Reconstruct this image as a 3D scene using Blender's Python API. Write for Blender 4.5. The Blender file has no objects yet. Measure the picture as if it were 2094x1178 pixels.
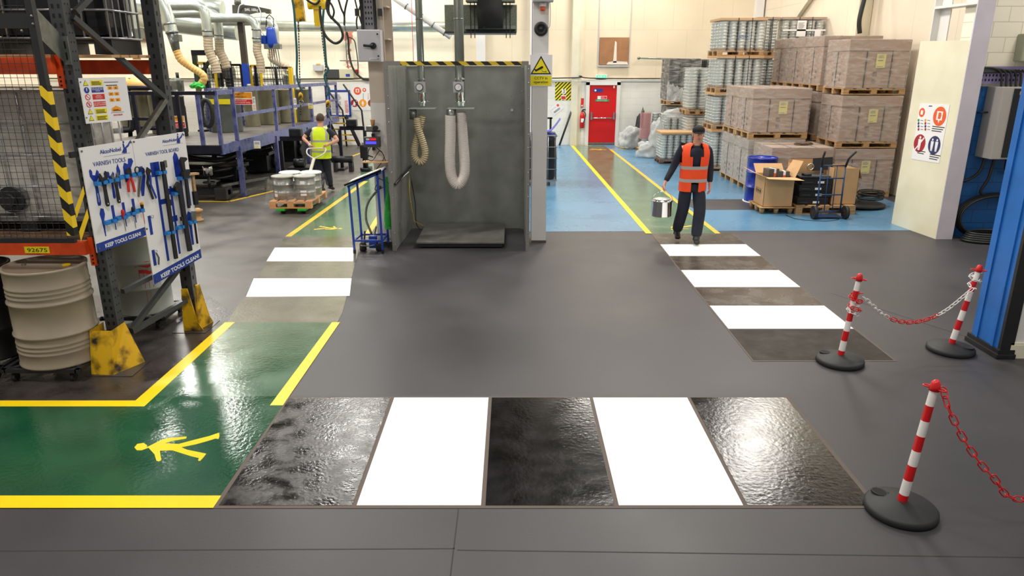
import bpy, bmesh, math, random
from mathutils import Vector, Matrix
random.seed(7)
PI = math.pi
scene = bpy.context.scene
COL = scene.collection

# ------------------------------------------------------------------ camera model (for measured positions)
FPX = 1478.0; TH = math.atan(464/1478); CH = 2.8
_c, _s = math.cos(TH), math.sin(TH)
def ray(px, py):
    u, v = px-1047, py-589
    return (u, FPX*_c - v*_s, -FPX*_s - v*_c)
def G(px, py, z=0.0):
    r = ray(px, py); t = (z-CH)/r[2]
    return Vector((r[0]*t, r[1]*t, z))
def P(px, py, Y):
    r = ray(px, py); t = Y/r[1]
    return Vector((r[0]*t, Y, CH+r[2]*t))

# ------------------------------------------------------------------ materials
def lin(c):
    out = []
    for v in c:
        v = v/255.0
        out.append(v/12.92 if v <= .04045 else ((v+.055)/1.055)**2.4)
    return out
MATS = {}
def mat(name, col, rough=.5, metal=0.0, noise=0.0, nscale=8.0, bump=0.0, bscale=40.0, col2=None,
        rvar=0.0, emit=None, estr=0.0, spec=None, trans=0.0, alpha=None, coat=0.0, thr=None, detail=5, stretch=None):
    if name in MATS: return MATS[name]
    m = bpy.data.materials.new(name); m.use_nodes = True
    nt = m.node_tree; b = nt.nodes['Principled BSDF']
    c = lin(col)
    b.inputs['Base Color'].default_value = (*c, 1)
    b.inputs['Roughness'].default_value = rough
    b.inputs['Metallic'].default_value = metal
    if spec is not None: b.inputs['Specular IOR Level'].default_value = spec
    if coat: b.inputs['Coat Weight'].default_value = coat
    if trans: b.inputs['Transmission Weight'].default_value = trans
    if alpha is not None: b.inputs['Alpha'].default_value = alpha
    if emit:
        b.inputs['Emission Color'].default_value = (*lin(emit), 1); b.inputs['Emission Strength'].default_value = estr
    co = nt.nodes.new('ShaderNodeTexCoord')
    src = co.outputs['Object']
    if stretch:
        mp = nt.nodes.new('ShaderNodeMapping'); mp.inputs['Scale'].default_value = stretch
        nt.links.new(src, mp.inputs['Vector']); src = mp.outputs['Vector']
    if noise or col2 or rvar:
        n = nt.nodes.new('ShaderNodeTexNoise'); n.inputs['Scale'].default_value = nscale; n.inputs['Detail'].default_value = detail
        nt.links.new(src, n.inputs['Vector'])
        r = nt.nodes.new('ShaderNodeValToRGB')
        lo, hi = thr if thr else (.3, .7)
        r.color_ramp.elements[0].position = lo; r.color_ramp.elements[1].position = hi
        if col2: a, z = c, lin(col2)
        else: a = [max(0, v*(1-noise)) for v in c]; z = [min(1, v*(1+noise)) for v in c]
        r.color_ramp.elements[0].color = (*a, 1); r.color_ramp.elements[1].color = (*z, 1)
        nt.links.new(n.outputs['Fac'], r.inputs['Fac'])
        if noise or col2: nt.links.new(r.outputs['Color'], b.inputs['Base Color'])
        if rvar:
            mr = nt.nodes.new('ShaderNodeMapRange'); mr.inputs['To Min'].default_value = max(.02, rough-rvar); mr.inputs['To Max'].default_value = min(1, rough+rvar)
            mr.inputs['From Min'].default_value = .3; mr.inputs['From Max'].default_value = .7
            nt.links.new(n.outputs['Fac'], mr.inputs['Value']); nt.links.new(mr.outputs['Result'], b.inputs['Roughness'])
    if bump:
        n2 = nt.nodes.new('ShaderNodeTexNoise'); n2.inputs['Scale'].default_value = bscale; n2.inputs['Detail'].default_value = 4
        nt.links.new(src, n2.inputs['Vector'])
        bp = nt.nodes.new('ShaderNodeBump'); bp.inputs['Strength'].default_value = bump; bp.inputs['Distance'].default_value = .02
        nt.links.new(n2.outputs['Fac'], bp.inputs['Height']); nt.links.new(bp.outputs['Normal'], b.inputs['Normal'])
    MATS[name] = m
    return m

def wall_mat(name, col, bw, bh, mortar, mcol, axis='XZ', off=.5, noise=.06, rough=.7, grime=None):
    """painted blockwork or panelling: brick texture laid on the wall plane"""
    m = bpy.data.materials.new(name); m.use_nodes = True; nt = m.node_tree; b = nt.nodes['Principled BSDF']
    co = nt.nodes.new('ShaderNodeTexCoord'); sp = nt.nodes.new('ShaderNodeSeparateXYZ'); cb = nt.nodes.new('ShaderNodeCombineXYZ')
    nt.links.new(co.outputs['Object'], sp.inputs[0])
    nt.links.new(sp.outputs[axis[0]], cb.inputs['X']); nt.links.new(sp.outputs[axis[1]], cb.inputs['Y'])
    br = nt.nodes.new('ShaderNodeTexBrick')
    br.inputs['Scale'].default_value = 1; br.inputs['Brick Width'].default_value = bw; br.inputs['Row Height'].default_value = bh
    br.inputs['Mortar Size'].default_value = mortar; br.inputs['Mortar Smooth'].default_value = .3; br.offset = off
    c = lin(col)
    br.inputs['Color1'].default_value = (*c, 1); br.inputs['Color2'].default_value = (*[v*(1-noise) for v in c], 1)
    br.inputs['Mortar'].default_value = (*lin(mcol), 1)
    nt.links.new(cb.outputs[0], br.inputs['Vector'])
    n = nt.nodes.new('ShaderNodeTexNoise'); n.inputs['Scale'].default_value = .9; n.inputs['Detail'].default_value = 8
    nt.links.new(co.outputs['Object'], n.inputs['Vector'])
    mr = nt.nodes.new('ShaderNodeMapRange'); mr.inputs['From Min'].default_value = .35; mr.inputs['From Max'].default_value = .75
    mr.inputs['To Min'].default_value = 0; mr.inputs['To Max'].default_value = .35
    nt.links.new(n.outputs['Fac'], mr.inputs['Value'])
    mx = nt.nodes.new('ShaderNodeMixRGB'); mx.inputs['Color2'].default_value = (*lin(grime or [v*.86 for v in col]), 1)
    nt.links.new(mr.outputs[0], mx.inputs['Fac']); nt.links.new(br.outputs['Color'], mx.inputs['Color1'])
    nt.links.new(mx.outputs[0], b.inputs['Base Color'])
    b.inputs['Roughness'].default_value = rough
    bp = nt.nodes.new('ShaderNodeBump'); bp.inputs['Strength'].default_value = .4; bp.inputs['Distance'].default_value = .01; bp.invert = True
    nt.links.new(br.outputs['Fac'], bp.inputs['Height']); nt.links.new(bp.outputs['Normal'], b.inputs['Normal'])
    MATS[name] = m
    return m

def stripe_mat(name, a, b_, period, direction, rough=.5):
    """slanting two-colour hazard stripes in the part's own coordinates"""
    m = bpy.data.materials.new(name); m.use_nodes = True; nt = m.node_tree; b = nt.nodes['Principled BSDF']
    co = nt.nodes.new('ShaderNodeTexCoord')
    dp = nt.nodes.new('ShaderNodeVectorMath'); dp.operation = 'DOT_PRODUCT'; dp.inputs[1].default_value = direction
    nt.links.new(co.outputs['Object'], dp.inputs[0])
    md = nt.nodes.new('ShaderNodeMath'); md.operation = 'FLOORED_MODULO'; md.inputs[1].default_value = period
    nt.links.new(dp.outputs['Value'], md.inputs[0])
    lt = nt.nodes.new('ShaderNodeMath'); lt.operation = 'LESS_THAN'; lt.inputs[1].default_value = period/2
    nt.links.new(md.outputs[0], lt.inputs[0])
    mx = nt.nodes.new('ShaderNodeMixRGB'); mx.inputs['Color1'].default_value = (*lin(a), 1); mx.inputs['Color2'].default_value = (*lin(b_), 1)
    nt.links.new(lt.outputs[0], mx.inputs['Fac']); nt.links.new(mx.outputs[0], b.inputs['Base Color'])
    b.inputs['Roughness'].default_value = rough
    MATS[name] = m
    return m

def wrap_mat(name, base_alpha, col=(225, 222, 215), scale=(3, 3, 12), amount=.35):
    """clear stretch film: mostly see-through with glossy streaks"""
    m = bpy.data.materials.new(name); m.use_nodes = True; nt = m.node_tree; b = nt.nodes['Principled BSDF']
    b.inputs['Base Color'].default_value = (*lin(col), 1); b.inputs['Roughness'].default_value = .22
    co = nt.nodes.new('ShaderNodeTexCoord'); mp = nt.nodes.new('ShaderNodeMapping'); mp.inputs['Scale'].default_value = scale
    mp.inputs['Rotation'].default_value = (.2, .1, .1)
    nt.links.new(co.outputs['Object'], mp.inputs[0])
    n = nt.nodes.new('ShaderNodeTexNoise'); n.inputs['Scale'].default_value = 1.3; n.inputs['Detail'].default_value = 7; n.inputs['Distortion'].default_value = .6
    nt.links.new(mp.outputs[0], n.inputs['Vector'])
    mr = nt.nodes.new('ShaderNodeMapRange'); mr.inputs['From Min'].default_value = .42; mr.inputs['From Max'].default_value = .72
    mr.inputs['To Min'].default_value = base_alpha; mr.inputs['To Max'].default_value = base_alpha+amount
    nt.links.new(n.outputs['Fac'], mr.inputs['Value']); nt.links.new(mr.outputs[0], b.inputs['Alpha'])
    bp = nt.nodes.new('ShaderNodeBump'); bp.inputs['Strength'].default_value = .5; bp.inputs['Distance'].default_value = .03
    nt.links.new(n.outputs['Fac'], bp.inputs['Height']); nt.links.new(bp.outputs['Normal'], b.inputs['Normal'])
    MATS[name] = m
    return m

# ------------------------------------------------------------------ mesh builder
class B:
    def __init__(s): s.v = []; s.f = []; s.m = []; s.sm = []
    def add(s, vs, fs, m=0, smooth=False, M=None):
        k = len(s.v)
        for v in vs:
            v = Vector(v)
            s.v.append(M @ v if M else v)
        for f in fs:
            s.f.append([i+k for i in f]); s.m.append(m); s.sm.append(smooth)
        return s
    def box(s, x0, y0, z0, x1, y1, z1, m=0, M=None, bev=0):
        if x0 > x1: x0, x1 = x1, x0
        if y0 > y1: y0, y1 = y1, y0
        if z0 > z1: z0, z1 = z1, z0
        if bev:
            b = min(bev, (x1-x0)*.45, (y1-y0)*.45, (z1-z0)*.45)
            bm = bmesh.new(); bmesh.ops.create_cube(bm, size=1)
            for v in bm.verts: v.co = Vector(((x0+x1)/2+v.co.x*(x1-x0), (y0+y1)/2+v.co.y*(y1-y0), (z0+z1)/2+v.co.z*(z1-z0)))
            bmesh.ops.bevel(bm, geom=bm.edges[:], offset=b, segments=2, affect='EDGES', profile=.7)
            bm.verts.index_update()
            s.add([v.co.copy() for v in bm.verts], [[v.index for v in f.verts] for f in bm.faces], m, False, M); bm.free()
            return s
        vs = [(x0,y0,z0),(x1,y0,z0),(x1,y1,z0),(x0,y1,z0),(x0,y0,z1),(x1,y0,z1),(x1,y1,z1),(x0,y1,z1)]
        return s.add(vs, [(3,2,1,0),(4,5,6,7),(0,1,5,4),(1,2,6,5),(2,3,7,6),(3,0,4,7)], m, False, M)
    def cbox(s, c, d, m=0, bev=0, M=None):
        return s.box(c[0]-d[0]/2, c[1]-d[1]/2, c[2]-d[2]/2, c[0]+d[0]/2, c[1]+d[1]/2, c[2]+d[2]/2, m, M, bev)
    def beam(s, p0, p1, w, h, m=0, up=(0,0,1)):
        """rectangular bar between two points"""
        p0, p1 = Vector(p0), Vector(p1); d = p1-p0; L = d.length; d.normalize()
        upv = Vector(up)
        if abs(d.dot(upv)) > .98: upv = Vector((0,1,0))
        r = d.cross(upv).normalized(); u = r.cross(d).normalized()
        Mx = Matrix((( r.x, d.x, u.x, p0.x),( r.y, d.y, u.y, p0.y),( r.z, d.z, u.z, p0.z),(0,0,0,1)))
        return s.box(-w/2, 0, -h/2, w/2, L, h/2, m, Mx)
    def cyl(s, p0, p1, r, seg=16, r2=None, m=0, cap=True, smooth=True):
        return s.tube([p0, p1], [r, r if r2 is None else r2], seg, m, cap, smooth)
    def tube(s, path, r, seg=10, m=0, cap=True, smooth=True, flat=1.0):
        path = [Vector(p) for p in path]; n = len(path)
        rs = r if isinstance(r, (list, tuple)) else [r]*n
        d0 = (path[1]-path[0]).normalized()
        a = Vector((0,0,1)) if abs(d0.z) < .9 else Vector((0,1,0))
        nr = d0.cross(a).normalized(); vs = []
        for i, p in enumerate(path):
            if i == 0: d = path[1]-path[0]
            elif i == n-1: d = path[-1]-path[-2]
            else: d = (path[i+1]-p).normalized()+(p-path[i-1]).normalized()
            if d.length < 1e-9: d = d0
            d = d.normalized(); nr = (nr - d*nr.dot(d))
            if nr.length < 1e-6: nr = d.cross(Vector((1,.3,.2)))
            nr.normalize(); bn = d.cross(nr)
            for k in range(seg):
                t = 2*PI*k/seg
                vs.append(p + nr*math.cos(t)*rs[i] + bn*math.sin(t)*rs[i]*flat)
        fs = []
        for i in range(n-1):
            for k in range(seg):
                k2 = (k+1) % seg
                fs.append((i*seg+k, i*seg+k2, (i+1)*seg+k2, (i+1)*seg+k))
        s.add(vs, fs, m, smooth)
        if cap:
            b = len(s.v)-n*seg
            s.f.append([b+k for k in range(seg)][::-1]); s.m.append(m); s.sm.append(False)
            s.f.append([b+(n-1)*seg+k for k in range(seg)]); s.m.append(m); s.sm.append(False)
        return s
    def lathe(s, prof, c=(0,0,0), seg=32, m=0, M=None, smooth=True, caps=True):
        """prof: list of (radius, z[, material of the band above])"""
        vs = []; fs = []; ms = []
        for p in prof:
            for k in range(seg):
                t = 2*PI*k/seg; vs.append((c[0]+p[0]*math.cos(t), c[1]+p[0]*math.sin(t), c[2]+p[1]))
        for i in range(len(prof)-1):
            mm = prof[i][2] if len(prof[i]) > 2 else m
            f = []
            for k in range(seg):
                k2 = (k+1) % seg; f.append((i*seg+k, i*seg+k2, (i+1)*seg+k2, (i+1)*seg+k))
            fs.append((f, mm))
        base = len(s.v)
        s.add(vs, [], m, smooth, M)
        for f, mm in fs:
            for q in f: s.f.append([i+base for i in q]); s.m.append(mm); s.sm.append(smooth)
        if caps:
            n = len(prof)-1
            s.f.append([base+k for k in range(seg)][::-1]); s.m.append(m); s.sm.append(False)
            s.f.append([base+n*seg+k for k in range(seg)]); s.m.append(m); s.sm.append(False)
        return s
    def prism(s, poly, h, M=None, m=0, z0=0):
        """flat polygon (x,y) extruded along z by h"""
        n = len(poly)
        a = sum(poly[i][0]*poly[(i+1)%n][1]-poly[(i+1)%n][0]*poly[i][1] for i in range(n))
        if a < 0: poly = poly[::-1]
        vs = [(p[0], p[1], z0) for p in poly]+[(p[0], p[1], z0+h) for p in poly]
        fs = [list(range(n))[::-1], [n+i for i in range(n)]]+[(i, (i+1)%n, n+(i+1)%n, n+i) for i in range(n)]
        return s.add(vs, fs, m, False, M)
    def disc(s, c, r, h, M=None, m=0, seg=20, sy=1.0):
        return s.prism([(c[0]+r*math.cos(2*PI*k/seg), c[1]+r*sy*math.sin(2*PI*k/seg)) for k in range(seg)], h, M, m, c[2] if len(c) > 2 else 0)
    def ball(s, c, r, m=0, seg=14, sc=(1,1,1), M=None):
        n = seg//2+1; vs = []; fs = []
        for i in range(n+1):
            ph = -PI/2+PI*i/n
            for k in range(seg):
                t = 2*PI*k/seg
                vs.append((c[0]+r*sc[0]*math.cos(ph)*math.cos(t), c[1]+r*sc[1]*math.cos(ph)*math.sin(t), c[2]+r*sc[2]*math.sin(ph)))
        for i in range(n):
            for k in range(seg):
                k2 = (k+1) % seg; fs.append((i*seg+k, i*seg+k2, (i+1)*seg+k2, (i+1)*seg+k))
        return s.add(vs, fs, m, True, M)
    def bar_ring(s, c, R, r, axis='z', seg=24, ts=8, m=0, M=None, sx=1, sy=1):
        path = []
        for k in range(seg+1):
            t = 2*PI*k/seg; a, b_ = math.cos(t)*R*sx, math.sin(t)*R*sy
            p = {'z': (a, b_, 0), 'y': (a, 0, b_), 'x': (0, a, b_)}[axis]
            q = Vector(p)+Vector(c)
            path.append(M @ q if M else q)
        return s.tube(path, r, ts, m, cap=False)
    def build(s, name, mats, parent=None, world=False, label=None):
        me = bpy.data.meshes.new(name)
        vs = s.v
        if parent is not None and world:
            inv = WM[parent.name].inverted(); vs = [inv @ v for v in vs]
        me.from_pydata([tuple(v) for v in vs], [], [tuple(f) for f in s.f])
        if not isinstance(mats, (list, tuple)): mats = [mats]
        for q in mats: me.materials.append(q)
        me.polygons.foreach_set('material_index', s.m); me.polygons.foreach_set('use_smooth', s.sm)
        me.validate(); me.update()
        o = bpy.data.objects.new(name, me); COL.objects.link(o)
        if parent is not None:
            o.parent = parent; WM[o.name] = WM[parent.name].copy()
        else: WM[o.name] = Matrix.Identity(4)
        if label: o['label'] = label
        return o
WM = {}
def thing(name, label, cat, loc=(0,0,0), rz=0, group=None, rot=None):
    o = bpy.data.objects.new(name, None); COL.objects.link(o); o.empty_display_size = .1
    o.location = loc
    if rot is not None: o.rotation_euler = rot; R = rot.to_matrix().to_4x4() if hasattr(rot, 'to_matrix') else None
    else: o.rotation_euler = (0, 0, rz); R = Matrix.Rotation(rz, 4, 'Z')
    WM[o.name] = Matrix.Translation(Vector(loc)) @ R
    o['label'] = label; o['category'] = cat
    if group: o['group'] = group
    return o
def tag(o, label, cat, group=None):
    o['label'] = label; o['category'] = cat
    if group: o['group'] = group
    return o
def struct(o):
    o['kind'] = 'structure'; return o
def movebase(o, loc):
    """put a single-mesh thing's origin at its base"""
    loc = Vector(loc)
    o.data.transform(Matrix.Translation(-loc)); o.location = loc; return o
def dup(o, loc=None, rz=None, label=None, group=None, parent=None, rot=None):
    c = o.copy(); COL.objects.link(c)
    if parent is not None: c.parent = parent
    if loc is not None: c.location = loc
    if rz is not None: c.rotation_euler = (0, 0, rz)
    if rot is not None: c.rotation_euler = rot
    if label: c['label'] = label
    if group: c['group'] = group
    WM[c.name] = Matrix.Translation(c.location) @ c.rotation_euler.to_matrix().to_4x4()
    for ch in list(o.children): dup(ch, parent=c)
    return c

def frame(o, xd, yd):
    """matrix whose x,y axes lie along xd,yd; z comes out of the face"""
    o, x, y = Vector(o), Vector(xd).normalized(), Vector(yd).normalized(); z = x.cross(y).normalized()
    return Matrix(((x.x,y.x,z.x,o.x),(x.y,y.y,z.y,o.y),(x.z,y.z,z.z,o.z),(0,0,0,1)))
def text(s, h, M, m, parent, x=0, y=0, z=.002, align='LEFT', world=True, name='lettering', bold=0, w=None, b=None):
    """lettering lying on the face whose frame is M; h = capital height; w = wanted width"""
    cu = bpy.data.curves.new('txt', 'FONT'); cu.body = s; cu.size = h/.72; cu.align_x = align
    cu.extrude = .0006; cu.offset = bold; cu.resolution_u = 3
    o = bpy.data.objects.new('txt', cu); COL.objects.link(o)
    dg = bpy.context.evaluated_depsgraph_get(); dg.update()
    me = bpy.data.meshes.new_from_object(o.evaluated_get(dg))
    bpy.data.objects.remove(o); bpy.data.curves.remove(cu)
    xs = [v.co.x for v in me.vertices] or [0, 1]
    sx = 1
    if w: sx = w/max(1e-6, max(xs)-min(xs))
    T = M @ Matrix.Translation((x, y, z)) @ Matrix.Diagonal((sx, 1, 1, 1))
    if b is not None:                                # merge into a running mesh
        b.add([v.co.copy() for v in me.vertices], [list(p.vertices) for p in me.polygons], m, False, T)
        bpy.data.meshes.remove(me); return None
    bb = B(); bb.add([v.co.copy() for v in me.vertices], [list(p.vertices) for p in me.polygons], 0, False, T)
    bpy.data.meshes.remove(me)
    return bb.build(name, m, parent, world)
def lines(b, M, x0, x1, y0, y1, n, m, t=.0008, z=.0015, fill=.5):
    """rows of small print too fine to read"""
    dy = (y1-y0)/n
    for i in range(n):
        e = x1-(x1-x0)*random.uniform(0, .3)
        b.prism([(x0, y0+dy*i), (e, y0+dy*i), (e, y0+dy*(i+fill)), (x0, y0+dy*(i+fill))], t, M, m, z)
def bez(p, n=12):
    """smooth path through points (Catmull-Rom)"""
    p = [Vector(q) for q in p]; q = [p[0]*2-p[1]]+p+[p[-1]*2-p[-2]]; out = []
    for i in range(1, len(q)-2):
        for k in range(n):
            t = k/n; a, b_, c, d = q[i-1], q[i], q[i+1], q[i+2]
            out.append(.5*((2*b_)+(c-a)*t+(2*a-5*b_+4*c-d)*t*t+(3*b_-a-3*c+d)*t**3))
    out.append(p[-1]); return out
# ------------------------------------------------------------------ palette
m_conc = mat('slab concrete', (54,52,55), .5, col2=(66,63,66), nscale=.8, rvar=.06, bump=.04, bscale=60, thr=(.3,.75), detail=9)
m_concL = mat('worn concrete', (76,73,70), .42, col2=(98,94,88), nscale=1.6, rvar=.1, bump=.06, bscale=50, detail=9)
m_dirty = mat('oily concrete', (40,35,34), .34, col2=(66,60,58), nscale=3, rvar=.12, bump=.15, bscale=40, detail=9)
m_green = mat('green floor paint', (20,70,46), .15, col2=(32,86,56), nscale=2.2, rvar=.04, spec=1.0, bump=.10, bscale=28, detail=8)
m_greenL = mat('worn green floor paint', (80,112,88), .14, col2=(100,130,104), nscale=2.5, rvar=.05, spec=.8, bump=.08, bscale=28, detail=8)
m_bluef = mat('blue floor paint', (84,130,164), .28, col2=(92,140,174), nscale=.8, rvar=.06, bump=.08, bscale=40, detail=9)
m_yell = mat('yellow line paint', (244,208,10), .4, noise=.04, nscale=6)
m_yellD = mat('worn yellow line paint', (226,186,50), .4, noise=.14, nscale=9)
m_white = mat('white crossing paint', (252,252,250), .5, noise=.012, nscale=5)
m_wet = mat('wet blotched coating', (24,22,22), .2, col2=(58,55,53), nscale=6, rvar=.14, bump=.13, bscale=40, thr=(.40,.52), detail=10)
m_black = mat('black glossy crossing paint', (14,12,11), .17, col2=(28,26,28), nscale=5, rvar=.04, bump=.085, bscale=30, thr=(.4,.7), detail=9)
m_brown = mat('dark brown crossing paint', (40,32,27), .55, spec=.25, noise=.15, nscale=5, rvar=.1, bump=.1, bscale=60)
m_brownW = mat('worn brown coating', (66,58,52), .25, col2=(84,76,68), nscale=4, rvar=.1, bump=.15, bscale=40)
m_edge = mat('dusty edge', (92,80,72), .7)
m_joint = mat('joint filler', (40,36,36), .7)
m_cream = wall_mat('cream wall panels', (236,220,192), .98, 1.9, .006, (216,200,172), 'XZ', .5, .03)
m_creamb = wall_mat('cream blockwork', (240,232,208), 1.5, .9, .006, (230,222,200), 'XZ', .5, .02)
m_brick = wall_mat('white brick', (238,236,228), .45, .225, .008, (228,226,218), 'XZ', .5, .02, grime=(205,200,186))
m_blockR = wall_mat('cream block wall', (246,238,218), .45, .225, .008, (214,204,184), 'XZ', .5, .05)
m_blockB = wall_mat('blue block wall', (20,92,160), .45, .225, .007, (12,66,120), 'XZ', .5, .05, .45)
m_creamS = wall_mat('cream side wall', (236,222,200), 1.6, 2.2, .006, (205,192,168), 'YZ', 0, .03)
m_ceil = mat('ceiling', (66,66,64), .9)
m_paintw = mat('white painted steel', (226,224,220), .45, noise=.04, nscale=2)
m_paintc = mat('cream painted board', (232,226,204), .55, noise=.05, nscale=2, col2=(220,212,188))
m_paintl = mat('lilac grey painted steel', (204,196,206), .45, noise=.05, nscale=3)
m_zinc = mat('galvanised steel', (138,142,136), .34, .72, col2=(112,116,112), nscale=14, rvar=.08, bump=.04, bscale=12)
m_duct = mat('bright duct steel', (196,204,196), .28, .75, noise=.08, nscale=5)
m_black_m = mat('black painted steel', (34,34,36), .42, noise=.15, nscale=8)
m_rackg = mat('charcoal rack steel', (62,64,66), .42, noise=.1, nscale=10)
m_hole = mat('dark hole', (12,12,13), .8)
m_orange = mat('orange rack beam', (236,84,24), .45, nscale=9, col2=(206,62,16))
m_wood = mat('pallet timber', (196,158,110), .75, col2=(160,120,78), nscale=6, stretch=(1,1,6))
m_woodD = mat('dark timber', (112,82,56), .75, col2=(84,60,42), nscale=6)
m_card = mat('cardboard', (172,136,106), .7, col2=(158,122,92), nscale=3)
m_cardL = mat('light cardboard', (198,158,112), .75, noise=.05, nscale=5)
m_cardP = mat('pinkish wrapped cardboard', (176,150,134), .5, col2=(158,132,116), nscale=2.2, stretch=(1,1,5))
m_wrap = wrap_mat('stretch film', .10)
m_wrapT = wrap_mat('thin clear film', .05, (236,238,236), (2,2,5), .16)
m_wrapH = wrap_mat('heavy stretch film', .25, (240,240,238), (4,4,3), .5)
m_strap = mat('dark strapping', (34,36,44), .5)
m_blue = mat('blue painted steel', (18,62,160), .35, noise=.1, nscale=6)
m_plat = mat('blue black platform steel', (74,82,140), .3, .7, col2=(128,134,190), nscale=7, rvar=.1)
m_platD = mat('dark platform steel', (30,32,46), .36, .5, noise=.3, nscale=6)
m_rub = mat('black rubber', (30,31,32), .6, noise=.1, nscale=12)
m_plred = mat('red plastic', (208,22,28), .35)
m_plwhite = mat('white plastic', (238,232,228), .4)
m_yp = mat('yellow paint', (226,176,18), .45, col2=(40,32,18), nscale=6, thr=(.46,.64), detail=10)
m_yp2 = mat('yellow enamel', (238,196,24), .4, noise=.06)
m_drumb = mat('beige drum enamel', (150,137,119), .35, noise=.05, nscale=4)
m_drumw = mat('white drum enamel', (180,186,178), .35, noise=.05, nscale=4)
m_drumk = mat('black drum enamel', (16,17,19), .3)
m_drumn = mat('navy drum enamel', (16,44,150), .25)
m_hose1 = mat('ribbed beige hose', (236,220,178), .5)
m_hose2 = mat('ribbed pale hose', (250,242,234), .4)
m_hosed = mat('hose spiral', (92,70,44), .6)
m_tin = mat('tinplate', (222,224,220), .32, .45, noise=.08, nscale=6)
m_tin_d = mat('tin shade ring', (150,154,148), .4, .4)
m_redd = mat('red door paint', (206,10,14), .35, noise=.04, nscale=3)
m_gbox = mat('grey enclosure enamel', (192,190,194), .4, noise=.03)
m_gboxd = mat('dark enclosure', (58,60,60), .5)
m_ink = mat('dark blue print', (28,60,150), .5)
m_kink = mat('black print', (20,20,22), .6)
m_gink = mat('grey print', (130,130,132), .6)
m_rink = mat('red print', (214,40,34), .5)
m_oink = mat('orange print', (232,92,36), .5)
m_yink = mat('yellow print', (244,226,20), .5)
m_amber = mat('amber print', (244,160,24), .5)
m_crim = mat('crimson print', (166,30,44), .5)
m_navy = mat('navy print', (44,48,96), .5)
m_grink = mat('green print', (22,140,84), .5)
m_sign = mat('white sign face', (240,238,238), .3)
m_paper = mat('paper', (238,236,230), .7)
m_paperY = mat('pale yellow paper', (216,206,128), .6)
m_skin = mat('skin', (206,150,124), .55, noise=.05, nscale=10)
m_hair = mat('brown hair', (70,50,38), .7, noise=.3, nscale=40)
m_hv = mat('yellow vest fabric', (216,240,30), .7, noise=.05, nscale=9)
m_hvo = mat('orange vest fabric', (250,78,28), .7, noise=.06, nscale=9)
m_refl = mat('grey reflective tape', (170,168,166), .35)
m_cloth = mat('dark navy cloth', (30,34,48), .85, noise=.15, nscale=12, bump=.2, bscale=14)
m_boot = mat('black boot leather', (28,26,26), .5)
m_chrome = mat('chrome', (210,210,212), .12, 1.0)
m_glassd = mat('dark tinted panel', (22,24,28), .12)
m_screen = mat('blue lit screen', (60,60,220), .3, emit=(80,80,255), estr=1.2)
m_redl = mat('red lit display', (200,20,40), .3, emit=(230,30,40), estr=.8)
m_exit = mat('lit green exit sign', (60,190,120), .4, emit=(70,230,150), estr=1.6)
m_hosek = mat('black cable', (26,28,28), .5)
m_hoset = mat('teal cable', (28,84,88), .5)
m_greenp = mat('green plastic', (30,170,50), .35)
m_tblue = mat('tool silhouette blue', (20,56,160), .45)
m_hook = mat('sky blue hook', (40,130,210), .4)
m_chain_r = mat('red chain plastic', (206,20,26), .35)
m_chain_w = mat('white chain plastic', (230,226,224), .4)
m_haz = stripe_mat('hazard stripes', (26,24,20), (240,196,24), .17, (1, 0, .95))
m_mach = mat('grey green machine enamel', (112,122,108), .5, col2=(70,76,66), nscale=5)
m_dmach = mat('dark oily machinery', (30,32,36), .4, .3, noise=.4, nscale=9)
m_tote = mat('translucent white tank', (206,200,190), .4, noise=.08, nscale=3)
m_totek = mat('black tank plastic', (16,17,20), .3)
m_cage = mat('cage tube', (176,178,184), .3, .8)
m_wrapw = mat('crumpled clear film', (224,226,224), .25, bump=.6, bscale=9, alpha=.5)

# ------------------------------------------------------------------ camera and light
cam = bpy.data.cameras.new('camera'); co = bpy.data.objects.new('camera', cam); COL.objects.link(co)
cam.sensor_width = 36; cam.lens = FPX/2094*36; cam.clip_end = 200
co.location = (0, 0, CH); co.rotation_euler = (PI/2-TH, 0, 0)
scene.camera = co
scene.view_settings.view_transform = 'Standard'; scene.view_settings.look = 'None'
scene.view_settings.exposure = -0.22; scene.view_settings.gamma = 1
w = bpy.data.worlds.new('world'); scene.world = w; w.use_nodes = True
bg = w.node_tree.nodes['Background']; bg.inputs['Color'].default_value = (1.0, .985, .96, 1); bg.inputs['Strength'].default_value = .42

def area(name, loc, sx, sy, power, col=(1,.97,.9), rot=(0,0,0)):
    l = bpy.data.lights.new(name, 'AREA'); l.shape = 'RECTANGLE'; l.size = sx; l.size_y = sy; l.energy = power; l.color = col
    o = bpy.data.objects.new(name, l); COL.objects.link(o); o.location = loc; o.rotation_euler = rot; return o

CEIL = 9.0
# unseen luminaires, some added for general fill: housing mesh plus area light in each
LAMPS = [(-11,5,320),(-5.5,3.6,300),(0,2.2,300),(5.2,3.2,190),(-3.2,10.5,380),(2.6,11.2,330),(8.9,9.4,260),(-13,12,300),(-8.9,17.5,420),  # fitting beyond the near right wall is added to brighten the block wall
         (-4.6,18.7,420),(2.7,13.4,380),(6.6,17.7,230),(7.5,20.4,230),(-9.8,20.8,420),(-11.6,23.9,420),(-4.0,23.8,420),(3.2,24.2,420)]
lp = None
for i, (x, y, pw_) in enumerate(LAMPS):
    if lp is None:
        lp = thing('unseen_ceiling_light', 'white fluorescent batten luminaire hung unseen under the ceiling', 'ceiling light', (x, y, 8.0), group='unseen ceiling luminaires')
        B().box(-.8, -.45, .02, .8, .45, .12).box(-.02,-.02,.12,.02,.02,1.0).build('housing', m_paintw, lp)
    else: dup(lp, (x, y, 8.0))
    area('lamp', (x, y, 7.99), 1.5, .8, pw_, (1,.975,.92) if x < 2 else (1,.96,.89))

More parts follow.
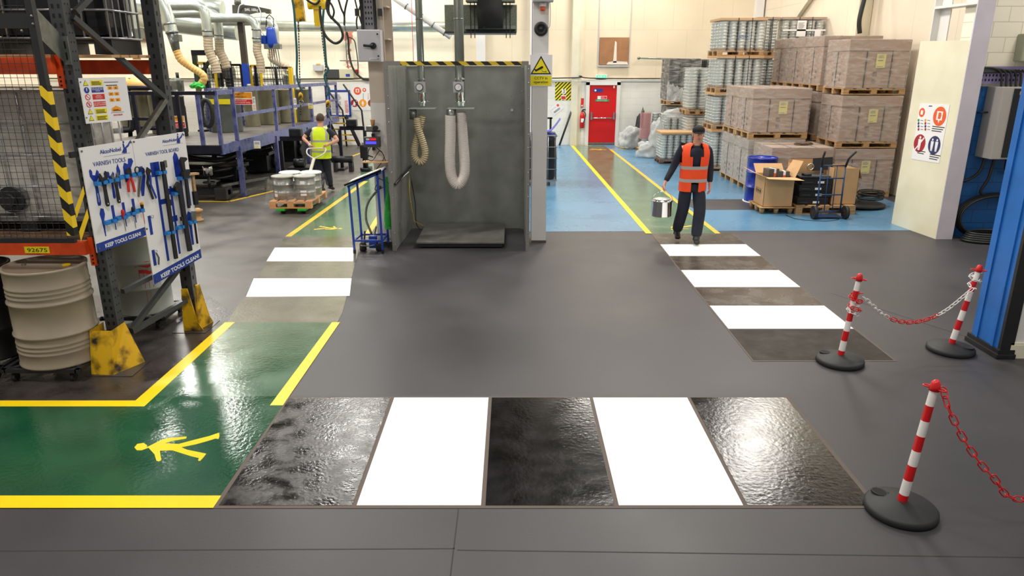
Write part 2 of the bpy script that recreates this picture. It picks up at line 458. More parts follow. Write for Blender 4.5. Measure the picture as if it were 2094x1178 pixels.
# ------------------------------------------------------------------ floor
fl = B().box(-16, -4, -.2, 12, 25.9, 0).build('floor', m_conc); struct(fl)
def mark(name, poly, z, mt, label=None):
    b = B(); b.prism([(p[0], p[1]) for p in poly], .0015, None, 0, z)
    return b.build(name, mt, fl, label=label)
def rect(x0, x1, y0, y1): return [(x0,y0),(x1,y0),(x1,y1),(x0,y1)]
mark('worn_patch', [(-3.62,7.7),(-2.0,7.9),(-2.48,11.3),(-1.9,12.6),(-1.9,25.9),(-14,25.9),(-14,7.7)], .0005, m_concL, 'lighter worn grey concrete')
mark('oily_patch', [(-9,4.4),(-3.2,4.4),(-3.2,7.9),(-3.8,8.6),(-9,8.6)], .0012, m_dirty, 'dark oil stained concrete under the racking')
mark('blue_zone', [(.3,12.15),(6.95,12.25),(7.9,13.2),(8.2,25.6),(-1.6,25.6),(-1.6,12.9),(.3,12.9)], .001, m_bluef, 'sky blue painted floor')
mark('bare_patch', [(3.62,14.05),(5.3,14.05),(5.1,15.2),(3.5,15.2)], .0022, m_conc, 'unpainted grey patch in the blue floor')
mark('green_walkway', [(2.3,12),(3.5,12),(3.2,25.5),(2.1,25.5)], .0026, m_greenL, 'green walkway leading to the red door')
def yl(x0,y0,x1,y1,wd,z=.0042,mt=None,label=None):
    d = Vector((x1-x0,y1-y0)).normalized(); n = Vector((-d.y,d.x))*wd/2
    return mark('yellow_line', [(x0-n.x,y0-n.y),(x1-n.x,y1-n.y),(x1+n.x,y1+n.y),(x0+n.x,y0+n.y)], z, mt or m_yell, label)
yl(2.325,12.0,2.09,25.4,.105); yl(3.5,12.0,3.27,24.3,.09,mt=m_yellD); yl(3.27,24.3,4.3,24.3,.09,mt=m_yellD); yl(3.6,25.4,3.85,24.4,.1,.0060,m_yellD); yl(2.09,25.35,2.75,25.35,.08,.0060,m_yellD)
# left walkway
mark('green_walkway', [(-3.79,11.78),(-2.5,11.78),(-2.3,13.5),(-2.9,19.0),(-3.3,25),(-4.2,25),(-3.9,17)], .0026, m_greenL, 'green walkway beside the pallet truck')
a = [G(583,484), G(735,372), G(750,360)]
yl(-3.74,11.78,-3.56,17.6,.1,mt=m_yellD); yl(-2.44,11.78,-2.62,16.3,.1,mt=m_yellD)
a, b2 = G(684,333), G(752,308); yl(a.x,a.y,b2.x,b2.y,.08,mt=m_yellD)
mark('worn_walkway', [(-3.2,7.62),(-1.96,7.62),(-1.97,7.9),(-2.5,11.78),(-3.79,11.78),(-3.3,8.3)], .0026, mat('wet grey coating', (98,96,84), .18, col2=(122,118,104), nscale=2.5, rvar=.08, spec=1.0, bump=.1, bscale=30, detail=9), 'shiny worn grey walkway between the white stripes')
mark('crossing_stripe', [G(503,608).xy, G(715,606).xy, G(719,570).xy, G(519,570).xy], .0042, m_white, 'white stripe, nearer of the two by the tool board')
mark('crossing_stripe', [G(545,535).xy, G(722,535).xy, G(724,507).xy, G(562,507).xy], .0042, m_white, 'white stripe, farther of the two by the blue lectern')
mark('green_walkway', [(-3.2,5.75),(-1.95,5.75),(-1.96,7.62),(-3.2,7.62)], .0026, mat('scuffed green paint with pale sheen', (44,84,62), .17, col2=(78,112,88), nscale=2.0, rvar=.05, spec=1.0, bump=.08, bscale=28, detail=9), 'scuffed green walkway with painted pale sheen between the racking and the booth')  # paler green carries the sheen of reflected light in its colour, beside wear
mark('green_walkway', [(-7.6,4.2),(-1.97,4.2),(-1.95,5.75),(-3.2,5.75),(-3.2,5.6),(-7.6,5.6)], .0026, m_green, 'dark green glossy walkway turning the corner')
yl(-7.6,4.16,-1.96,4.16,.14,label='yellow line along the near edge of the green walkway')
mark('yellow_line', [(-7.6,5.55),(-3.12,5.55),(-3.11,7.62),(-3.22,7.62),(-3.25,5.66),(-7.6,5.66)], .0042, m_yell, 'yellow line turning the corner beside the racking')
mark('yellow_line', [(-2.06,5.57),(-1.95,5.57),(-1.93,7.62),(-2.02,7.62)], .0042, m_yell)
# near crossing
CX = [-1.95,-1.04,-.19,.69,1.54,2.40]
mark('crossing_border', rect(CX[0]-.02, CX[5]+.02, 4.09, 5.75), .0012, m_edge)
for i in range(5):
    nm = 'crossing_stripe' if i % 2 else 'crossing_gap'
    mt = m_white if i % 2 else (m_wet if i == 0 else m_black)
    lab = ['blotchy wet dark panel nearest the green walkway','broad white stripe, left of the two in front','wet black panel between the broad white stripes','broad white stripe, right of the two in front','wet black panel with a bright lamp reflection'][i]
    mark(nm, rect(CX[i]+.015, CX[i+1]-.015, 4.12, 5.72), .0032, mt, lab)
# right crossing
mark('crossing_border', rect(2.35,3.76,6.52,12.0), .0012, m_edge)
for y0, y1, k, lab in ((10.52,11.24,1,'white stripe under the walking worker'),(8.95,9.74,1,'middle white stripe of the right crossing'),(7.42,8.2,1,'white stripe behind the nearer red and white post'),
        (11.26,12.0,0,None),(9.76,10.5,0,None),(8.22,8.93,0,None),(6.55,7.4,2,'plain dark brown panel ending the right crossing')):
    mark('crossing_stripe' if k == 1 else 'crossing_gap', rect(2.37,3.74,y0,y1), .0032, (m_brownW, m_white, m_brown)[k], lab)
# joints
jb = B()
for a, b2 in (((0,1127),(930,1122)),((935,1125),(2094,1140)),((938,1038),(921,1178)),((1700,600),(1980,690)),((600,812),(1600,812))):
    p, q = G(*a), G(*b2); d = (q-p).normalized(); n = Vector((-d.y,d.x,0))*.004
    jb.prism([(p-n).xy[:], (q-n).xy[:], (q+n).xy[:], (p+n).xy[:]], .0008, None, 0, .0002)
jb.build('floor_joint', m_joint, fl)

# painted walking figures
FIG = [(275,916),(281,909),(294,907),(301,912),(300,916),(312,910),(330,901),(345,897),(382,894),(381,898),(352,903),(337,908),(366,909),(400,900),(428,893),(448,886),(449,892),(447,899),(441,898),(425,903),(400,910),(371,916),(383,921),(422,929),(415,938),(409,944),(405,943),(407,938),(390,934),(352,922),(327,923),(330,942),(325,945),(320,943),(316,930),(304,917),(298,919),(290,922),(280,922)]
fp = [G(*q) for q in FIG]
cx = sum(p.x for p in fp)/len(fp); cy = sum(p.y for p in fp)/len(fp)
FL = [(p.x-cx, p.y-cy) for p in fp]
def figure(x, y, s, rz, z, mt, label):
    c, s_ = math.cos(rz), math.sin(rz)
    pts = [(x+s*(c*q[0]-s_*q[1]), y+s*(s_*q[0]+c*q[1])) for q in FL]
    b = B(); b.prism(pts, .0012, None, 0, z)
    bm = bmesh.new(); return b.build('walking_figure', mt, fl, label=label)
figure(cx, cy, 1, 0, .0042, m_yell, 'yellow walking figure on the dark green walkway')
q = G(672,467); figure(q.x, q.y, .8, PI*.95, .0042, m_yellD, 'yellow walking figure beside the blue lectern')
q = G(1222,306); figure(q.x, q.y, .9, PI*.9, .0042, m_yellD, 'small yellow walking figure before the red door')
q = G(1390,465); figure(q.x, q.y, .9, PI*.3, .0042, m_yellD, 'yellow walking figure behind the walking worker')

# ------------------------------------------------------------------ walls
BY = 25.7
struct(B().box(-2.0, BY, 2.19, 8.35, BY+.3, CEIL).build('wall_back', m_cream))
struct(B().box(-16, BY, 2.19, -2.0, BY+.3, CEIL).build('wall_back_left', m_creamb))
struct(B().box(-16, BY-.08, 0, 2.55, BY+.3, 2.19).box(3.68, BY-.08, 0, 8.35, BY+.3, 2.19).box(2.55, BY-.08, 2.04, 3.68, BY+.3, 2.19).build('wall_back_lower', m_brick))
struct(B().box(8.35, 12.0, 0, 8.6, BY+.3, CEIL).build('wall_right', m_creamS))
struct(B().box(7.1, 11.85, 2.42, 12, 12.1, CEIL).build('wall_right_upper', m_blockR))
struct(B().box(7.1, 11.83, 0, 12, 12.1, 2.42).build('wall_right_lower', m_blockB))
struct(B().box(4.93, 6.62, .14, 9, 6.85, CEIL).build('wall_right_near', m_paintw))
struct(B().box(4.90, 6.595, 0, 9, 6.85, .14).box(4.9,6.60,.14,9,6.85,.16).build('baseboard_right', m_paintc))
struct(B().box(8.99, -4, 0, 9.2, 6.85, CEIL).build('wall_right_front', m_paintw))
struct(B().box(-16.2, -4, 0, -16, BY+.3, CEIL).build('wall_left', m_creamS))
struct(B().box(-16, -4, CEIL, 12, BY+.3, CEIL+.2).build('ceiling', m_ceil))
# pilasters and rails on the back wall
struct(B().box(2.02, BY-.2, 0, 2.24, BY, CEIL).box(2.24, BY-.12, 0, 2.36, BY, CEIL).build('trim_1', m_paintc))
struct(B().box(-2.0, BY-.13, 2.14, 8.2, BY-.08, 2.2).build('trim_2', m_paintw))
struct(B().box(-16, BY-.12, 2.16, -2.0, BY-.08, 2.2).build('trim_3', m_paintc))
struct(B().box(8.05, BY-.25, 0, 8.3, BY, CEIL).build('trim_4', m_paintw))
struct(B().box(-3.3, BY-.15, 2.2, -3.1, BY, CEIL).box(-1.2, BY-.15, 0, -.9, BY, CEIL).box(.6, BY-.15, 0, .85, BY, CEIL).build('trim_5', m_paintw))
# cable run along the wall ledge
b = B(); b.tube(bez([(-16,BY-.14,2.24),(-8,BY-.14,2.22),(-5,BY-.15,2.24),(-2,BY-.14,2.22),(2,BY-.24,2.26),(2.3,BY-.24,2.32),(3,BY-.15,2.24),(7.9,BY-.14,2.24)],6), .022, 6)
tag(b.build('cable_run', m_hosek), 'black cables running along the ledge of the back wall', 'cable')
# right wall brace and column
b = B(); b.beam((8.28,22.5,4.0),(8.28,17.2,6.9),.12,.2); struct(b.build('trim_6', m_paintc))
b = B(); b.box(8.1,17.9,0,8.34,18.2,CEIL); b.box(8.02,17.88,0,8.12,18.22,CEIL); struct(b.build('trim_7', m_paintc))

# red fire door
D = (3.115, BY-.10, 0)
fr = B()
fr.box(2.53, BY-.16, 0, 2.65, BY-.02, 2.12).box(3.58, BY-.16, 0, 3.70, BY-.02, 2.12).box(2.53, BY-.16, 2.02, 3.70, BY-.02, 2.14)
door = B().box(2.65, BY-.11, .03, 3.58, BY-.05, 2.02).build('door_1', m_redd); struct(door)
struct(fr.build('trim_8', m_paintw))
h = B(); yb = BY-.2
h.cyl((2.74,yb,.93),(3.49,yb,.93),.022,10); h.box(2.70,yb-.03,.88,2.76,BY-.11,1.12); h.box(3.47,yb-.03,.88,3.53,BY-.11,1.12)
h.build('panic_bar', m_chrome, door)
B().box(2.66,BY-.125,.03,3.57,BY-.11,.09).build('kick_strip', m_zinc, door)
B().box(3.46,BY-.15,1.92,3.5,BY-.11,2.0).build('door_closer', m_paintw, door)
F = frame((2.65, BY-.115, 0), (1,0,0), (0,0,1))
def plate(par, F, x0, y0, w_, h_, mt, t=.003, z=0, name='label_plate', world=True):
    return B().prism([(x0,y0),(x0+w_,y0),(x0+w_,y0+h_),(x0,y0+h_)], t, F, 0, z).build(name, mt, par, world)
plate(door,F,.14,1.79,.31,.11,m_ink,name='door_notice'); B().disc((.2,1.845,.003),.035,.002,F).build('notice_symbol',m_sign,door)
plate(door,F,.28,1.55,.32,.11,m_sign,name='fire_notice'); plate(door,F,.39,1.56,.20,.09,m_rink,.001,.003,'notice_field'); text('Fire door\nkeep shut',.022,F,m_sign,door,.40,1.61,.0045)
plate(door,F,.2,1.475,.49,.07,m_grink,name='push_notice'); text('Push bar to open',.038,F,m_sign,door,.25,1.492,.004)
# ================================================================== LEFT: pallet racking
rk = thing('pallet_rack', 'charcoal pallet racking with orange beams at the left edge', 'racking', (-3.8,6.5,0))
def upright(x, y, h, hx, hy, lean=0):
    b = B(); b.box(x,y,0,x+hx,y+hy,h)
    z = .25
    while z < h-.05:
        for k in (.28,.72):
            xx = x+hx*k
            b.box(xx-.011,y-.0015,z,xx+.009,y,z+.034,1)
        for k in (.35,.7):
            b.box(x+hx,y+hy*k-.006,z+.03,x+hx+.0015,y+hy*k+.006,z+.045,1)
        z += .0762
    return b
upright(-3.87,6.46,4.6,.115,.12).build('upright', [m_rackg,m_hole], rk, True)
b = B(); b.box(-3.57,7.45,0,-3.45,7.57,4.6)
z=.25
while z<4.55:
    b.box(-3.4505,7.485,z,-3.449,7.51,z+.04,1); b.box(-3.525,7.449,z,-3.503,7.4505,z+.04,1); z+=.0762*1.3
b.build('upright', [m_rackg,m_hole], rk, True)
for z0,z1 in ((1.115,1.24),(2.695,2.83)):
    b = B(); b.box(-7.5,6.36,z0,-3.87,6.42,z1,0,None,.006); b.box(-3.89,6.44,z0-.12,-3.84,6.462,z1+.02,0)
    for k in range(3): b.disc((0,0,0),.009,.003,frame((-3.865,6.4405,z0-.095+.035*k),(1,0,0),(0,0,1)),1,8)
    b.build('beam', [m_orange,m_hole], rk, True)
    B().box(-7.5,7.5,z0-.02,-3.57,7.56,z1-.02).build('beam', m_orange, rk, True)
def brace(a,b2,mt=None): return B().beam(a,b2,.045,.045).build('brace', mt or m_rackg, rk, True)
brace((-3.74,6.56,3.16),(-3.46,7.46,2.44)); brace((-3.46,7.44,2.43),(-3.70,6.62,1.72),m_zinc)
brace((-3.73,6.6,3.2),(-3.5,7.3,3.75)); brace((-3.72,6.58,.70),(-3.47,7.46,.79)); brace((-3.71,6.6,.28),(-3.47,7.46,.36)); brace((-3.71,6.6,.30),(-3.50,7.3,.72))
# shelf boards
b = B()
for k in range(7):
    y0 = 6.43+k*.165; b.box(-7.4,y0,1.24,-3.89,y0+.13,1.265,0)
b.build('shelf_boards', m_woodD, rk, True)
b = B()
for k in range(7):
    y0 = 6.4+k*.165; b.box(-7.4,y0,2.83,-3.55 if k>1 else -3.89,y0+.14,2.855,0)
b.build('shelf_boards', m_wood, rk, True)
# location number on the beam
Fb = frame((-4.42,6.358,1.135),(1,0,0),(0,0,1))
pl = plate(rk,Fb,0,0,.225,.062,m_yink,.002,0,'number_plate'); text('92675',.036,Fb,m_kink,pl,.022,.013,.0025,w=.18)
# angled foot guards
def guard(x0,y0,dx,dy,label):
    g = thing('post_guard', label, 'post guard', (x0+dx/2,y0+dy/2,0))
    b = B()
    # box section with a sloping outer face
    zt = .42
    top = [(x0+.02,y0+.06),(x0+dx*.62,y0+.06),(x0+dx*.62,y0+dy),(x0+.02,y0+dy)]
    bot = [(x0,y0),(x0+dx*.72,y0),(x0+dx,y0+dy*.7),(x0,y0+dy)]
    bot = [(x0,y0),(x0+dx*.6,y0-.02),(x0+dx,y0+dy),(x0,y0+dy)]
    vs = [(p[0],p[1],0) for p in bot]+[(p[0],p[1],zt) for p in top]
    b.add(vs,[(0,1,5,4),(1,2,6,5),(3,0,4,7)],0)
    b.build('guard_plate', m_yp, g, True)
    B().box(x0-.04,y0-.04,.0005,x0+dx+.04,y0+dy+.02,.008).build('base_plate', m_dirty, g, True)
    return g
guard(-3.93,6.20,.36,.30,'worn yellow steel guard at the foot of the near rack post')
b = B(); b.prism([(0,0),(.2,0),(.15,.1),(.09,.48),(.03,.48),(0,.1)],.02,frame((-3.56,7.36,0),(1,.15,0),(0,0,1)))
b.prism([(0,0),(.26,0),(.20,.1),(.1,.5),(.04,.5),(0,.2)],.02,frame((-3.42,7.38,0),(.2,1,0),(0,0,1)))
g = thing('post_guard','worn yellow steel guard plates at the foot of the far rack post','post guard',(-3.48,7.4,0))
b.build('guard_plate',m_yp,g,True); B().box(-3.66,7.28,.0005,-3.3,7.68,.008).build('base_plate',m_dirty,g,True)

# mesh safety screen with hazard edge
ms = thing('mesh_screen','dark wire mesh screen with a black and yellow striped edge post','safety screen',(-3.85,6.12,1.3))
b = B()
x = -6.4
while x < -3.84: b.tube([(x,6.14,1.33),(x,6.14,3.9)],.0022,4,smooth=False); x += .055
z = 1.35
while z < 3.9: b.tube([(-6.4,6.143,z),(-3.82,6.143,z)],.0022,4,smooth=False); z += .055
b.build('wire_mesh', m_black_m, ms, True)
B().box(-6.4,6.11,1.29,-3.8,6.15,1.33).build('cross_frame', m_black_m, ms, True); B().box(-6.4,6.11,3.05,-3.8,6.15,3.16).build('cross_frame', m_black_m, ms, True)
B().box(-3.84,6.10,2.61,-3.785,6.155,3.95).build('edge_post', m_black_m, ms, True)
mhz = stripe_mat('steep hazard stripes',(24,22,20),(240,200,30),.165,(.9,0,.8))
B().box(-3.845,6.095,1.36,-3.78,6.16,2.61).build('striped_edge', mhz, ms, True)
B().add([(-3.775,6.16,1.38),(-3.745,6.29,1.56),(-3.745,6.29,1.48),(-3.775,6.16,1.29)],[(0,1,2,3),(3,2,1,0)]).add([(-3.775,6.16,1.58),(-3.745,6.29,1.76),(-3.745,6.29,1.69),(-3.775,6.16,1.5)],[(0,1,2,3),(3,2,1,0)]).build('corner_brace', m_yp2, ms, True)
b = B(); b.add([(-3.8,6.15,3.22),(-3.8,6.15,2.98),(-3.80,6.44,2.78),(-3.80,6.44,3.02)],[(0,1,2,3),(3,2,1,0)])
b.box(-3.80,6.435,2.77,-3.745,6.445,3.0); b.box(-3.78,6.432,2.9,-3.768,6.4355,2.96,1); b.box(-3.78,6.432,2.81,-3.768,6.4355,2.87,1)
b.build('side_bracket', [m_zinc,m_hole], ms, True)
b = B()
for q in ((-3.8,6.1,3.14),(-3.8,6.1,3.08),(-3.9,6.1,3.03)): b.ball(q,.012,seg=8)
b.build('bolt', m_zinc, ms, True)

# intermediate bulk containers
def ibc(label, x0, x1, y0, y1, z0, z1, tank, pal, cage=None, wrap=False, nv=6, nh=5):
    t = thing('bulk_container', label, 'bulk container', ((x0+x1)/2,(y0+y1)/2,z0))
    B().box(x0+.03,y0+.03,z0+.15,x1-.03,y1-.03,z1-.02,0,None,.09).build('tank', tank, t, True)
    b = B()
    for i in range(nv):
        x = x0+(x1-x0)*i/(nv-1)
        for y in (y0,y1): b.tube([(x,y,z0+.14),(x,y,z1)],.011,6)
    for i in range(1,nv-1):
        y = y0+(y1-y0)*i/(nv-1)
        for x in (x0,x1): b.tube([(x,y,z0+.14),(x,y,z1)],.011,6)
    for i in range(nh):
        z = z0+.14+(z1-z0-.14)*i/(nh-1)
        b.tube([(x0,y0-.012,z),(x1+.012,y0-.012,z),(x1+.012,y1,z),(x0-.012,y1,z),(x0-.012,y0-.012,z),(x0,y0-.012,z)],.011,6)
    b.build('cage', cage or m_cage, t, True)
    b = B()
    for fx in (0,.42,.86):
        b.box(x0+(x1-x0)*fx,y0,z0,x0+(x1-x0)*(fx+.14),y1,z0+.1)
    b.box(x0,y0,z0+.1,x1,y1,z0+.145)
    b.build('base_pallet', pal, t, True)
    if wrap: B().box(x0-.03,y0-.035,z0+.1,x1+.03,y1+.02,z1+.02,0,None,.03).build('film', m_wrap, t, True)
    else: B().cyl(((x0+x1)/2,(y0+y1)/2,z1-.03),((x0+x1)/2,(y0+y1)/2,z1+.02),.09).build('filler_cap', tank, t, True)
    return t
t = ibc('white liquid container wrapped in clear film behind the wire mesh',-5.1,-3.96,6.66,7.44,1.268,2.55,m_tote,m_black_m,None,True)
bb = B(); bb.cyl((-4.62,6.60,1.58),(-4.62,6.70,1.58),.12,20); bb.cyl((-4.62,6.55,1.58),(-4.62,6.62,1.58),.06,16); bb.build('outlet_valve', m_black_m, t, True)
ibc('black liquid container in a silver cage on the top rack shelf',-4.78,-3.62,6.9,7.44,2.858,3.95,m_totek,m_black_m)
ibc('second black liquid container at the top left corner',-6.1,-4.95,6.66,7.44,2.858,3.95,m_totek,m_black_m)
ibc('white liquid container farther left on the lower rack shelf',-6.4,-5.25,6.66,7.44,1.268,2.55,m_tote,m_black_m,None,True)

# ---------------------------------------------------------------- drums
def drum_mesh(r, h, mats, ribs=True, rings=(.33,.66)):
    prof = [(r-.012,0),(r+.006,.0),(r+.008,.012),(r,.025)]
    zs = []
    if ribs:
        for k in range(1,4): zs.append((.03+k*.045)*h/.88+.02)
    seq = []
    def hoop(z,a=.013,w=.018): seq.extend([(r,z-w),(r+a,z-w*.4),(r+a,z+w*.4),(r,z+w)])
    if ribs:
        for k in range(3): hoop(h*(.15+.045*k),.005,.012)
    hoop(h*rings[0])
    hoop(h*rings[1])
    if ribs:
        for k in range(3): hoop(h*(.725+.045*k),.005,.012)
    prof += seq
    prof += [(r,h-.03),(r+.007,h-.02),(r+.008,h),(r-.012,h),(r-.014,h-.02),(0.0,h-.02)]
    b = B(); b.lathe(prof,seg=48,caps=False); b.disc((0,0,0),r-.01,.001); return b
def drum(label, loc, r, h, mt, bung=True, name='steel_drum', cat='drum', **k):
    t = thing(name, label, cat, loc)
    drum_mesh(r,h,mt,**k).build('drum_body', mt, t)
    if bung:
        b = B(); b.cyl((r*.6,0,h-.021),(r*.6,0,h-.005),.035,12); b.build('bung', m_yp2, t)
        B().cyl((-r*.6,.02,h-.021),(-r*.6,.02,h-.01),.02,12).build('bung', m_zinc, t)
    return t
drum('beige steel drum on a dolly under the lower rack beam',(-4.25,6.33,.135),.335,.91,m_drumb)
t = drum('white steel drum with a red dripping stamp behind the rack post',(-4.14,7.74,.135),.29,.88,m_drumw,ribs=False)
# red painted stamp on its side, following the drum
b = B()
def onr(a,z,r=.2915): return (r*math.cos(a), r*math.sin(a), z)
for k in range(20):
    a0 = -1.25+k*.04; zc = .55
    top = zc+.055*math.sin(PI*k/20); lo = zc-.02+.03*abs(math.cos(PI*k/20))
    b.add([onr(a0,lo),onr(a0+.04,lo),onr(a0+.04,top),onr(a0,top)],[(0,1,2,3)])
    b.add([onr(a0+.1,lo-.08),onr(a0+.14,lo-.08),onr(a0+.14,lo-.04),onr(a0+.1,lo-.04)],[(0,1,2,3)])
for a0,l in ((-1.15,.2),(-1.0,.42),(-.85,.33),(-.7,.25),(-.9,.15)):
    b.add([onr(a0,.52-l),onr(a0+.012,.52-l),onr(a0+.018,.52),onr(a0,.52)],[(0,1,2,3)])
b.build('red_stamp', m_rink, t)
B().add([onr(-.4,.28),onr(-.25,.28),onr(-.25,.36),onr(-.4,.36)],[(0,1,2,3)]).build('label_sticker', m_sign, t)
drum('black steel drum half out of view at the left edge',(-4.98,6.42,.135),.29,.88,m_drumk,ribs=False)
def dolly(label, x0, x1, y0, y1, name='drum_dolly'):
    t = thing(name, label, 'dolly', ((x0+x1)/2,(y0+y1)/2,0))
    b = B()
    b.box(x0,y0,.095,x1,y0+.04,.13).box(x0,y1-.04,.095,x1,y1,.13).box(x0,y0,.095,x0+.04,y1,.13).box(x1-.04,y0,.095,x1,y1,.13)
    b.beam((x0,y0,.112),(x1,y1,.112),.04,.034); b.beam((x0,y1,.112),(x1,y0,.112),.04,.034)
    b.build('frame', m_black_m, t, True)
    for x in (x0+.09,x1-.09):
        for y in (y0+.05,y1-.05):
            B().cyl((x-.015,y,.04),(x+.015,y,.04),.04,16).box(x-.022,y-.012,.04,x+.022,y+.012,.095).build('castor', m_rub, t, True)
    return t
dolly('black wheeled dolly under the beige drum',-4.64,-3.93,6.03,6.7)
dolly('black wheeled dolly under the white drum',-4.5,-3.80,7.42,8.05)
dolly('black wheeled dolly at the left edge under the black drum',-5.4,-4.68,6.1,6.75)

# ---------------------------------------------------------------- load sign on the post
S0 = Vector((-3.665,6.36,2.285)); Fs = frame(S0,(.364,.932,0),(0,0,1))
sg = thing('load_notice','white rack load notice with red blue and yellow panels','sign',S0)
plate(sg,Fs,0,0,.475,.378,m_sign,.006,-.006,'backing')
def tri(b,cx,cy,s,m,F,z=.001,t=.001): b.prism([(cx-s,cy-s*.8),(cx+s,cy-s*.8),(cx,cy+s)],t,F,m,z)
SM = [m_sign,m_yink,m_ink,m_rink,m_amber,m_kink,m_gink]
b = B()
rows = [(1,.335),(2,.277),(3,.219),(3,.158),(1,.098),(1,.042)]
for i,(c,y) in enumerate(rows):
    b.prism([(.105,y-.022),(.225,y-.022),(.225,y+.022),(.105,y+.022)],.001,Fs,c,.0005)
    if c==1: tri(b,.058,y,.026,5,Fs,.0005); tri(b,.058,y,.021,1,Fs,.0016)
    elif c==2: b.disc((.058,y,.0005),.026,.001,Fs,2); b.prism([(.055,y-.008),(.061,y-.008),(.063,y+.018),(.053,y+.018)],.001,Fs,0,.0016)
    else:
        b.disc((.058,y,.0005),.026,.001,Fs,3); b.disc((.058,y,.0016),.019,.001,Fs,0)
        b.prism([(.04,y+.012),(.044,y+.016),(.076,y-.012),(.072,y-.016)],.001,Fs,3,.0027)
        if i==3: b.prism([(.054,y-.012),(.062,y-.012),(.062,y+.012),(.054,y+.012)],.001,Fs,5,.0022)
    if c==1 : lines(b,Fs,.115,.215,y-.017,y+.017,3,5,z=.0018)
for r_ in range(3):
    for c in range(2):
        x=.27+c*.06+r_*.001; y=.275-r_*.052
        b.prism([(x,y),(x+.047,y),(x+.047,y+.028),(x,y+.028)],.001,Fs,4,.0005); lines(b,Fs,x+.014,x+.032,y+.007,y+.022,2,5,z=.0018)
b.prism([(.275,.085),(.375,.085),(.375,.112),(.325,.135),(.275,.112)],.001,Fs,4,.0005); lines(b,Fs,.29,.365,.09,.108,2,5,z=.0018)
b.prism([(.262,.073),(.40,.075),(.40,.078),(.262,.076)],.001,Fs,2,.0005)
lines(b,Fs,.24,.40,.335,.348,1,6); lines(b,Fs,.255,.375,.308,.32,1,5)
b.build('printed_panels', SM, sg, True)
text('REPORT ALL DAMAGE TO\nTHE RACKING SAFETY\nOFFICER',.0085,Fs,m_sign,sg,.165,.287,.002,'CENTER')
text('DO NOT CLIMB\nPALLET RACKING',.0115,Fs,m_sign,sg,.165,.161,.002,'CENTER')
text('WARNING\nCheck beams are\nlocked in place',.0075,Fs,m_sign,sg,.165,.226,.002,'CENTER')
text('KINGSTANDEN',.014,Fs,m_rink,sg,.287,.048,.002,w=.09)
b = B()
for q in ((.012,.345),(.012,.05)): b.disc((q[0],q[1],0),.006,.004,Fs)
b.build('bolt',m_zinc,sg,True)

# ---------------------------------------------------------------- tool board
BA = Vector((-3.76,6.35,0)); Ft = frame(BA,(.42,1.15,0),(0,0,1))
tb = thing('tool_board','white tool shadow board with blue lettering hung on the rack posts','tool board',BA+Vector((0,0,.7)))
poly = [(0,1.14),(.567,1.18),(.567,.68),(1.235,.79),(1.228,2.11),(0,2.08)]
B().prism([(0,1.14),(.562,1.18),(.562,2.095),(0,2.08)],.010,Ft,0,-.010).build('board_panel',m_sign,tb,True)
B().prism([(.568,.675),(1.235,.785),(1.228,2.112),(.568,2.095)],.010,Ft,0,-.010).build('board_panel',m_sign,tb,True)
B().prism([(0,1.14),(.562,1.18),(.562,1.262),(0,1.222)],.0015,Ft,0,0).build('blue_band',m_ink,tb,True)
B().prism([(.568,.675),(1.235,.785),(1.235,.882),(.568,.772)],.0015,Ft,0,0).build('blue_band',m_ink,tb,True)
def trot(s,h,x,y,ang,m_,w_=None,bold=0,z=.002): return text(s,h,Ft @ Matrix.Translation((x,y,0)) @ Matrix.Rotation(ang,4,'Z'),m_,tb,0,0,z,w=w_,bold=bold)
trot('KEEP TOOLS CLEAN!',.036,.09,1.166,math.atan(.04/.56),m_sign,.41,.0012)
trot('KEEP TOOLS CLEAN!',.042,.665,.712,math.atan(.11/.667),m_sign,.54,.0014)
trot('AkzoNobel',.036,.20,2.005,.02,m_ink,.23,.0006); trot('VARNISH TOOLS',.040,.11,1.905,.01,m_ink,.35)
trot('AkzoNobel',.030,.925,2.03,.02,m_ink,.195,.0005); trot('VARNISH TOOL BOARD',.036,.70,1.928,.01,m_ink,.42)
def logo(x,y,s):
    b = B()
    b.prism([(x,y),(x+.05*s,y+.02*s),(x+.055*s,y+.085*s),(x+.045*s,y+.12*s),(x+.03*s,y+.1*s),(x+.035*s,y+.05*s)],.0012,Ft,0,.0005)
    b.prism([(x+.05*s,y+.06*s),(x+.10*s,y+.09*s),(x+.15*s,y+.14*s),(x+.155*s,y+.135*s),(x+.11*s,y+.07*s),(x+.05*s,y+.04*s)],.0012,Ft,0,.0019)
    b.prism([(x+.02*s,y),(x+.07*s,y),(x+.075*s,y+.05*s),(x+.04*s,y+.05*s)],.0012,Ft,0,.0033)
    b.disc((x+.047*s,y+.125*s,.0005),.012*s,.0012,Ft)
    b.prism([(x-.25*s,y-.012*s),(x+.12*s,y-.008*s),(x+.12*s,y-.005*s),(x-.25*s,y-.009*s)],.0008,Ft,0,.0005)
    b.build('emblem',m_ink,tb,True)
logo(.43,1.985,.8); logo(1.10,2.01,.7)
b = B()
for q in ((.02,2.05),(.55,2.075),(.585,2.075),(1.21,2.085),(.025,1.175),(.545,1.235),(.58,1.24),(.6,.72),(1.215,.84)): b.disc((q[0],q[1],0),.009,.006,Ft,0,10)
b.build('fixing_bolt',m_zinc,tb,True)
B().prism([(-.07,2.0),(0,2.0),(0,2.05),(-.07,2.05)],.03,Ft,0,-.05).build('clamp',m_black_m,tb,True)

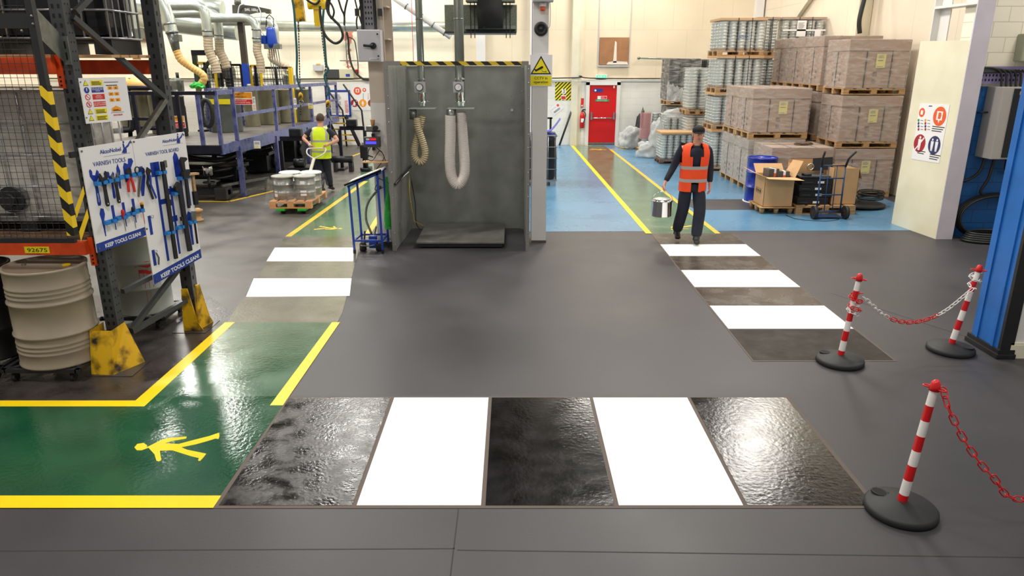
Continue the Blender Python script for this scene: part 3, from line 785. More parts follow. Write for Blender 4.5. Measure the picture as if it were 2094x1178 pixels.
def sil(polys):
    b = B()
    for p in polys: b.prism(p,.0012,Ft,0,.0003)
    return b.build('tool_outline',m_tblue,tb,True)
def bar(x,w_,y0,y1,dx=0): return [(x-w_/2,y0),(x+w_/2,y0),(x+dx+w_/2,y1),(x+dx-w_/2,y1)]
def wrench_poly(x,y,s,sx=1):
    # open jaws at top, handle down; y is the top of the jaws
    q = [(-.045,0),(-.03,.012),(-.015,-.01),(-.018,-.04),(.008,-.045),(.02,-.02),(.03,0),(.048,-.02),(.04,-.06),(.018,-.09),(.016,-.14),(.020,-.28),(.012,-.305),(-.012,-.305),(-.018,-.28),(-.012,-.14),(-.022,-.09),(-.045,-.05)]
    return [(x+a*s*sx,y+c*s) for a,c in q]
sil([wrench_poly(.105,1.875,1.05)]); sil([wrench_poly(.275,1.835,.8)])
sil([[(.345,1.67),(.365,1.67),(.372,1.78),(.385,1.83),(.365,1.90),(.345,1.86),(.34,1.78)]])
sil([[(.425,1.72),(.445,1.72),(.46,1.8),(.50,1.83),(.545,1.9),(.53,1.93),(.49,1.93),(.48,1.88),(.44,1.9),(.42,1.86)]])
sil([[(.58,1.56),(.61,1.56),(.66,1.74),(.64,1.84),(.60,1.84),(.58,1.78)]])
sil([bar(.785,.03,.865,1.86),bar(.79,.11,1.72,1.86),bar(.83,.09,1.44,1.49)])
sil([bar(.945,.028,.90,1.60),bar(.95,.14,1.52,1.58),bar(.93,.1,1.24,1.30)])
sil([[(1.03,1.68),(1.10,1.68),(1.12,1.78),(1.09,1.90),(1.06,1.93),(1.03,1.88)],bar(1.09,.03,1.36,1.68)])
sil([bar(1.175,.03,1.36,1.68)]); sil([[(1.125,.95),(1.155,.95),(1.16,1.2),(1.18,1.28),(1.13,1.31),(1.10,1.26),(1.12,1.15)]])
sil([[(.11,1.27),(.12,1.27),(.128,1.42),(.145,1.47),(.14,1.52),(.11,1.53),(.09,1.48),(.10,1.42)]])
for x,y in ((.235,1.535),(.355,1.54),(.47,1.555)): sil([bar(x,.01,y-.23,y-.12),bar(x,.03,y-.13,y)])
sil([bar(.63,.035,1.17,1.36)]); sil([bar(.615,.035,.86,1.02)])
text('Adjustable',.014,Ft @ Matrix.Translation((.112,1.585,0)) @ Matrix.Rotation(PI/2,4,'Z'),m_sign,tb,0,0,.002)
def hook(x,y,w_=.12,h_=.035,d=.05):
    b = B(); b.prism([(x-w_/2,y-h_/2),(x+w_/2,y-h_/2),(x+w_/2,y+h_/2),(x-w_/2,y+h_/2)],.008,Ft,0,.0015)
    for e in (-1,1):
        b.prism([(x+e*w_/2-.012,y-h_/2),(x+e*w_/2+.012,y-h_/2),(x+e*w_/2+.012,y+h_/2),(x+e*w_/2-.012,y+h_/2)],d,Ft,0,.0015)
    b.prism([(x-w_/2,y-h_/2+.004),(x-w_/2+.03,y-h_/2+.004),(x-w_/2+.03,y+h_/2-.004),(x-w_/2,y+h_/2-.004)],.012,Ft,0,d-.01)
    b.prism([(x+w_/2-.03,y-h_/2+.004),(x+w_/2,y-h_/2+.004),(x+w_/2,y+h_/2-.004),(x+w_/2-.03,y+h_/2-.004)],.012,Ft,0,d-.01)
    b.build('hook',m_hook,tb,True)
for x,y in ((.135,1.757),(.262,1.762),(.38,1.775),(.52,1.778),(.165,1.395),(.285,1.41),(.385,1.425),(.49,1.435),(.83,1.755),(.83,1.15),(.99,1.525),(.975,1.175),(1.09,1.665),(1.19,1.668),(1.135,1.195)): hook(x,y,.085 if x<.6 else .075)
def tool(name,label,cat,x,y,group=None):
    return thing(name,label,cat,Ft @ Vector((x,y,.02)),group=group)
def tp(par,nm,polys,mt,z=.026,t=.012):
    b = B()
    for p in polys: b.prism(p,t,Ft,0,z)
    return b.build(nm,mt,par,True)
# adjustable wrenches
for x,y,s,lab in ((.165,1.845,1.0,'larger black adjustable wrench, first tool on the top left row'),(.29,1.822,.9,'smaller black adjustable wrench, second on the top left row')):
    t = tool('adjustable_wrench',lab,'wrench',x,y); q = wrench_poly(x,y,s,-1)
    jaw = q[:10]+q[15:]; tp(t,'jaw',[jaw],m_zinc if s<1 else m_black_m); tp(t,'handle',[[q[9],q[10],q[11],q[12],q[13],q[14],q[15],q[16]]],m_black_m)
    tp(t,'hang_hole',[[(x-.005,y-.285*s),(x+.005,y-.285*s),(x+.005,y-.275*s),(x-.005,y-.275*s)]],m_sign,.0385,.001)
# pliers
t = tool('pliers','red handled pliers on the tool board','pliers',.44,1.75)
tp(t,'jaw',[[(.425,1.77),(.45,1.77),(.455,1.84),(.44,1.85),(.42,1.84)],[(.45,1.77),(.475,1.77),(.475,1.84),(.46,1.85)]],m_black_m)
tp(t,'grip',[[(.44,1.77),(.455,1.77),(.43,1.70),(.425,1.63),(.405,1.63),(.41,1.71)]],m_rink); tp(t,'grip',[[(.445,1.77),(.465,1.77),(.485,1.70),(.49,1.62),(.47,1.62),(.465,1.70)]],m_rink)
# shears
t = tool('scissors','black handled scissors on the tool board','scissors',.55,1.75)
for cx,cy in ((.545,1.815),(.60,1.80)):
    b = B(); b.bar_ring((cx,cy,.033),.026,.006,seg=16,ts=6,M=Ft,sy=1.25); b.build('finger_loop',m_kink,t,True)
tp(t,'blade',[[(.555,1.785),(.575,1.78),(.515,1.56),(.50,1.575)]],m_chrome); tp(t,'blade',[[(.59,1.77),(.575,1.76),(.50,1.58),(.515,1.565)]],m_zinc,.039,.004)
# pincers
t = tool('pincers','dark pincers with long handles beside the scissors','pliers',.65,1.7)
tp(t,'jaw',[[(.645,1.79),(.665,1.83),(.70,1.80),(.72,1.77),(.69,1.775),(.68,1.73),(.655,1.74)]],m_black_m)
tp(t,'handle',[[(.655,1.75),(.675,1.75),(.655,1.68),(.69,1.52),(.67,1.515),(.63,1.68)]],m_black_m); tp(t,'handle',[[(.665,1.75),(.69,1.75),(.68,1.66),(.72,1.53),(.705,1.515),(.66,1.65)]],m_tblue,.038,.006)
# screwdrivers
for x,y,hc,sc_,lab in ((.307,1.485,m_rink,1,'red handled screwdriver, second in the lower row'),(.425,1.49,m_kink,1,'black handled screwdriver, third in the lower row'),(.535,1.51,m_kink,1.0,'black and amber screwdriver with a red shaft, last in the lower row')):
    t = tool('screwdriver',lab,'screwdriver',x,y-.05)
    F2 = Ft @ Matrix.Translation((x,y,.035)) @ Matrix.Rotation(PI/2,4,'X')
    b = B(); b.lathe([(.004,-.0),(.014,.008),(.016,.03),(.012,.06),(.014,.085),(.006,.095)],M=F2,seg=12); b.build('handle',hc,t,True)
    b = B(); b.lathe([(.0035,.09),(.0035,.19),(.002,.21)],M=F2,seg=8); b.build('shaft',m_rink if 'amber' in lab else m_zinc,t,True)
    if 'amber' in lab: b = B(); b.lathe([(.0155,.0),(.0168,.012),(.0155,.02)],M=F2,seg=12); b.build('amber_cap',m_amber,t,True)
# bung bars
t = tool('bung_wrench','long black steel bar, leftmost on the right board','bar tool',.85,1.3)
tp(t,'shaft',[bar(.85,.038,.875,1.86)],m_black_m,.028,.022); tp(t,'lug',[bar(.872,.03,1.80,1.87)],m_zinc,.05,.01); tp(t,'lug',[bar(.875,.02,1.42,1.48)],m_black_m,.03,.02)
t = tool('bung_wrench','thick black bar with a hooked head, right of the first bar','bar tool',1.03,1.2)
tp(t,'shaft',[[(1.02,.91),(1.07,.91),(1.04,1.60),(.995,1.60)]],m_black_m,.028,.026); tp(t,'hook_head',[[(.955,1.55),(1.0,1.53),(1.04,1.6),(1.0,1.64),(.955,1.6)]],m_black_m,.03,.03); tp(t,'lug',[bar(1.0,.035,1.24,1.28)],m_black_m,.03,.02)
# pipe wrench
t = tool('pipe_wrench','large dark pipe wrench near the right edge of the board','wrench',1.12,1.6)
tp(t,'hook_jaw',[[(1.085,1.72),(1.115,1.72),(1.115,1.82),(1.16,1.845),(1.15,1.865),(1.10,1.875),(1.07,1.845)]],m_black_m,.03,.03)
tp(t,'jaw_block',[[(1.07,1.66),(1.15,1.66),(1.16,1.70),(1.165,1.745),(1.12,1.745),(1.075,1.73)]],m_black_m,.026,.045)
tp(t,'handle',[[(1.10,1.35),(1.125,1.35),(1.14,1.66),(1.11,1.66)]],m_black_m,.03,.02)
# hammer with file-grip handle
t = tool('hammer','wooden hammer with a black grip overhanging the board edge','hammer',1.22,1.6)
tp(t,'head',[[(1.14,1.685),(1.27,1.675),(1.275,1.695),(1.16,1.705)]],m_cardL,.03,.05); tp(t,'handle',[bar(1.21,.028,1.5,1.68)],m_wood,.04,.02); tp(t,'grip',[bar(1.205,.045,1.37,1.51)],m_kink,.035,.03)
# chisel
t = tool('scraper','metal scraper with a thin black shaft on the lowest hook','scraper',1.165,1.2)
tp(t,'blade',[[(1.13,1.21),(1.19,1.21),(1.20,1.30),(1.14,1.31)]],m_zinc,.03,.012); tp(t,'shaft',[bar(1.165,.016,.96,1.21)],m_kink,.03,.014)
t = tool('opener','small steel ring opener hanging on the white board','opener',.65,1.35)
b = B(); b.bar_ring((.65,1.35,.02),.016,.003,seg=14,ts=6,M=Ft); b.build('ring',m_chrome,t,True)
t = tool('hex_key_set','small folding steel key tool near the lower corner of the board','hex key',.65,.95)
tp(t,'key',[[(.63,.985),(.64,.99),(.665,.93),(.65,.86),(.64,.862),(.652,.93)]],m_zinc,.01,.01); b=B(); b.bar_ring((.635,1.0,.018),.012,.003,seg=12,ts=5,M=Ft); b.build('ring',m_chrome,t,True)
# ================================================================== CENTRE: booth, columns, lectern
m_zinc_p = mat('dull galvanised sheet', (158,160,154), .36, .35, col2=(138,140,134), nscale=3.5, rvar=.1, bump=.03, bscale=5)
bt = thing('extraction_booth','grey galvanised sheet metal extraction booth between the two columns','booth',(-.8,11.6,0))
B().box(-1.76,12.42,0,-.62,12.45,2.74).build('back_panel',m_zinc_p,bt,True); B().box(-.62,12.421,0,.2,12.45,2.74).build('back_panel',m_zinc_p,bt,True)
def wall_panel(ax,ay,bx,by,z0,z1,nm):
    b = B(); d = Vector((bx-ax,by-ay,0)); L = d.length; F = frame((ax,ay,0),d,(0,0,1)); b.prism([(0,z0),(L,z0),(L,z1),(0,z1)],.02,F,0,-.01); return b.build(nm,m_zinc_p,bt,True)
wall_panel(-1.80,10.87,-1.755,12.42,1.02,2.74,'side_panel'); wall_panel(-1.80,10.87,-1.755,12.42,.01,1.0,'side_panel')
wall_panel(.235,10.87,.205,12.42,.01,2.74,'side_panel')
m_bp = mat('brushed edge steel', (150,146,142), .4, .5)
B().box(-1.845,10.83,0,-1.785,10.88,2.75).build('front_post',m_bp,bt,True); B().box(.21,10.83,0,.265,10.88,2.75).build('front_post',m_bp,bt,True)
B().box(-1.77,12.37,0,-1.73,12.42,2.74).build('corner_angle',m_bp,bt,True); B().box(.15,12.37,0,.2,12.42,2.74).build('corner_angle',m_zinc_p,bt,True)
B().box(-1.84,10.835,2.74,-1.60,10.875,2.80).box(.14,10.835,2.74,.24,10.875,2.80).build('end_plate',m_bp,bt,True)
B().box(-1.60,10.835,2.742,.14,10.87,2.797).build('striped_beam',stripe_mat('beam hazard stripes',(30,28,22),(224,190,30),.176,(.82,0,1.0)),bt,True)
B().box(-1.76,12.4,2.72,.2,12.46,2.76).build('top_rail',m_paintc,bt,True)
rvp = []
for i in range(15):
    z = .1+i*.185; rvp += [(-1.80,10.826,z),(-1.742,12.365,z),(.24,10.826,z),(.17,12.365,z)]
rv = B().ball((0,0,0),.008,seg=6).build('rivet',m_chrome,bt)
for i,q in enumerate(rvp):
    o = rv if not i else rv.copy()
    if i: COL.objects.link(o)
    o.location = Vector(q)-bt.location
b = B(); b.tube([(-1.77,10.9,1.02),(-1.72,12.35,1.10)],.018,8); b.build('rail',m_black_m,bt,True)
B().tube([(-1.76,12.38,1.1),(-1.74,12.2,.6),(-1.7,12.3,.16),(-1.5,12.36,.03)],.006,6).build('wire',m_yp2,bt,True)
B().tube(bez([(-1.75,12.38,1.0),(-1.68,12.38,.5),(-1.62,12.3,.03),(-1.2,12.36,.02)]),.007,6).build('wire',m_hosek,bt,True)
B().box(-.02,12.4,2.0,.02,12.42,2.04).build('latch',m_chrome,bt,True)

# extraction ducts with gauges and hanging hoses
def ribbed(path, r, pitch, depth, seg=14, closed=False):
    pts = bez(path, 24); L = [0]
    for a, c in zip(pts, pts[1:]): L.append(L[-1]+(c-a).length)
    n = int(L[-1]/pitch*4); out = []; rs = []; j = 0
    for i in range(n+1):
        s_ = L[-1]*i/n
        while j < len(L)-2 and L[j+1] < s_: j += 1
        t = (s_-L[j])/max(1e-9, L[j+1]-L[j]); out.append(pts[j].lerp(pts[j+1], t)); rs.append(r + (depth if i % 4 in (0, 1) else 0))
    return out, rs
def hose(name, path, r, mt, mt2, par, pitch=.03, depth=.006, seg=14):
    pts, rs = ribbed(path, r, pitch, depth); b = B(); b.tube(pts, rs, seg)
    n = len(pts)-1; per = seg
    for i in range(n):
        if i % 4 == 0:
            for k in range(per): b.m[i*per+k] = 1
    return b.build(name, [mt, mt2], par, True)
for (x, r, lab, hl, px) in ((-1.41,.054,'slim steel extraction duct with a gauge and short looped hose','d1',0),(-.81,.073,'thicker steel extraction duct with a gauge and long pale hose','d2',0)):
    t = thing('extraction_duct', lab, 'duct', (x,11.7,2.1))
    B().cyl((x,11.7,2.13),(x,11.7,CEIL-.02),r,24).build('duct_pipe', m_duct, t, True)
    b = B(); b.cyl((x,11.7,2.52),(x,11.7,2.535),r+.006,24); b.cyl((x,11.7,3.4),(x,11.7,3.415),r+.006,24); b.build('joint_band', m_zinc, t, True)
    xb = x-.02
    B().box(xb-.08,11.6,2.335,xb+.085,11.625,2.495).build('gauge_plate', m_gbox, t, True)
    g = B().cyl((xb,11.6,2.415),(xb,11.57,2.415),.056,24).build('gauge_bezel', m_black_m, t, True)
    b = B(); b.cyl((xb,11.571,2.415),(xb,11.567,2.415),.047,24); b.build('gauge_dial', m_sign, g, True)
    b = B(); b.beam((xb,11.5665,2.405),(xb+.02,11.5665,2.445),.004,.002); b.build('gauge_needle', m_rink, g, True)
    b = B(); b.ball((x,11.7-r,2.27),.014,seg=10); b.build('red_plug', m_plred, t, True)
    b = B(); b.cyl((x,11.7,2.175),(x,11.7,2.2),r+.012,24); b.cyl((x+r,11.68,2.19),(x+r+.07,11.66,2.21),.008,8); b.build('clamp_ring', m_chrome, t, True)
    B().box(x-.2,11.55,2.085,x+.22,11.85,2.10,0,None,.004).build('flange_shelf', m_duct, t, True)
    b = B(); b.cyl((x-.14-.0,11.62,2.08),(x-.14,11.62,1.93 if r<.06 else 1.88),r+.004,20); b.build('hose_collar', m_zinc, t, True)
def pp(l, Y): return [P(a, c, Y+dy) for a, c, dy in l]
dks = [o for o in COL.objects if o.name.startswith('extraction_duct')]
hose('hanging_hose', pp([(852,240,0),(855,262,0),(865,292,.02),(870,312,.02),(866,327,.02),(857,331,.02),(848,320,.05),(848,300,.08),(856,272,.1),(864,236,.1)],11.6), .053, m_hose1, m_hosed, dks[0], .032, .006)
hose('hanging_hose', pp([(921,236,0),(921,280,0),(920,330,0),(924,362,0),(936,378,.0),(948,362,.03),(950,335,.06),(946,280,.1),(942,230,.1)],11.6), .083, m_hose2, mat('clear spiral shade',(180,160,152),.4), dks[1], .022, .003, 18)

# weighing platform
t = thing('weigh_platform','low dark steel weighing platform on the booth floor','platform scale',(-.81,11.6,0))
B().box(-1.50,10.98,.075,-.12,12.33,.105,0,None,.008).build('top_plate',mat('scuffed dark plate',(116,113,108),.4,.3,noise=.25,nscale=5,rvar=.1),t,True)
B().box(-1.46,11.01,.02,-.15,12.30,.073).build('base_frame',m_black_m,t,True)
b = B()
for x in (-1.4,-.22):
    for y in (11.1,12.2): b.cyl((x,y,0),(x,y,.03),.035,12)
b.build('feet',m_rub,t,True)

# left column (H section) with switch box
cl = thing('steel_column','cream steel column carrying the grey switch box, left of the booth','column',(-2.0,11.35,0))
B().box(-2.13,11.2,2.2,-1.87,11.225,CEIL).box(-2.12,11.55,0,-1.80,11.575,CEIL).box(-2.01,11.22,0,-1.99,11.56,CEIL).box(-1.99,11.22,2.75,-1.82,11.56,2.77).box(-1.99,11.22,3.1,-1.82,11.56,3.12).box(-1.99,11.22,3.55,-1.82,11.56,3.57).build('column_section',mat('beige painted steel',(206,192,176),.5,noise=.1,nscale=2),cl,True)
B().box(-2.13,11.19,.0,-1.87,11.22,2.2).build('lower_casing',m_paintw,cl,True)
B().box(-2.15,11.18,0,-1.85,11.6,.06).build('foot_plate',m_dirty,cl,True)
t = thing('switch_box','pale grey switch enclosure with a rotary handle on the left column','switch box',(-2.05,11.05,2.79))
B().box(-2.225,10.98,2.79,-1.89,11.18,3.23,0,None,.008).build('enclosure',m_gbox,t,True)
B().box(-2.215,10.97,2.80,-1.90,10.98,3.22,0,None,.004).build('door_panel',m_gbox,t,True)
b = B(); b.cyl((-1.995,10.97,3.01),(-1.995,10.94,3.01),.045,24); b.build('handle_boss',m_black_m,t,True)
b = B(); b.tube([(-1.995,10.93,3.01),(-2.06,10.925,3.012),(-2.13,10.925,3.015)],[.028,.018,.018],12); b.build('rotary_handle',m_kink,t,True)
for q in ((-1.93,3.17),(-1.93,2.87)): B().cyl((q[0],10.97,q[1]),(q[0],10.962,q[1]),.012,12).build('lock_screw',m_black_m,t,True)
Fq = frame((-2.06,10.968,2.82),(1,0,0),(0,0,1)); plate(t,Fq,0,0,.11,.022,m_sign,.001,0,'label_strip'); bb=B(); lines(bb,Fq,.01,.15,.002,.02,2,0,z=.0015); bb.build('small_print',m_gink,t,True)
# cable tray above the box
t = thing('cable_tray','dark perforated cable tray with two black cables above the switch box','cable tray',(-2.08,11.1,3.24))
b = B(); b.box(-2.15,11.14,3.24,-1.98,11.15,CEIL-.3); z=3.3
while z < 6.5:
    for x in (-2.11,-2.07,-2.03): b.box(x-.008,11.136,z,x+.008,11.139,z+.03,1)
    z += .075
b.build('tray',[mat('grey tray',(120,120,124),.4,.4),m_hole],t,True)
for x in (-2.165,-1.975): B().cyl((x,11.12,3.24),(x-.02,11.12,6.6),.022,10).build('cable',m_hosek,t,True)
for x in (-2.23,-1.9): B().box(x-.03,11.1,3.42,x+.03,11.14,3.52).build('bracket',m_black_m,t,True)

# right column with CCTV sign, sounder, beacon and box
cr = thing('steel_column','white steel column with the yellow camera warning sign','column',(.43,11.5,0))
B().box(.315,11.38,.0,.545,11.40,CEIL).box(.33,11.66,0,.53,11.68,CEIL).box(.42,11.40,0,.44,11.66,CEIL).build('column_section',m_paintw,cr,True)
B().box(.295,11.385,0,.312,11.42,CEIL).build('side_channel',m_gbox,cr,True)
B().box(.31,11.375,0,.55,11.70,.035).build('foot_plate',m_edge,cr,True)
t = thing('warning_sign','white and yellow CCTV in operation warning sign on the column','sign',(.43,11.36,2.44))
Fc = frame((.27,11.365,2.435),(1,0,0),(0,0,1))
plate(t,Fc,0,0,.335,.455,m_sign,.006,-.006,'backing')
b = B(); b.prism([(.008,.175),(.322,.175),(.165,.442)],.001,Fc,1,0); b.prism([(.038,.193),(.292,.193),(.165,.408)],.001,Fc,0,.0012)
b.prism([(.008,.012),(.325,.012),(.325,.155),(.008,.155)],.001,Fc,0,0)
b.prism([(.075,.235),(.085,.212),(.195,.265),(.20,.262),(.195,.29),(.18,.295)],.001,Fc,1,.0025)
b.prism([(.065,.238),(.09,.222),(.10,.24),(.075,.255)],.001,Fc,1,.0037)
b.prism([(.165,.25),(.172,.25),(.188,.21),(.24,.21),(.24,.216),(.193,.216)],.001,Fc,1,.0049); b.prism([(.238,.20),(.244,.20),(.244,.228),(.238,.228)],.001,Fc,1,.0058)
b.build('symbol_panel',[m_yink,m_kink],t,True)
text('CCTV in\noperation',.040,Fc,m_kink,t,.167,.102,.0015,'CENTER',bold=.0006)
t = thing('wall_sounder','black round wall speaker on the white column','speaker',(.43,11.36,3.26))
b = B(); F2 = Matrix.Translation((.43,11.378,3.255)) @ Matrix.Rotation(PI/2,4,'X')
b.lathe([(.04,-.0),(.098,.0),(.102,.02),(.085,.045),(.055,.05),(.05,.035),(.03,.03),(.02,.05),(.0,.055)],M=F2,seg=28,caps=False); b.build('horn',m_rub,t,True)
B().tube(bez([(.53,11.375,3.27),(.56,11.37,3.3),(.565,11.37,3.5),(.555,11.37,3.62)],8),.006,6).build('lead',m_gbox,t,True)
t = thing('beacon','small white and amber beacon under the grey box on the column','beacon',(.45,11.33,3.5))
B().cyl((.45,11.32,3.56),(.45,11.32,3.615),.05,18).build('mount',m_sign,t,True); B().cyl((.45,11.32,3.50),(.45,11.32,3.56),.035,18).build('lens',m_oink,t,True)
t = thing('junction_box','grey metal box at the top of the white column','junction box',(.45,11.3,3.62))
B().box(.30,11.2,3.62,.60,11.378,4.1,0,None,.006).build('enclosure',m_gbox,t,True); B().box(.31,11.19,3.63,.59,11.2,4.09).build('door_panel',m_gbox,t,True)

# lectern stand
lt = thing('lectern_stand','blue tubular stand with a sloping desk of papers beside the booth','lectern',(-2.2,10.9,0))
L0, R0 = (-2.40,10.68), (-1.97,10.68)
for a, c, zt in ((( -2.42,10.68),(-2.40,10.68),1.03),((-2.38,11.08),(-2.36,11.08),1.03),((-1.99,10.68),(-1.97,10.68),1.22),((-1.97,11.10),(-1.95,11.10),1.22)):
    l = B().beam((c[0],c[1],.03),(a[0],a[1],zt),.03,.03).build('leg',m_blue,lt,True)
    B().box(c[0]-.018,c[1]-.018,0,c[0]+.018,c[1]+.018,.06).build('foot',m_kink,l,True)
for z in (.20,): 
    for a,c in (((-2.40,10.68,z),(-1.97,10.68,z)),((-2.37,11.08,z),(-1.96,11.10,z)),((-2.40,10.68,z),(-2.37,11.08,z)),((-1.97,10.68,z),(-1.96,11.1,z))): B().beam(a,c,.028,.028).build('rail',m_blue,lt,True)
for y in (10.68,11.09): B().beam((-2.44,y,1.025),(-1.93,y,1.235),.03,.03).build('desk_rail',m_blue,lt,True)
ang = math.atan(.2/.5); Fd = frame((-2.47,10.62,1.04),(math.cos(ang),0,math.sin(ang)),(0,1,0))
B().prism([(0,0),(.60,0),(.60,.55),(0,.55)],.018,Fd).build('desk_panel',m_gbox,lt,True)
B().prism([(0,0),(.012,0),(.012,.55),(0,.55)],.03,Fd).prism([(0,0),(.60,0),(.60,.012),(0,.012)],.03,Fd).build('desk_rim',m_zinc,lt,True)
for k,(x,y,r_) in enumerate(((.06,.06,.05),(.3,.1,-.06))):
    F3 = Fd @ Matrix.Translation((x,y,.019)) @ Matrix.Rotation(r_,4,'Z')
    o = B().prism([(0,0),(.22,0),(.22,.30),(0,.30)],.004,F3).build('paper_sheet',m_paper); tag(o,('white paper sheet at the low end of the blue lectern','white paper sheet at the high end of the blue lectern')[k],'paper')
# things stored in the lectern foot
b = B(); b.bar_ring((-2.22,10.88,.10),.13,.012,seg=24); b.build('hoop',m_zinc); tag(bpy.data.objects['hoop'],'thin grey metal hoop lying under the blue lectern','hoop')
for x,l in ((-2.30,'small black pot under the left side of the lectern'),(-2.05,'small black pot under the right side of the lectern')):
    b = B(); b.lathe([(.04,0),(.055,.02),(.055,.10),(.045,.12),(.03,.13)],(x,10.84,0),16); o = b.build('oil_pot',m_rub); tag(movebase(o,(x,10.84,0)),l,'pot')
o = B().beam((-2.16,10.9,.12),(-2.10,10.95,.36),.02,.02).beam((-2.3,10.95,.12),(-2.27,10.9,.3),.025,.012).build('hand_tool',m_zinc); tag(o,'grey metal tools leaning inside the foot of the lectern','hand tool')
o = B().box(-2.2,10.8,.05,-2.08,10.9,.24,0,None,.01).build('tool_block',m_blue); tag(movebase(o,(-2.14,10.85,.05)),'small blue metal block in the foot of the lectern','block')
# green spiral hose
b = B(); pts = []
for i in range(520):
    t_ = i/519; z = 1.12-.80*t_; rr = .018+.05*min(1,max(0,(t_-.25)*2)); a_ = i*.62
    pts.append((-1.905+rr*math.cos(a_),10.98+rr*math.sin(a_),z))
b.tube(pts,.0065,5); o = b.build('spiral_air_hose',m_greenp); tag(movebase(o,(-1.905,10.98,.3)),'bright green coiled air hose hanging beside the booth','hose')
b = B(); b.tube(bez([(-2.03,11.15,.95),(-2.24,11.15,.7),(-2.28,11.1,.45),(-2.2,11.05,.22)],8),.018,8); o = b.build('grey_hose',m_zinc); tag(movebase(o,(-2.2,11.05,.22)),'grey hose bowing out beside the left column','hose')
# scale indicators on the column
t = thing('scale_display','grey scale indicator with a red and a blue lit display','scale display',(-2.1,11.05,1.6))
B().box(-2.23,11.02,1.56,-1.99,11.14,1.71,0,None,.008).build('housing',m_gboxd,t,True)
B().box(-2.2,11.01,1.61,-2.04,11.02,1.65).build('blue_display',m_screen,t,True); B().box(-2.13,11.01,1.665,-2.04,11.02,1.695).build('red_display',m_redl,t,True)
B().box(-2.19,11.012,1.665,-2.14,11.02,1.695).build('keypad',m_gbox,t,True)
B().box(-2.13,11.14,1.5,-2.09,11.19,1.75).build('bracket',m_black_m,t,True)
t = thing('sampling_pump','small grey and black device on a bracket above the scale indicator','device',(-2.1,11.1,1.78))
B().box(-2.19,11.05,1.80,-2.08,11.13,1.87,0,None,.01).build('body',m_zinc,t,True); B().cyl((-2.05,11.02,1.84),(-2.05,11.12,1.84),.035,14).build('motor',m_kink,t,True)
B().box(-2.23,11.13,1.78,-2.0,11.188,1.80).build('bracket',m_black_m,t,True)
t = thing('paper_cup','tan paper cup on the ledge of the left column','cup',(-2.1,11.13,1.89))
b = B(); b.lathe([(.024,0),(.036,.09),(.038,.092),(.034,.09),(.022,.004),(0,.004)],(-2.09,11.09,1.872),18); b.build('cup_wall',mat('tan card cup',(214,160,104),.7),t,True)
o = B().box(-2.27,11.0,1.33,-1.88,11.188,1.345).build('small_shelf',m_cardL); tag(movebase(o,(-2.1,11.1,1.33)),'small wooden shelf with leads below the scale indicator','shelf')
b = B(); 
for q in ([(-2.14,11.06,1.56),(-2.2,11.03,1.42),(-2.12,11.05,1.36),(-2.0,11.1,1.5),(-1.92,11.15,1.3)],[(-2.05,11.06,1.56),(-1.95,11.1,1.4),(-2.1,11.1,1.15),(-1.9,11.12,1.0)],[(-2.2,11.06,1.56),(-2.22,11.05,1.3),(-2.05,11.1,1.1),(-2.12,11.12,.9),(-1.95,11.14,.95)]): b.tube(bez(q,8),.006,5)
o = b.build('instrument_leads',m_hosek); tag(movebase(o,(-2.1,11.1,1.3)),'tangled black leads hanging below the scale indicator','cable')

# overhead heater, pipes
t = thing('air_heater','dark speckled air heater hanging above the booth','heater',P(985,65,14.5))
q0, q1 = P(910,65,14.5), P(1057,12,14.5)
m_spk = mat('speckled dark steel',(70,74,64),.5,.3,col2=(112,116,100),nscale=50)
B().box(q0.x,14.5,q0.z,q1.x,15.3,q1.z+.02,0,None,.01).build('casing',m_spk,t,True)
B().box(P(950,0,14.4).x,14.3,q0.z+.04,q1.x-.02,14.5,q0.z+.10).build('front_rail',m_zinc,t,True)
B().box(q0.x,14.38,q0.z-.03,q1.x-.01,15.3,q0.z).build('bottom_tray',m_black_m,t,True)
a, c = P(976,58,14.2), P(1030,58,14.2)
b = B(); b.tube([((a.x+c.x)/2,14.3,a.z),((a.x+c.x)/2-.01,14.3,a.z+.35),((a.x+c.x)/2-.01,14.3,CEIL-.4)],[(c.x-a.x)/2-.01,(c.x-a.x)/2,(c.x-a.x)/2],28); b.build('black_sleeve',m_hole,t,True)
for px in (962,970,1035,1043): 
    q = P(px,0,14.25); B().cyl((q.x,14.25,q0.z-.12),(q.x,14.25,CEIL-.3),.008,6).build('hanging_rod',m_black_m,t,True)
B().box(P(953,4,14.3).x,14.2,P(953,4,14.3).z,P(1053,4,14.3).x,14.6,P(953,4,14.3).z+.12).build('upper_tray',m_spk,t,True)
def pipe(name,label,pts,r,mt,seg=18,cat='pipe',bands=()):
    b = B(); b.tube(pts,r,seg)
    t = thing(name,label,cat,pts[0]); b.build('pipe_run',mt,t,True)
    for i,(p,d) in enumerate(bands):
        p=Vector(p); d=Vector(d).normalized(); B().cyl(p-d*.012,p+d*.012,r+.012,seg).build('joint_band',m_zinc,t,True)
    return t
a, c = P(800,-8,17), P(1010-88,76,17)
bd=[((a.lerp(c,f)),c-a) for f in (.25,.5,.7,.9)]
pipe('white_pipe','white sloping pipe behind the extraction ducts',[a,c],.06,m_paintw,bands=bd)
a, c = P(535,53,24.9), P(918,55,24.9)
pipe('main_duct','long horizontal steel duct along the back wall',[a,c],.165,m_duct,24,'duct',[(a.lerp(c,f),c-a) for f in (.2,.45,.7)])
b = B(); p0 = P(841,-6,15.5); p1 = P(847,170,15.5)
b.tube([p0,p1],.006,5); o = b.build('pull_chain',m_rink); tag(movebase(o,p1),'thin red pull chain behind the slim extraction duct','chain')
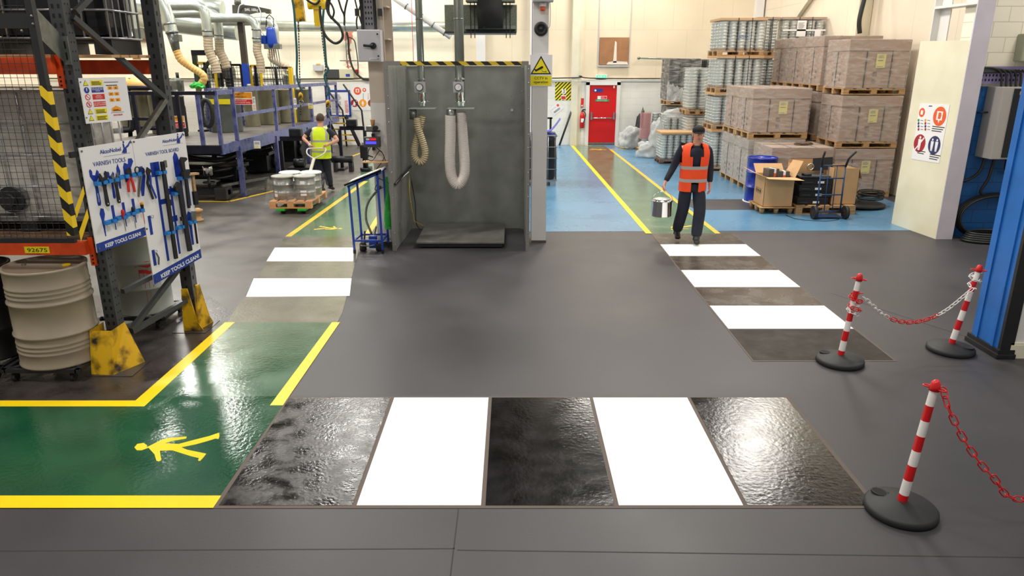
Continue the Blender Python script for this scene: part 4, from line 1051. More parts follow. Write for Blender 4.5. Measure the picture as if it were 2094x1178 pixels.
# ================================================================== RIGHT: palletised goods
PAL_N = 0
def make_pallet(label, x0, x1, y0, y1, z0, group=None, mt=None, h=.13):
    """timber pallet: nine blocks, deck boards above, skids below"""
    t = thing('timber_pallet', label, 'pallet', ((x0+x1)/2,(y0+y1)/2,z0), group=group)
    w_, d_ = x1-x0, y1-y0
    mm = mt or m_wood
    nb = 5
    for k in range(nb):
        bw = w_/nb*.78; xx = -w_/2+bw/2+(w_-bw)*k/(nb-1)
        B().box(xx-bw/2,-d_/2,h-.02,xx+bw/2,d_/2,h).build('deck_board', mm, t)
    for k in range(3):
        yy = -d_/2+.05+(d_-.1)*k/2
        B().box(-w_/2,yy-.05,h-.04,w_/2,yy+.05,h-.0205).build('stringer_board', mm, t)
        B().box(-w_/2,yy-.05,0,w_/2,yy+.05,.018).build('skid_board', mm, t)
        for j in range(3):
            xx = -w_/2+.06+(w_-.12)*j/2
            B().box(xx-.06,yy-.05,.0185,xx+.06,yy+.05,h-.0405).build('block', mm, t)
    return t
def load_sheet(par, x, z, y, s=1.0):
    F = frame((x,y,z),(1,0,0),(0,0,1))
    o = plate(par,F,0,0,.19*s,.27*s,m_paperY,.002,0,'label_sheet')
    b = B(); lines(b,F,.03*s,.16*s,.19*s,.25*s,4,0,z=.0025); lines(b,F,.03*s,.16*s,.135*s,.155*s,1,0,z=.0025,fill=.9); lines(b,F,.02*s,.15*s,.02*s,.04*s,1,0,z=.0025)
    b.build('sheet_print',m_gink,o,True)
def carton(label, x0, x1, y0, y1, z0, z1, sheet=True, mt=None, marks=True, cat='wrapped carton', strapx=(.3,.72), film=True, dark=0, group=None):
    t = thing('wrapped_carton', label, cat, ((x0+x1)/2,(y0+y1)/2,z0), group=group)
    m_ = mt or m_cardP
    B().box(x0+.01,y0+.01,z0,x1-.01,y1-.01,z1-.22,0,None,.01).build('carton_body', m_, t, True)
    B().box(x0-.008,y0-.008,z1-.22,x1+.008,y1+.004,z1,0,None,.012).build('carton_lid', m_, t, True)
    for f in strapx:
        x = x0+(x1-x0)*f
        B().box(x-.008,y0-.006,z0,x+.008,y1+.006,z1+.004).build('strap', m_strap, t, True)
    for f in (.5,):
        y = y0+(y1-y0)*f
        B().box(x0-.004,y-.004,z0,x1+.004,y+.004,z1+.0045).build('strap', m_strap, t, True)
    if marks:
        F = frame((x0+(x1-x0)*.42,y0+.006,z0+.08),(1,0,0),(0,0,1)); b = B()
        b.disc((.06,.05,0),.045,.002,F,0,16); b.prism([(.01,.15),(.11,.15),(.10,.24),(.02,.24)],.002,F)
        Fl = frame((x0+.006,y1-(y1-y0)*.25,z0+.1),(0,-1,0),(0,0,1))
        for k in range(2): b.disc((.1+k*.35,.05,0),.035,.002,Fl,0,12); b.prism([(.07+k*.35,.13),(.13+k*.35,.13),(.125+k*.35,.2),(.075+k*.35,.2)],.002,Fl)
        b.build('handling_marks', mat('faded print',(120,98,88),.7), t, True)
    if sheet: load_sheet(t, x0+(x1-x0)*.46, z0+(z1-z0)*.42, y0-.008)
    if film: B().box(x0-.012,y0-.012,z0-.02,x1+.012,y1+.012,z1+.012,0,None,.015).build('film', m_wrap, t, True)
    return t
HP = .13
# A: two deep, two high
for r_, (ya, yb_) in enumerate(((16.4,17.42),(17.45,18.47))):
    w1 = 'front' if r_ == 0 else 'rear'
    make_pallet('timber pallet on the floor under the %s pale carton of the two high stack' % w1, 5.3,6.55,ya,yb_,0)
    carton('%s lower wrapped carton of the two high stack behind the blue drum' % w1, 5.3,6.55,ya,yb_,HP,1.13,False,mat('greyed wrapped cardboard',(178,166,158),.5,col2=(160,146,136),nscale=3))
    make_pallet('timber pallet between the %s cartons of the two high stack' % w1, 5.27,6.58,ya,yb_,1.145)
    carton('%s upper wrapped carton with pale yellow sheet, behind the blue drum' % w1, 5.3,6.57,ya,yb_,1.29,2.23,r_==0)
# B
make_pallet('timber pallet on the floor behind the open carton and the blue drum',5.4,6.66,15.15,16.3,0)
carton('low single wrapped carton with gloves on top behind the open box',5.4,6.66,15.15,16.3,HP,1.09)
# C three high
for k,(z0,zb,z1,w1) in enumerate(((0,.13,1.02,'lowest'),(1.045,1.18,2.11,'middle'),(2.135,2.27,3.22,'topmost'))):
    make_pallet('timber pallet under the %s carton of the right three high stack' % w1,6.86,8.14,15.5,16.55,z0)
    carton('%s carton of the three high stack beside the white poster column' % w1,6.88,8.12,15.5,16.55,zb,z1)
# D three deep, three high
for r_,w1 in enumerate(('front','middle','rear')):
    ya = 16.75+r_*1.06
    for k,(z0,zb,z1,w2) in enumerate(((0,.13,1.05,'bottom'),(1.075,1.205,2.14,'middle'),(2.165,2.295,3.33,'top'))):
        if k < 2 and r_ > 1: pass
        make_pallet('timber pallet, %s level of the %s rear row stack behind the cartons' % (w2,w1),6.84,8.14,ya,ya+1.02,z0)
        carton('%s carton of the %s stack in the deep row behind the three high stack' % (w2,w1),6.86,8.12,ya,ya+1.02,zb,z1,False)

# tins: nested silver pails
PAILS = []
def pails(label, group, xs, ys, z0, z1, pitch, r=.1, lean=(0,0)):
    for x in xs:
        for y in ys:
            n = int((z1-z0)/pitch)
            for k in range(n):
                z = z0+k*pitch
                PAILS.append((math.hypot(x,y), x+lean[0]*(z-z0)+random.uniform(-.004,.004), y+lean[1]*(z-z0), z, label, group, r/.1, pitch/.075))
def lin_(a, b_, n): return [a+(b_-a)*i/(n-1) for i in range(n)] if n > 1 else [a]
def tin_load(label, key, x0, x1, y0, y1, z0, z1, nx=5, ny=4, pitch=.075, front=True, side=True, lid=True, film=True, straps=True, lidmt=None):
    r = (x1-x0)/nx/2*.96
    xs = lin_(x0+r, x1-r, nx); ys = lin_(y0+r, y1-r, ny)
    lab = 'ribbed silver tin nested in the %s' % label; grp = 'tins in the %s' % label
    if front: pails(lab, grp, xs, ys[:1], z0, z1-.03, pitch, r)
    if side: pails(lab, grp, xs[:1], ys[1:], z0, z1-.03, pitch, r)
    t = thing('load_cover','film and cover of the %s' % label,'load wrapping',((x0+x1)/2,(y0+y1)/2,z0))
    if lid: B().box(x0-.02,y0-.02,z1-.03,x1+.02,y1+.02,z1+.03,0,None,.01).build('cardboard_lid', lidmt or m_cardL, t, True)
    else: B().box(x0,y0,z1-.02,x1,y1,z1).build('film_top', m_wrapH, t, True)
    if film:
        b = B(); b.add([(x0-.03,y0-.03,z0-.06),(x0-.02,y0-.025,z1),(x0-.02,y1,z1),(x0-.03,y1,z0-.06)],[(0,1,2,3)])
        b.add([(x0-.03,y0-.03,z0-.06),(x1+.02,y0-.03,z0-.06),(x1+.02,y0-.025,z1),(x0-.02,y0-.025,z1)],[(0,1,2,3)])
        b.build('film', m_wrapT, t, True)
    if straps:
        for f in (.38,.68):
            x = x0+(x1-x0)*f; B().box(x-.008,y0-.035,z0-.1,x+.008,y0-.03,z1+.03).build('strap', m_strap, t, True)
    # core that carries the lid: the unseen inner columns
    B().box(x0+2*r+.01,y0+2*r+.01,z0,x1-.01,y1-.01,z1-.03).build('inner_tins', m_tin_d, t, True)
    return t
EX0, EX1, EY = 5.22, 6.36, 19.2
make_pallet('timber pallet on the floor under the tall tin stack',EX0,EX1,EY,EY+1,0)
tin_load('lowest load of the tall tin stack','e1',EX0,EX1,EY,EY+1,.13,1.06,5,4)
make_pallet('timber pallet, first up from the floor in the tall tin stack',EX0-.02,EX1,EY,EY+1,1.095)
tin_load('second load up of the tall tin stack','e2',EX0,EX1,EY,EY+1,1.23,1.99,5,4)
make_pallet('timber pallet, second up from the floor in the tall tin stack',EX0,EX1,EY,EY+1,2.025)
t = tin_load('third load up of the tall tin stack','e3',EX0,EX1,EY,EY+1,2.16,2.90,5,4)
make_pallet('timber pallet under the topmost load of the tall tin stack',EX0-.02,EX1,EY,EY+1,2.935)
tin_load('topmost load of the tall tin stack','e4',EX0,EX1,EY,EY+1,3.07,3.80,5,4)
F = frame((5.68,EY-.04,3.36),(1,0,0),(0,0,1)); text('Jokey',.075,F,m_ink,t,0,0,.001,name='print')
# loads behind
for (x0,x1,y,w1) in ((6.5,7.05,20.3,'narrow middle tin stack'),(7.15,8.28,20.3,'tin stack by the side wall')):
    for k,(z0,z1) in enumerate(((.13,1.06),(1.2,2.14),(2.16,2.9))):
        if k < 2: carton('%s brown carton at the base of the %s' % (('bottom','middle')[k],w1),x0,x1,y,y+1,z0,z1,False,film=False,marks=False)
    tin_load('third level of the %s'%w1,'f',x0,x1,y,y+1,2.16,2.90,3 if x1<7.1 else 5,4,side=False,straps=False)
    make_pallet('timber pallet under the top load of the %s'%w1,x0,x1,y,y+1,2.935)
    t = tin_load('top load of the %s'%w1,'f',x0,x1,y,y+1,3.07,3.88,3 if x1<7.1 else 5,4,side=False,lidmt=m_cardP)
F = frame((7.52,20.25,3.42),(1,0,0),(0,0,1)); plate(t,F,0,0,.24,.40,m_sign,.002,0,'label_sheet'); b=B(); lines(b,F,.03,.2,.2,.36,6,0,z=.003); b.build('sheet_print',m_gink,t,True)
F = frame((8.0,20.25,3.4),(1,0,0),(0,0,1)); plate(t,F,0,0,.16,.16,m_sign,.002,0,'label_sheet')
B().box(7.15,20.248,3.56,8.28,20.252,3.60).build('printed_tape',m_sign,t,True)
# black plastic pails block G
m_bbag = mat('black wrapped pails',(44,46,50),.4,noise=.2,nscale=6)
def black_block(label,x0,x1,y0,y1,z0,z1,film=True):
    t = thing('wrapped_pail_block',label,'wrapped pails',((x0+x1)/2,(y0+y1)/2,z0))
    nx=max(2,int((x1-x0)/.24)); nz=max(2,int((z1-z0)/.4)); dx=(x1-x0)/nx; dz=(z1-z0)/nz; ny=4; dy=(y1-y0)/ny
    for i in range(nx):
        for k in range(nz):
            for j in range(ny):
                if i>0 and j>0: continue
                B().box(x0+i*dx+.006,y0+j*dy+.006,z0+k*dz,x0+(i+1)*dx-.006,y0+(j+1)*dy-.006,z0+(k+1)*dz-.006,0,None,.04).build('black_pail',m_bbag,t,True)
    B().box(x0+dx,y0+dy,z0,x1-.01,y1-.01,z1-.01).build('inner_pails',m_bbag,t,True)
    if film:
        b=B(); b.add([(x0-.05,y0-.04,z0-.02),(x0-.015,y0-.02,z1),(x0-.015,y1,z1),(x0-.05,y1,z0-.02)],[(0,1,2,3)])
        b.add([(x0-.05,y0-.04,z0-.02),(x1+.02,y0-.04,z0-.02),(x1+.01,y0-.02,z1),(x0-.015,y0-.02,z1)],[(0,1,2,3)]); b.build('film',m_wrap,t,True)
        # gathered film along the bottom
        b=B(); pts=[]
        n=24; vs=[];fs=[]
        for i in range(n+1):
            x=x0-.05+(x1-x0+.06)*i/n; h=.42*(1-i/n)+.12+.05*math.sin(i*1.9)
            vs+=[(x,y0-.05-.02*math.sin(i*2.3),z0-.02),(x,y0-.05+.01*math.sin(i*1.7),z0+h)]
        fs=[(2*i,2*i+2,2*i+3,2*i+1) for i in range(n)]
        b.add(vs,fs,0,True); b.build('gathered_film',m_wrapH,t,True)
    return t
make_pallet('timber pallet under the lower black wrapped block',4.8,5.75,23.0,24.0,0)
black_block('lower dark wrapped block under the upper black one by the back wall',4.8,5.75,23.0,24.0,.13,1.46)
make_pallet('timber pallet carrying the tall black wrapped block',4.78,5.77,23.0,24.0,1.5)
black_block('tall black wrapped block of pails on a pallet near the back wall',4.8,5.75,23.0,24.3,1.64,2.88)
black_block('black wrapped block half hidden behind the tin stacks',5.9,6.8,23.0,24.0,.02,2.86,False)
# H tins
make_pallet('timber pallet on the floor under the narrow tin column stack',5.0,5.65,21.3,22.2,0)
tin_load('lower half of the narrow tin column stack','h',5.02,5.63,21.3,22.1,.13,1.30,2,3,.085,lid=False,straps=False)
make_pallet('timber pallet halfway up the narrow tin column stack',4.98,5.68,21.3,22.2,1.335)
tin_load('upper half of the narrow tin column stack','h',5.02,5.63,21.3,22.1,1.475,2.62,2,3,.085,lid=False,straps=False)
# I leaning tins
make_pallet('low timber pallet under the leaning tins by the white wall',4.1,5.0,23.55,24.3,0,h=.1)
pails('silver tin in the leaning open columns near the red door','tins in the leaning columns near the red door',[4.28,4.55,4.80],[23.7],.1,1.26,.08,.125,(.05,0))
m_pf = mat('pink tinted film',(214,150,150),.3,alpha=.45)
o = B().box(4.12,23.55,.42,4.42,23.56,1.25).box(4.12,23.56,.42,4.125,23.8,1.25).build('pink_film',m_pf); tag(movebase(o,(4.27,23.55,.42)),'pink tinted film around the leftmost leaning tins','film')
# J wrapped trays + K
tin_load('open wrapped load behind the lidded tin load','j',4.55,5.35,22.0,22.7,.13,1.22,4,3,.08,lid=False,straps=False)
make_pallet('timber pallet under the open wrapped tin load',4.5,5.38,21.98,22.75,0)
make_pallet('timber pallet under the low lidded tin load',4.2,5.32,20.7,21.5,0,mt=m_woodD)
tin_load('low load with a cardboard lid behind the walking worker','k',4.22,5.30,20.7,21.5,.13,.86,6,4,.075,straps=False)

# tins: one proto, copied
def pail_mesh():
    b = B(); b.lathe([(.082,0,0),(.094,.055,1),(.1,.060,0),(.1,.074,0),(.088,.0748,0)],seg=16); return b
PAILS.sort(key=lambda p: p[0])
proto = pail_mesh().build('nested_tin',[m_tin,m_tin_d]); first = True
for d_,x,y,z,lab,grp,s1,s2 in PAILS[:300]:
    o = proto if first else proto.copy()
    if not first: COL.objects.link(o)
    first = False
    o.location = (x,y,z); o.scale = (s1,s1,s2); o['label'] = lab; o['category'] = 'tin'; o['group'] = grp
sb = B(); pm = pail_mesh()
for d_,x,y,z,lab,grp,s1,s2 in PAILS[300:]:
    sb.v += [Vector((v[0]*s1+x,v[1]*s1+y,v[2]*s2+z)) for v in pm.v]
    k = len(sb.v)-len(pm.v); sb.f += [[i+k for i in f] for f in pm.f]; sb.m += pm.m; sb.sm += pm.sm
if PAILS[300:]:
    o = sb.build('nested_tins',[m_tin,m_tin_d]); tag(o,'farther silver tins in the wrapped stacks toward the back wall','tins'); o['kind']='stuff'

# crumpled film heaps
def crumple(label,c,r,sc,seed,mt,name='film_heap',cat='plastic film'):
    rnd = random.Random(seed); bm = bmesh.new(); bmesh.ops.create_icosphere(bm,subdivisions=4,radius=1)
    from mathutils import noise as nz
    for v in bm.verts:
        n = v.co.normalized(); q = n*2.2+Vector((seed,seed*.3,0))
        f = 1+.32*nz.noise(q)+.2*abs(nz.noise(q*3))+.1*nz.noise(q*8)
        v.co = Vector((n.x*sc[0],n.y*sc[1],max(n.z,-.35)*sc[2]))*f*r
    lo = min(v.co.z for v in bm.verts)
    b = B(); bm.verts.index_update(); b.add([(v.co.x,v.co.y,v.co.z-lo) for v in bm.verts],[[v.index for v in f.verts] for f in bm.faces],0,True); bm.free()
    o = b.build(name,mt); o.location = c; tag(o,label,cat); return o
crumple('crumpled clear film over dark bags at the foot of the white wall',(4.0,24.45,.02),.42,(1,.6,1.1),3,m_wrapw)
crumple('dark plastic bag inside the clear film by the white wall',(4.02,24.5,.02),.26,(1,.6,1.5),5,m_bbag,'plastic_bag','bag')
crumple('second dark bag higher beside the leaning tins',(4.35,24.9,.02),.3,(.6,.5,2.6),9,m_bbag,'plastic_bag','bag')
crumple('loose clear film trailing on the blue floor beside the lidded tins',(4.2,22.2,.005),.5,(.75,.45,.65),12,m_wrapw)
crumple('clear film bunched on top of the open wrapped tins',(4.95,22.3,1.16),.42,(1.0,.6,.45),15,m_wrapw)
crumple('clear film sagging down beside the open wrapped tins',(4.35,22.1,.3),.35,(.6,.5,1.6),18,m_wrapw)

# navy drum, open carton on leg pallet
drum('navy blue steel drum standing beside the open carton',(5.16,14.98,.02),.295,.90,m_drumn,False,ribs=False)
o = B().lathe([(.31,0),(.325,.0),(.325,.018),(.30,.02)],seg=40).build('drum_base_ring',m_paintw); o.location=(5.16,14.98,0); tag(o,'white ring on the floor under the navy blue drum','ring')
cp = thing('leg_pallet','small moulded pallet on tapered legs under the open carton','pallet',(5.05,13.95,0))
B().box(4.74,13.62,.115,5.4,14.35,.135,0,None,.006).build('deck',m_wood,cp,True)
for x in (4.8,5.07,5.34):
    for y in (13.7,13.98,14.28): B().cyl((x,y,0),(x,y,.115),.035,12,.055).build('leg',m_wood,cp,True)
oc = thing('open_carton','open cardboard carton with printed maker name and raised flaps','carton',(5.07,13.97,.135))
x0,x1,y0,y1,z0,z1 = 4.80,5.36,13.68,14.25,.137,.70
b = B(); 
b.box(x0,y0,z0,x1,y0+.006,z1).box(x0,y1-.006,z0,x1,y1,z1).box(x0,y0,z0,x0+.006,y1,z1).box(x1-.006,y0,z0,x1,y1,z1).box(x0,y0,z0,x1,y1,z0+.006)
b.build('carton_wall',m_cardL,oc,True)
def flap(pts,nm='flap'):
    b = B(); n=(Vector(pts[1])-Vector(pts[0])).cross(Vector(pts[3])-Vector(pts[0])).normalized()*.006
    vs=[Vector(p) for p in pts]+[Vector(p)+n for p in pts]
    b.add(vs,[(0,1,2,3),(7,6,5,4),(0,4,5,1),(1,5,6,2),(2,6,7,3),(3,7,4,0)]); b.build(nm,m_cardL,oc,True)
flap([(x0,y0,z1),(x1,y0,z1),(x1+.08,y0-.26,z1-.02),(x0-.02,y0-.26,z1+.01)])
flap([(x0,y0,z1),(x0,y1,z1),(x0-.26,y1,z1+.12),(x0-.26,y0,z1+.10)])
flap([(x1,y0,z1),(x1,y1,z1),(x1+.14,y1,z1+.26),(x1+.14,y0+.05,z1+.30)])
flap([(x0,y1,z1),(x1,y1,z1),(x1,y1+.2,z1+.16),(x0,y1+.2,z1+.16)])
F = frame((x0-.002,y1-.1,z0+.22),(0,-1,0),(0,0,1)); text('BOHLER',.055,F,m_kink,oc,.02,.02,.001,name='print'); 
b=B(); 
for q in ([(0,0),(.30,0),(.30,.006),(0,.006)],[(0,.09),(.30,.09),(.30,.096),(0,.096)],[(0,0),(.006,0),(.006,.096),(0,.096)],[(.294,0),(.30,0),(.30,.096),(.294,.096)]): b.prism(q,.001,F,0,.001)
b.build('print_frame',m_kink,oc,True)
for i,(xx,yy,zz,rz,l) in enumerate(((5.0,13.98,.70,.25,'dark grey box with an orange and white stripe standing left in the open carton'),(5.22,13.98,.67,-.12,'dark grey box with a white and orange label lying right in the open carton'),(5.1,13.80,.635,.05,'flat dark grey box along the front of the open carton'))):
    t = thing('product_box',l,'box',(xx,yy,zz-.02),rz)
    sz = ((.22,.2,.15),(.24,.16,.13),(.4,.1,.06))[i]
    B().box(-sz[0]/2,-sz[1]/2,0,sz[0]/2,sz[1]/2,sz[2],0,None,.004).build('box_body',mat('charcoal card',(78,76,74),.5),t)
    B().box(.0,-sz[1]/2-.001,0.001,.045,sz[1]/2+.001,sz[2]+.001).build('white_band',m_sign,t)
    B().box(.0-.0005,-sz[1]/2-.002,0.001,.0455,sz[1]/2,sz[2]*.45).build('orange_band',m_oink,t)
    for k in range(0): pass
B().box(4.81,13.7,.60,5.35,14.2,.615).build('inner_flap',m_cardL,oc,True)
# black equipment on a pallet
make_pallet('timber pallet carrying the heap of black equipment',5.42,6.55,13.6,14.5,0,h=.17)
bx = [(5.46,6.05,13.7,14.2,.17,.31),(5.5,6.12,13.72,14.2,.31,.43),(5.47,6.08,13.7,14.15,.43,.55),(5.52,6.1,13.72,14.2,.55,.68)]
wds = ['lowest','second lowest','third up','topmost']
for i,q in enumerate(bx):
    t = thing('equipment_case','black electronic case, %s in the heap behind the hand truck'%wds[i],'equipment case',((q[0]+q[1])/2,(q[2]+q[3])/2,q[4]))
    B().box(q[0],q[2],q[4]+.001,q[1],q[3],q[5]-.002,0,None,.008).build('casing',m_kink,t,True)
    B().box(q[0]+.3,q[2]-.003,q[4]+.03,q[0]+.42,q[2],q[4]+.07).build('sticker',m_sign,t,True)
    B().box(q[0]+.05,q[2]-.012,q[4]+.04,q[0]+.2,q[2],q[4]+.055).build('grab_slot',m_gboxd,t,True)
t = thing('monitor','black flat screen monitor lying on the equipment heap','monitor',(5.65,13.9,.68))
B().box(5.45,13.7,.69,6.05,14.15,.72,0,None,.008).build('screen_panel',m_gboxd,t,True); B().cyl((5.62,13.8,.72),(5.62,13.8,.76),.09,20).build('stand_disc',m_kink,t,True)
t = thing('monitor','dark monitor propped upright in the tall carton','monitor',(5.9,14.1,.72))
B().prism([(0,0),(.36,0),(.36,.24),(0,.24)],.03,frame((5.85,14.12,.76),(1,-.2,.1),(0,.2,1))).build('screen_panel',m_kink,t,True)
b=B(); b.bar_ring((5.8,14.1,.84),.06,.012,'y',18); b.build('stand_loop',m_chrome,t,True)
t = thing('tall_carton','tall open brown carton beside the black equipment heap','carton',(6.3,14.2,.17))
b=B(); x0,x1,y0,y1,z0,z1=6.12,6.6,13.75,14.4,.172,.86
b.box(x0,y0,z0,x1,y0+.006,z1).box(x0,y1-.006,z0,x1,y1,z1).box(x0,y0,z0,x0+.006,y1,z1).box(x1-.006,y0,z0,x1,y1,z1-.02).box(x0,y0,z0,x1,y1,z0+.006)
b.build('carton_wall',m_cardL,t,True)
b=B(); b.add([(x1,y0,z1-.02),(x1,y1,z1-.02),(x1+.06,y1,z1-.24),(x1+.06,y0,z1-.2)],[(0,1,2,3),(3,2,1,0)]); b.build('flap',m_cardL,t,True)
t = thing('small_carton','open brown carton behind the black equipment heap','carton',(5.75,14.3,.17))
b=B(); x0,x1,y0,y1,z0,z1=5.5,6.08,14.22,14.48,.172,.88
b.box(x0,y0,z0,x1,y0+.006,z1).box(x0,y1-.006,z0,x1,y1,z1+.06).box(x0,y0,z0,x0+.006,y1,z1).box(x1-.006,y0,z0,x1,y1,z1); b.build('carton_wall',m_cardL,t,True)
# hand truck
ht = thing('hand_truck','dark blue steel hand truck with two black wheels','hand truck',(5.95,13.2,0))
m_ht = mat('hand truck blue',(22,62,104),.4,noise=.2,nscale=10)
yb_=13.28
for s_,tx in ((5.66,-.02),(6.10,.10)):
    B().tube([(s_,13.25,.12),(s_+.02,13.32,.95)],.016,8).build('side_rail',m_ht,ht,True)
    B().tube([(s_+.02,13.32,.95),(s_+.02+tx*.3,13.30,1.1),(s_+.02+tx,13.2,1.24)],.02,10).build('hand_grip',m_rub,ht,True)
for z in (.14,.44,.74,.97): B().tube([(5.66,13.25+(z-.12)*.08,z),(6.12,13.25+(z-.12)*.08,z)],.012,8).build('cross_bar',m_ht,ht,True)
for x in (5.8,5.95): B().tube([(x,13.25,.14),(x+.02,13.32,.97)],.009,8).build('slat_bar',m_ht,ht,True)
B().box(5.64,13.18,.03,6.14,13.5,.04).build('toe_plate',m_ht,ht,True)
for x in (5.6,6.18):
    w_ = B().cyl((x-.03,13.2,.125),(x+.03,13.2,.125),.122,28).build('wheel',m_rub,ht,True)
    B().cyl((x-.034,13.2,.125),(x+.034,13.2,.125),.05,16).build('hub',mat('wine red hub',(70,30,30),.5),w_,True)
B().cyl((5.57,13.2,.125),(6.2,13.2,.125),.012,8).build('axle',m_black_m,ht,True)
b=B(); b.tube(bez([(5.2,13.5,.01),(5.3,13.15,.008),(5.7,12.98,.008),(6.0,13.1,.008),(6.05,13.15,.02)],8),.006,5); o=b.build('loose_cable',m_hosek); tag(o,'thin dark cable looping on the blue floor before the hand truck','cable')
o = crumple('pair of dark work gloves lying on the low carton',(6.2,15.6,1.105),.12,(1.5,.8,.3),21,m_woodD,'work_gloves','gloves')
# rubber disc and cable clutter behind the poster column
t = thing('rubber_mat_disc','black round rubber base lying on the blue floor by the poster column','rubber base',(7.0,14.45,0))
b=B(); b.lathe([(.5,.03),(.5,.06),(.42,.085),(.1,.1),(0,.1)],(7.0,14.45,0),36); b.build('disc',m_rub,t,True)
b=B()
for k in range(5): b.bar_ring((7.2,14.4,.17+k*.035),.2+.02*(k%2),.012,seg=20,ts=5,sx=1.2)
o=b.build('cable_coil',m_hosek); tag(movebase(o,(7.2,14.4,.11)),'tangled black cable coil on the rubber base','cable')
# black caged container with a blue seat, and bar, behind the right column
t = ibc('black liquid container in a silver cage behind the white column',.05,1.03,16.9,17.9,.0,1.16,m_totek,m_cage)
t = thing('tub_chair','blue moulded plastic seat resting on the caged container','seat',(.9,17.2,1.19))
b=B(); vs=[];fs=[]
for i in range(9):
    for j in range(9):
        u,v=i/8,j/8; vs.append((.55+.58*u,17.0+.4*v,1.19+.30*max(0,(u-.55)/.45)**1.3+.03*(abs(v-.5)*2)**2+.02))
fs=[(i*9+j,(i+1)*9+j,(i+1)*9+j+1,i*9+j+1) for i in range(8) for j in range(8)]
b.add(vs,fs,0,True); b.build('shell',mat('royal blue plastic',(50,60,190),.35),t,True)
B().box(.6,17.05,1.17,1.0,17.35,1.205).build('seat_base',m_blue,t,True)
# ================================================================== RIGHT: columns, cabinet, posts
# laced white column with posters
m_pc = mat('cream column board',(236,230,204),.5,col2=(222,214,186),nscale=1.5,noise=.02)
pc = thing('clad_column','big cream clad column with safety posters and an open laced top','column',(7.0,12.2,0))
b = B(); b.add([(6.85,12.80,0),(6.98,11.62,0),(6.98,11.62,3.10),(6.85,12.80,3.12)],[(0,3,2,1)]).add([(6.88,12.80,0),(7.0,11.64,0),(7.0,11.64,3.10),(6.88,12.80,3.12)],[(0,1,2,3)])
b.add([(6.85,12.80,3.12),(6.98,11.62,3.10),(7.0,11.64,3.10),(6.88,12.80,3.12)],[(0,1,2,3)])
b.build('side_cladding',m_pc,pc,True)
B().box(6.98,11.60,0,7.25,11.625,CEIL).build('front_flange',m_paintl,pc,True)
B().box(7.10,11.625,3.05,7.12,11.85,CEIL).box(6.99,12.78,0,7.24,12.80,CEIL).box(7.10,12.5,3.05,7.12,12.78,CEIL).build('web_plate',m_paintw,pc,True)
for z in (3.62,4.6): B().box(6.99,11.62,z,7.24,12.78,z+.04).build('batten_plate',m_paintw,pc,True)
Fp = frame((6.845,12.86,0),(.13,-1.18,0),(0,0,1))
def pcs(px,py):
    r = ray(px,py); A=(6.85,12.80); dx,dy=.13,-1.18
    det = r[0]*(-dy)+dx*r[1]; t_=(A[0]*(-dy)+dx*A[1])/det; k=(r[0]*t_-A[0])/dx
    return (k*math.hypot(dx,dy), CH+r[2]*t_)
Fp = frame((6.849,12.80,0),(.13,-1.18,0),(0,0,1))
ps = thing('safety_posters','white sheet of four safety posters with round red and blue symbols','poster',Fp @ Vector((.5,1.4,.003)))
tl, tr, br, bl = pcs(1882,211), pcs(1943,214), pcs(1921,334), pcs(1864,325)
b = B(); b.prism([tl,tr,br,bl],.003,Fp,0,.001); b.build('poster_sheet',m_sign,ps,True)
def pd(px,py,rr,mi,b,z,seg=20,sy=1.0):
    c = pcs(px,py); b.disc((c[0],c[1],z),rr,.001,Fp,mi,seg,sy)
b = B()
pd(1922,238,.155,2,b,.0045); pd(1886,230,.075,2,b,.0045); pd(1881,293,.15,3,b,.0045); pd(1911,297,.15,4,b,.0045)
c = pcs(1922,238); b.prism([(c[0]-.07,c[1]-.06),(c[0]-.02,c[1]-.06),(c[0],c[1]-.11),(c[0]+.02,c[1]-.06),(c[0]+.07,c[1]-.06),(c[0]+.07,c[1]+.08),(c[0]-.07,c[1]+.08)],.001,Fp,0,.006)
b.prism([(c[0]-.03,c[1]-.04),(c[0]+.03,c[1]-.04),(c[0]+.045,c[1]+.02),(c[0]+.03,c[1]+.06),(c[0]-.03,c[1]+.06)],.001,Fp,2,.0075)
c = pcs(1886,230); b.prism([(c[0]-.03,c[1]-.035),(c[0]+.03,c[1]-.035),(c[0]+.03,c[1]+.035),(c[0]-.03,c[1]+.035)],.001,Fp,0,.006)
def manikin(cx,cy,s,mi):
    b.disc((cx,cy+.085*s,.006),.02*s,.001,Fp,mi,10)
    b.prism([(cx-.035*s,cy+.06*s),(cx+.035*s,cy+.06*s),(cx+.03*s,cy-.02*s),(cx+.02*s,cy-.10*s),(cx+.004*s,cy-.10*s),(cx,cy-.02*s),(cx-.004*s,cy-.10*s),(cx-.02*s,cy-.10*s),(cx-.03*s,cy-.02*s)],.001,Fp,mi,.006)
c = pcs(1881,293); manikin(c[0],c[1],1.15,0)
b.prism([(c[0]-.10,c[1]-.11),(c[0]-.08,c[1]-.12),(c[0]+.11,c[1]+.09),(c[0]+.09,c[1]+.11)],.001,Fp,0,.0072)
c = pcs(1911,297); manikin(c[0]-.055,c[1],1.0,0); manikin(c[0]+.055,c[1],1.0,0)
for i in range(4):
    for j,(px,mi) in enumerate(((1879,(5,4,4,3)),(1893,(6,3,4,3)))):
        pd(px,246+i*6.2,.024,mi[i],b,.0045,10)
        c = pcs(px+4,246+i*6.2); b.prism([(c[0],c[1]-.006),(c[0]+.07,c[1]-.006),(c[0]+.07,c[1]+.006),(c[0],c[1]+.006)],.001,Fp,7,.0045)
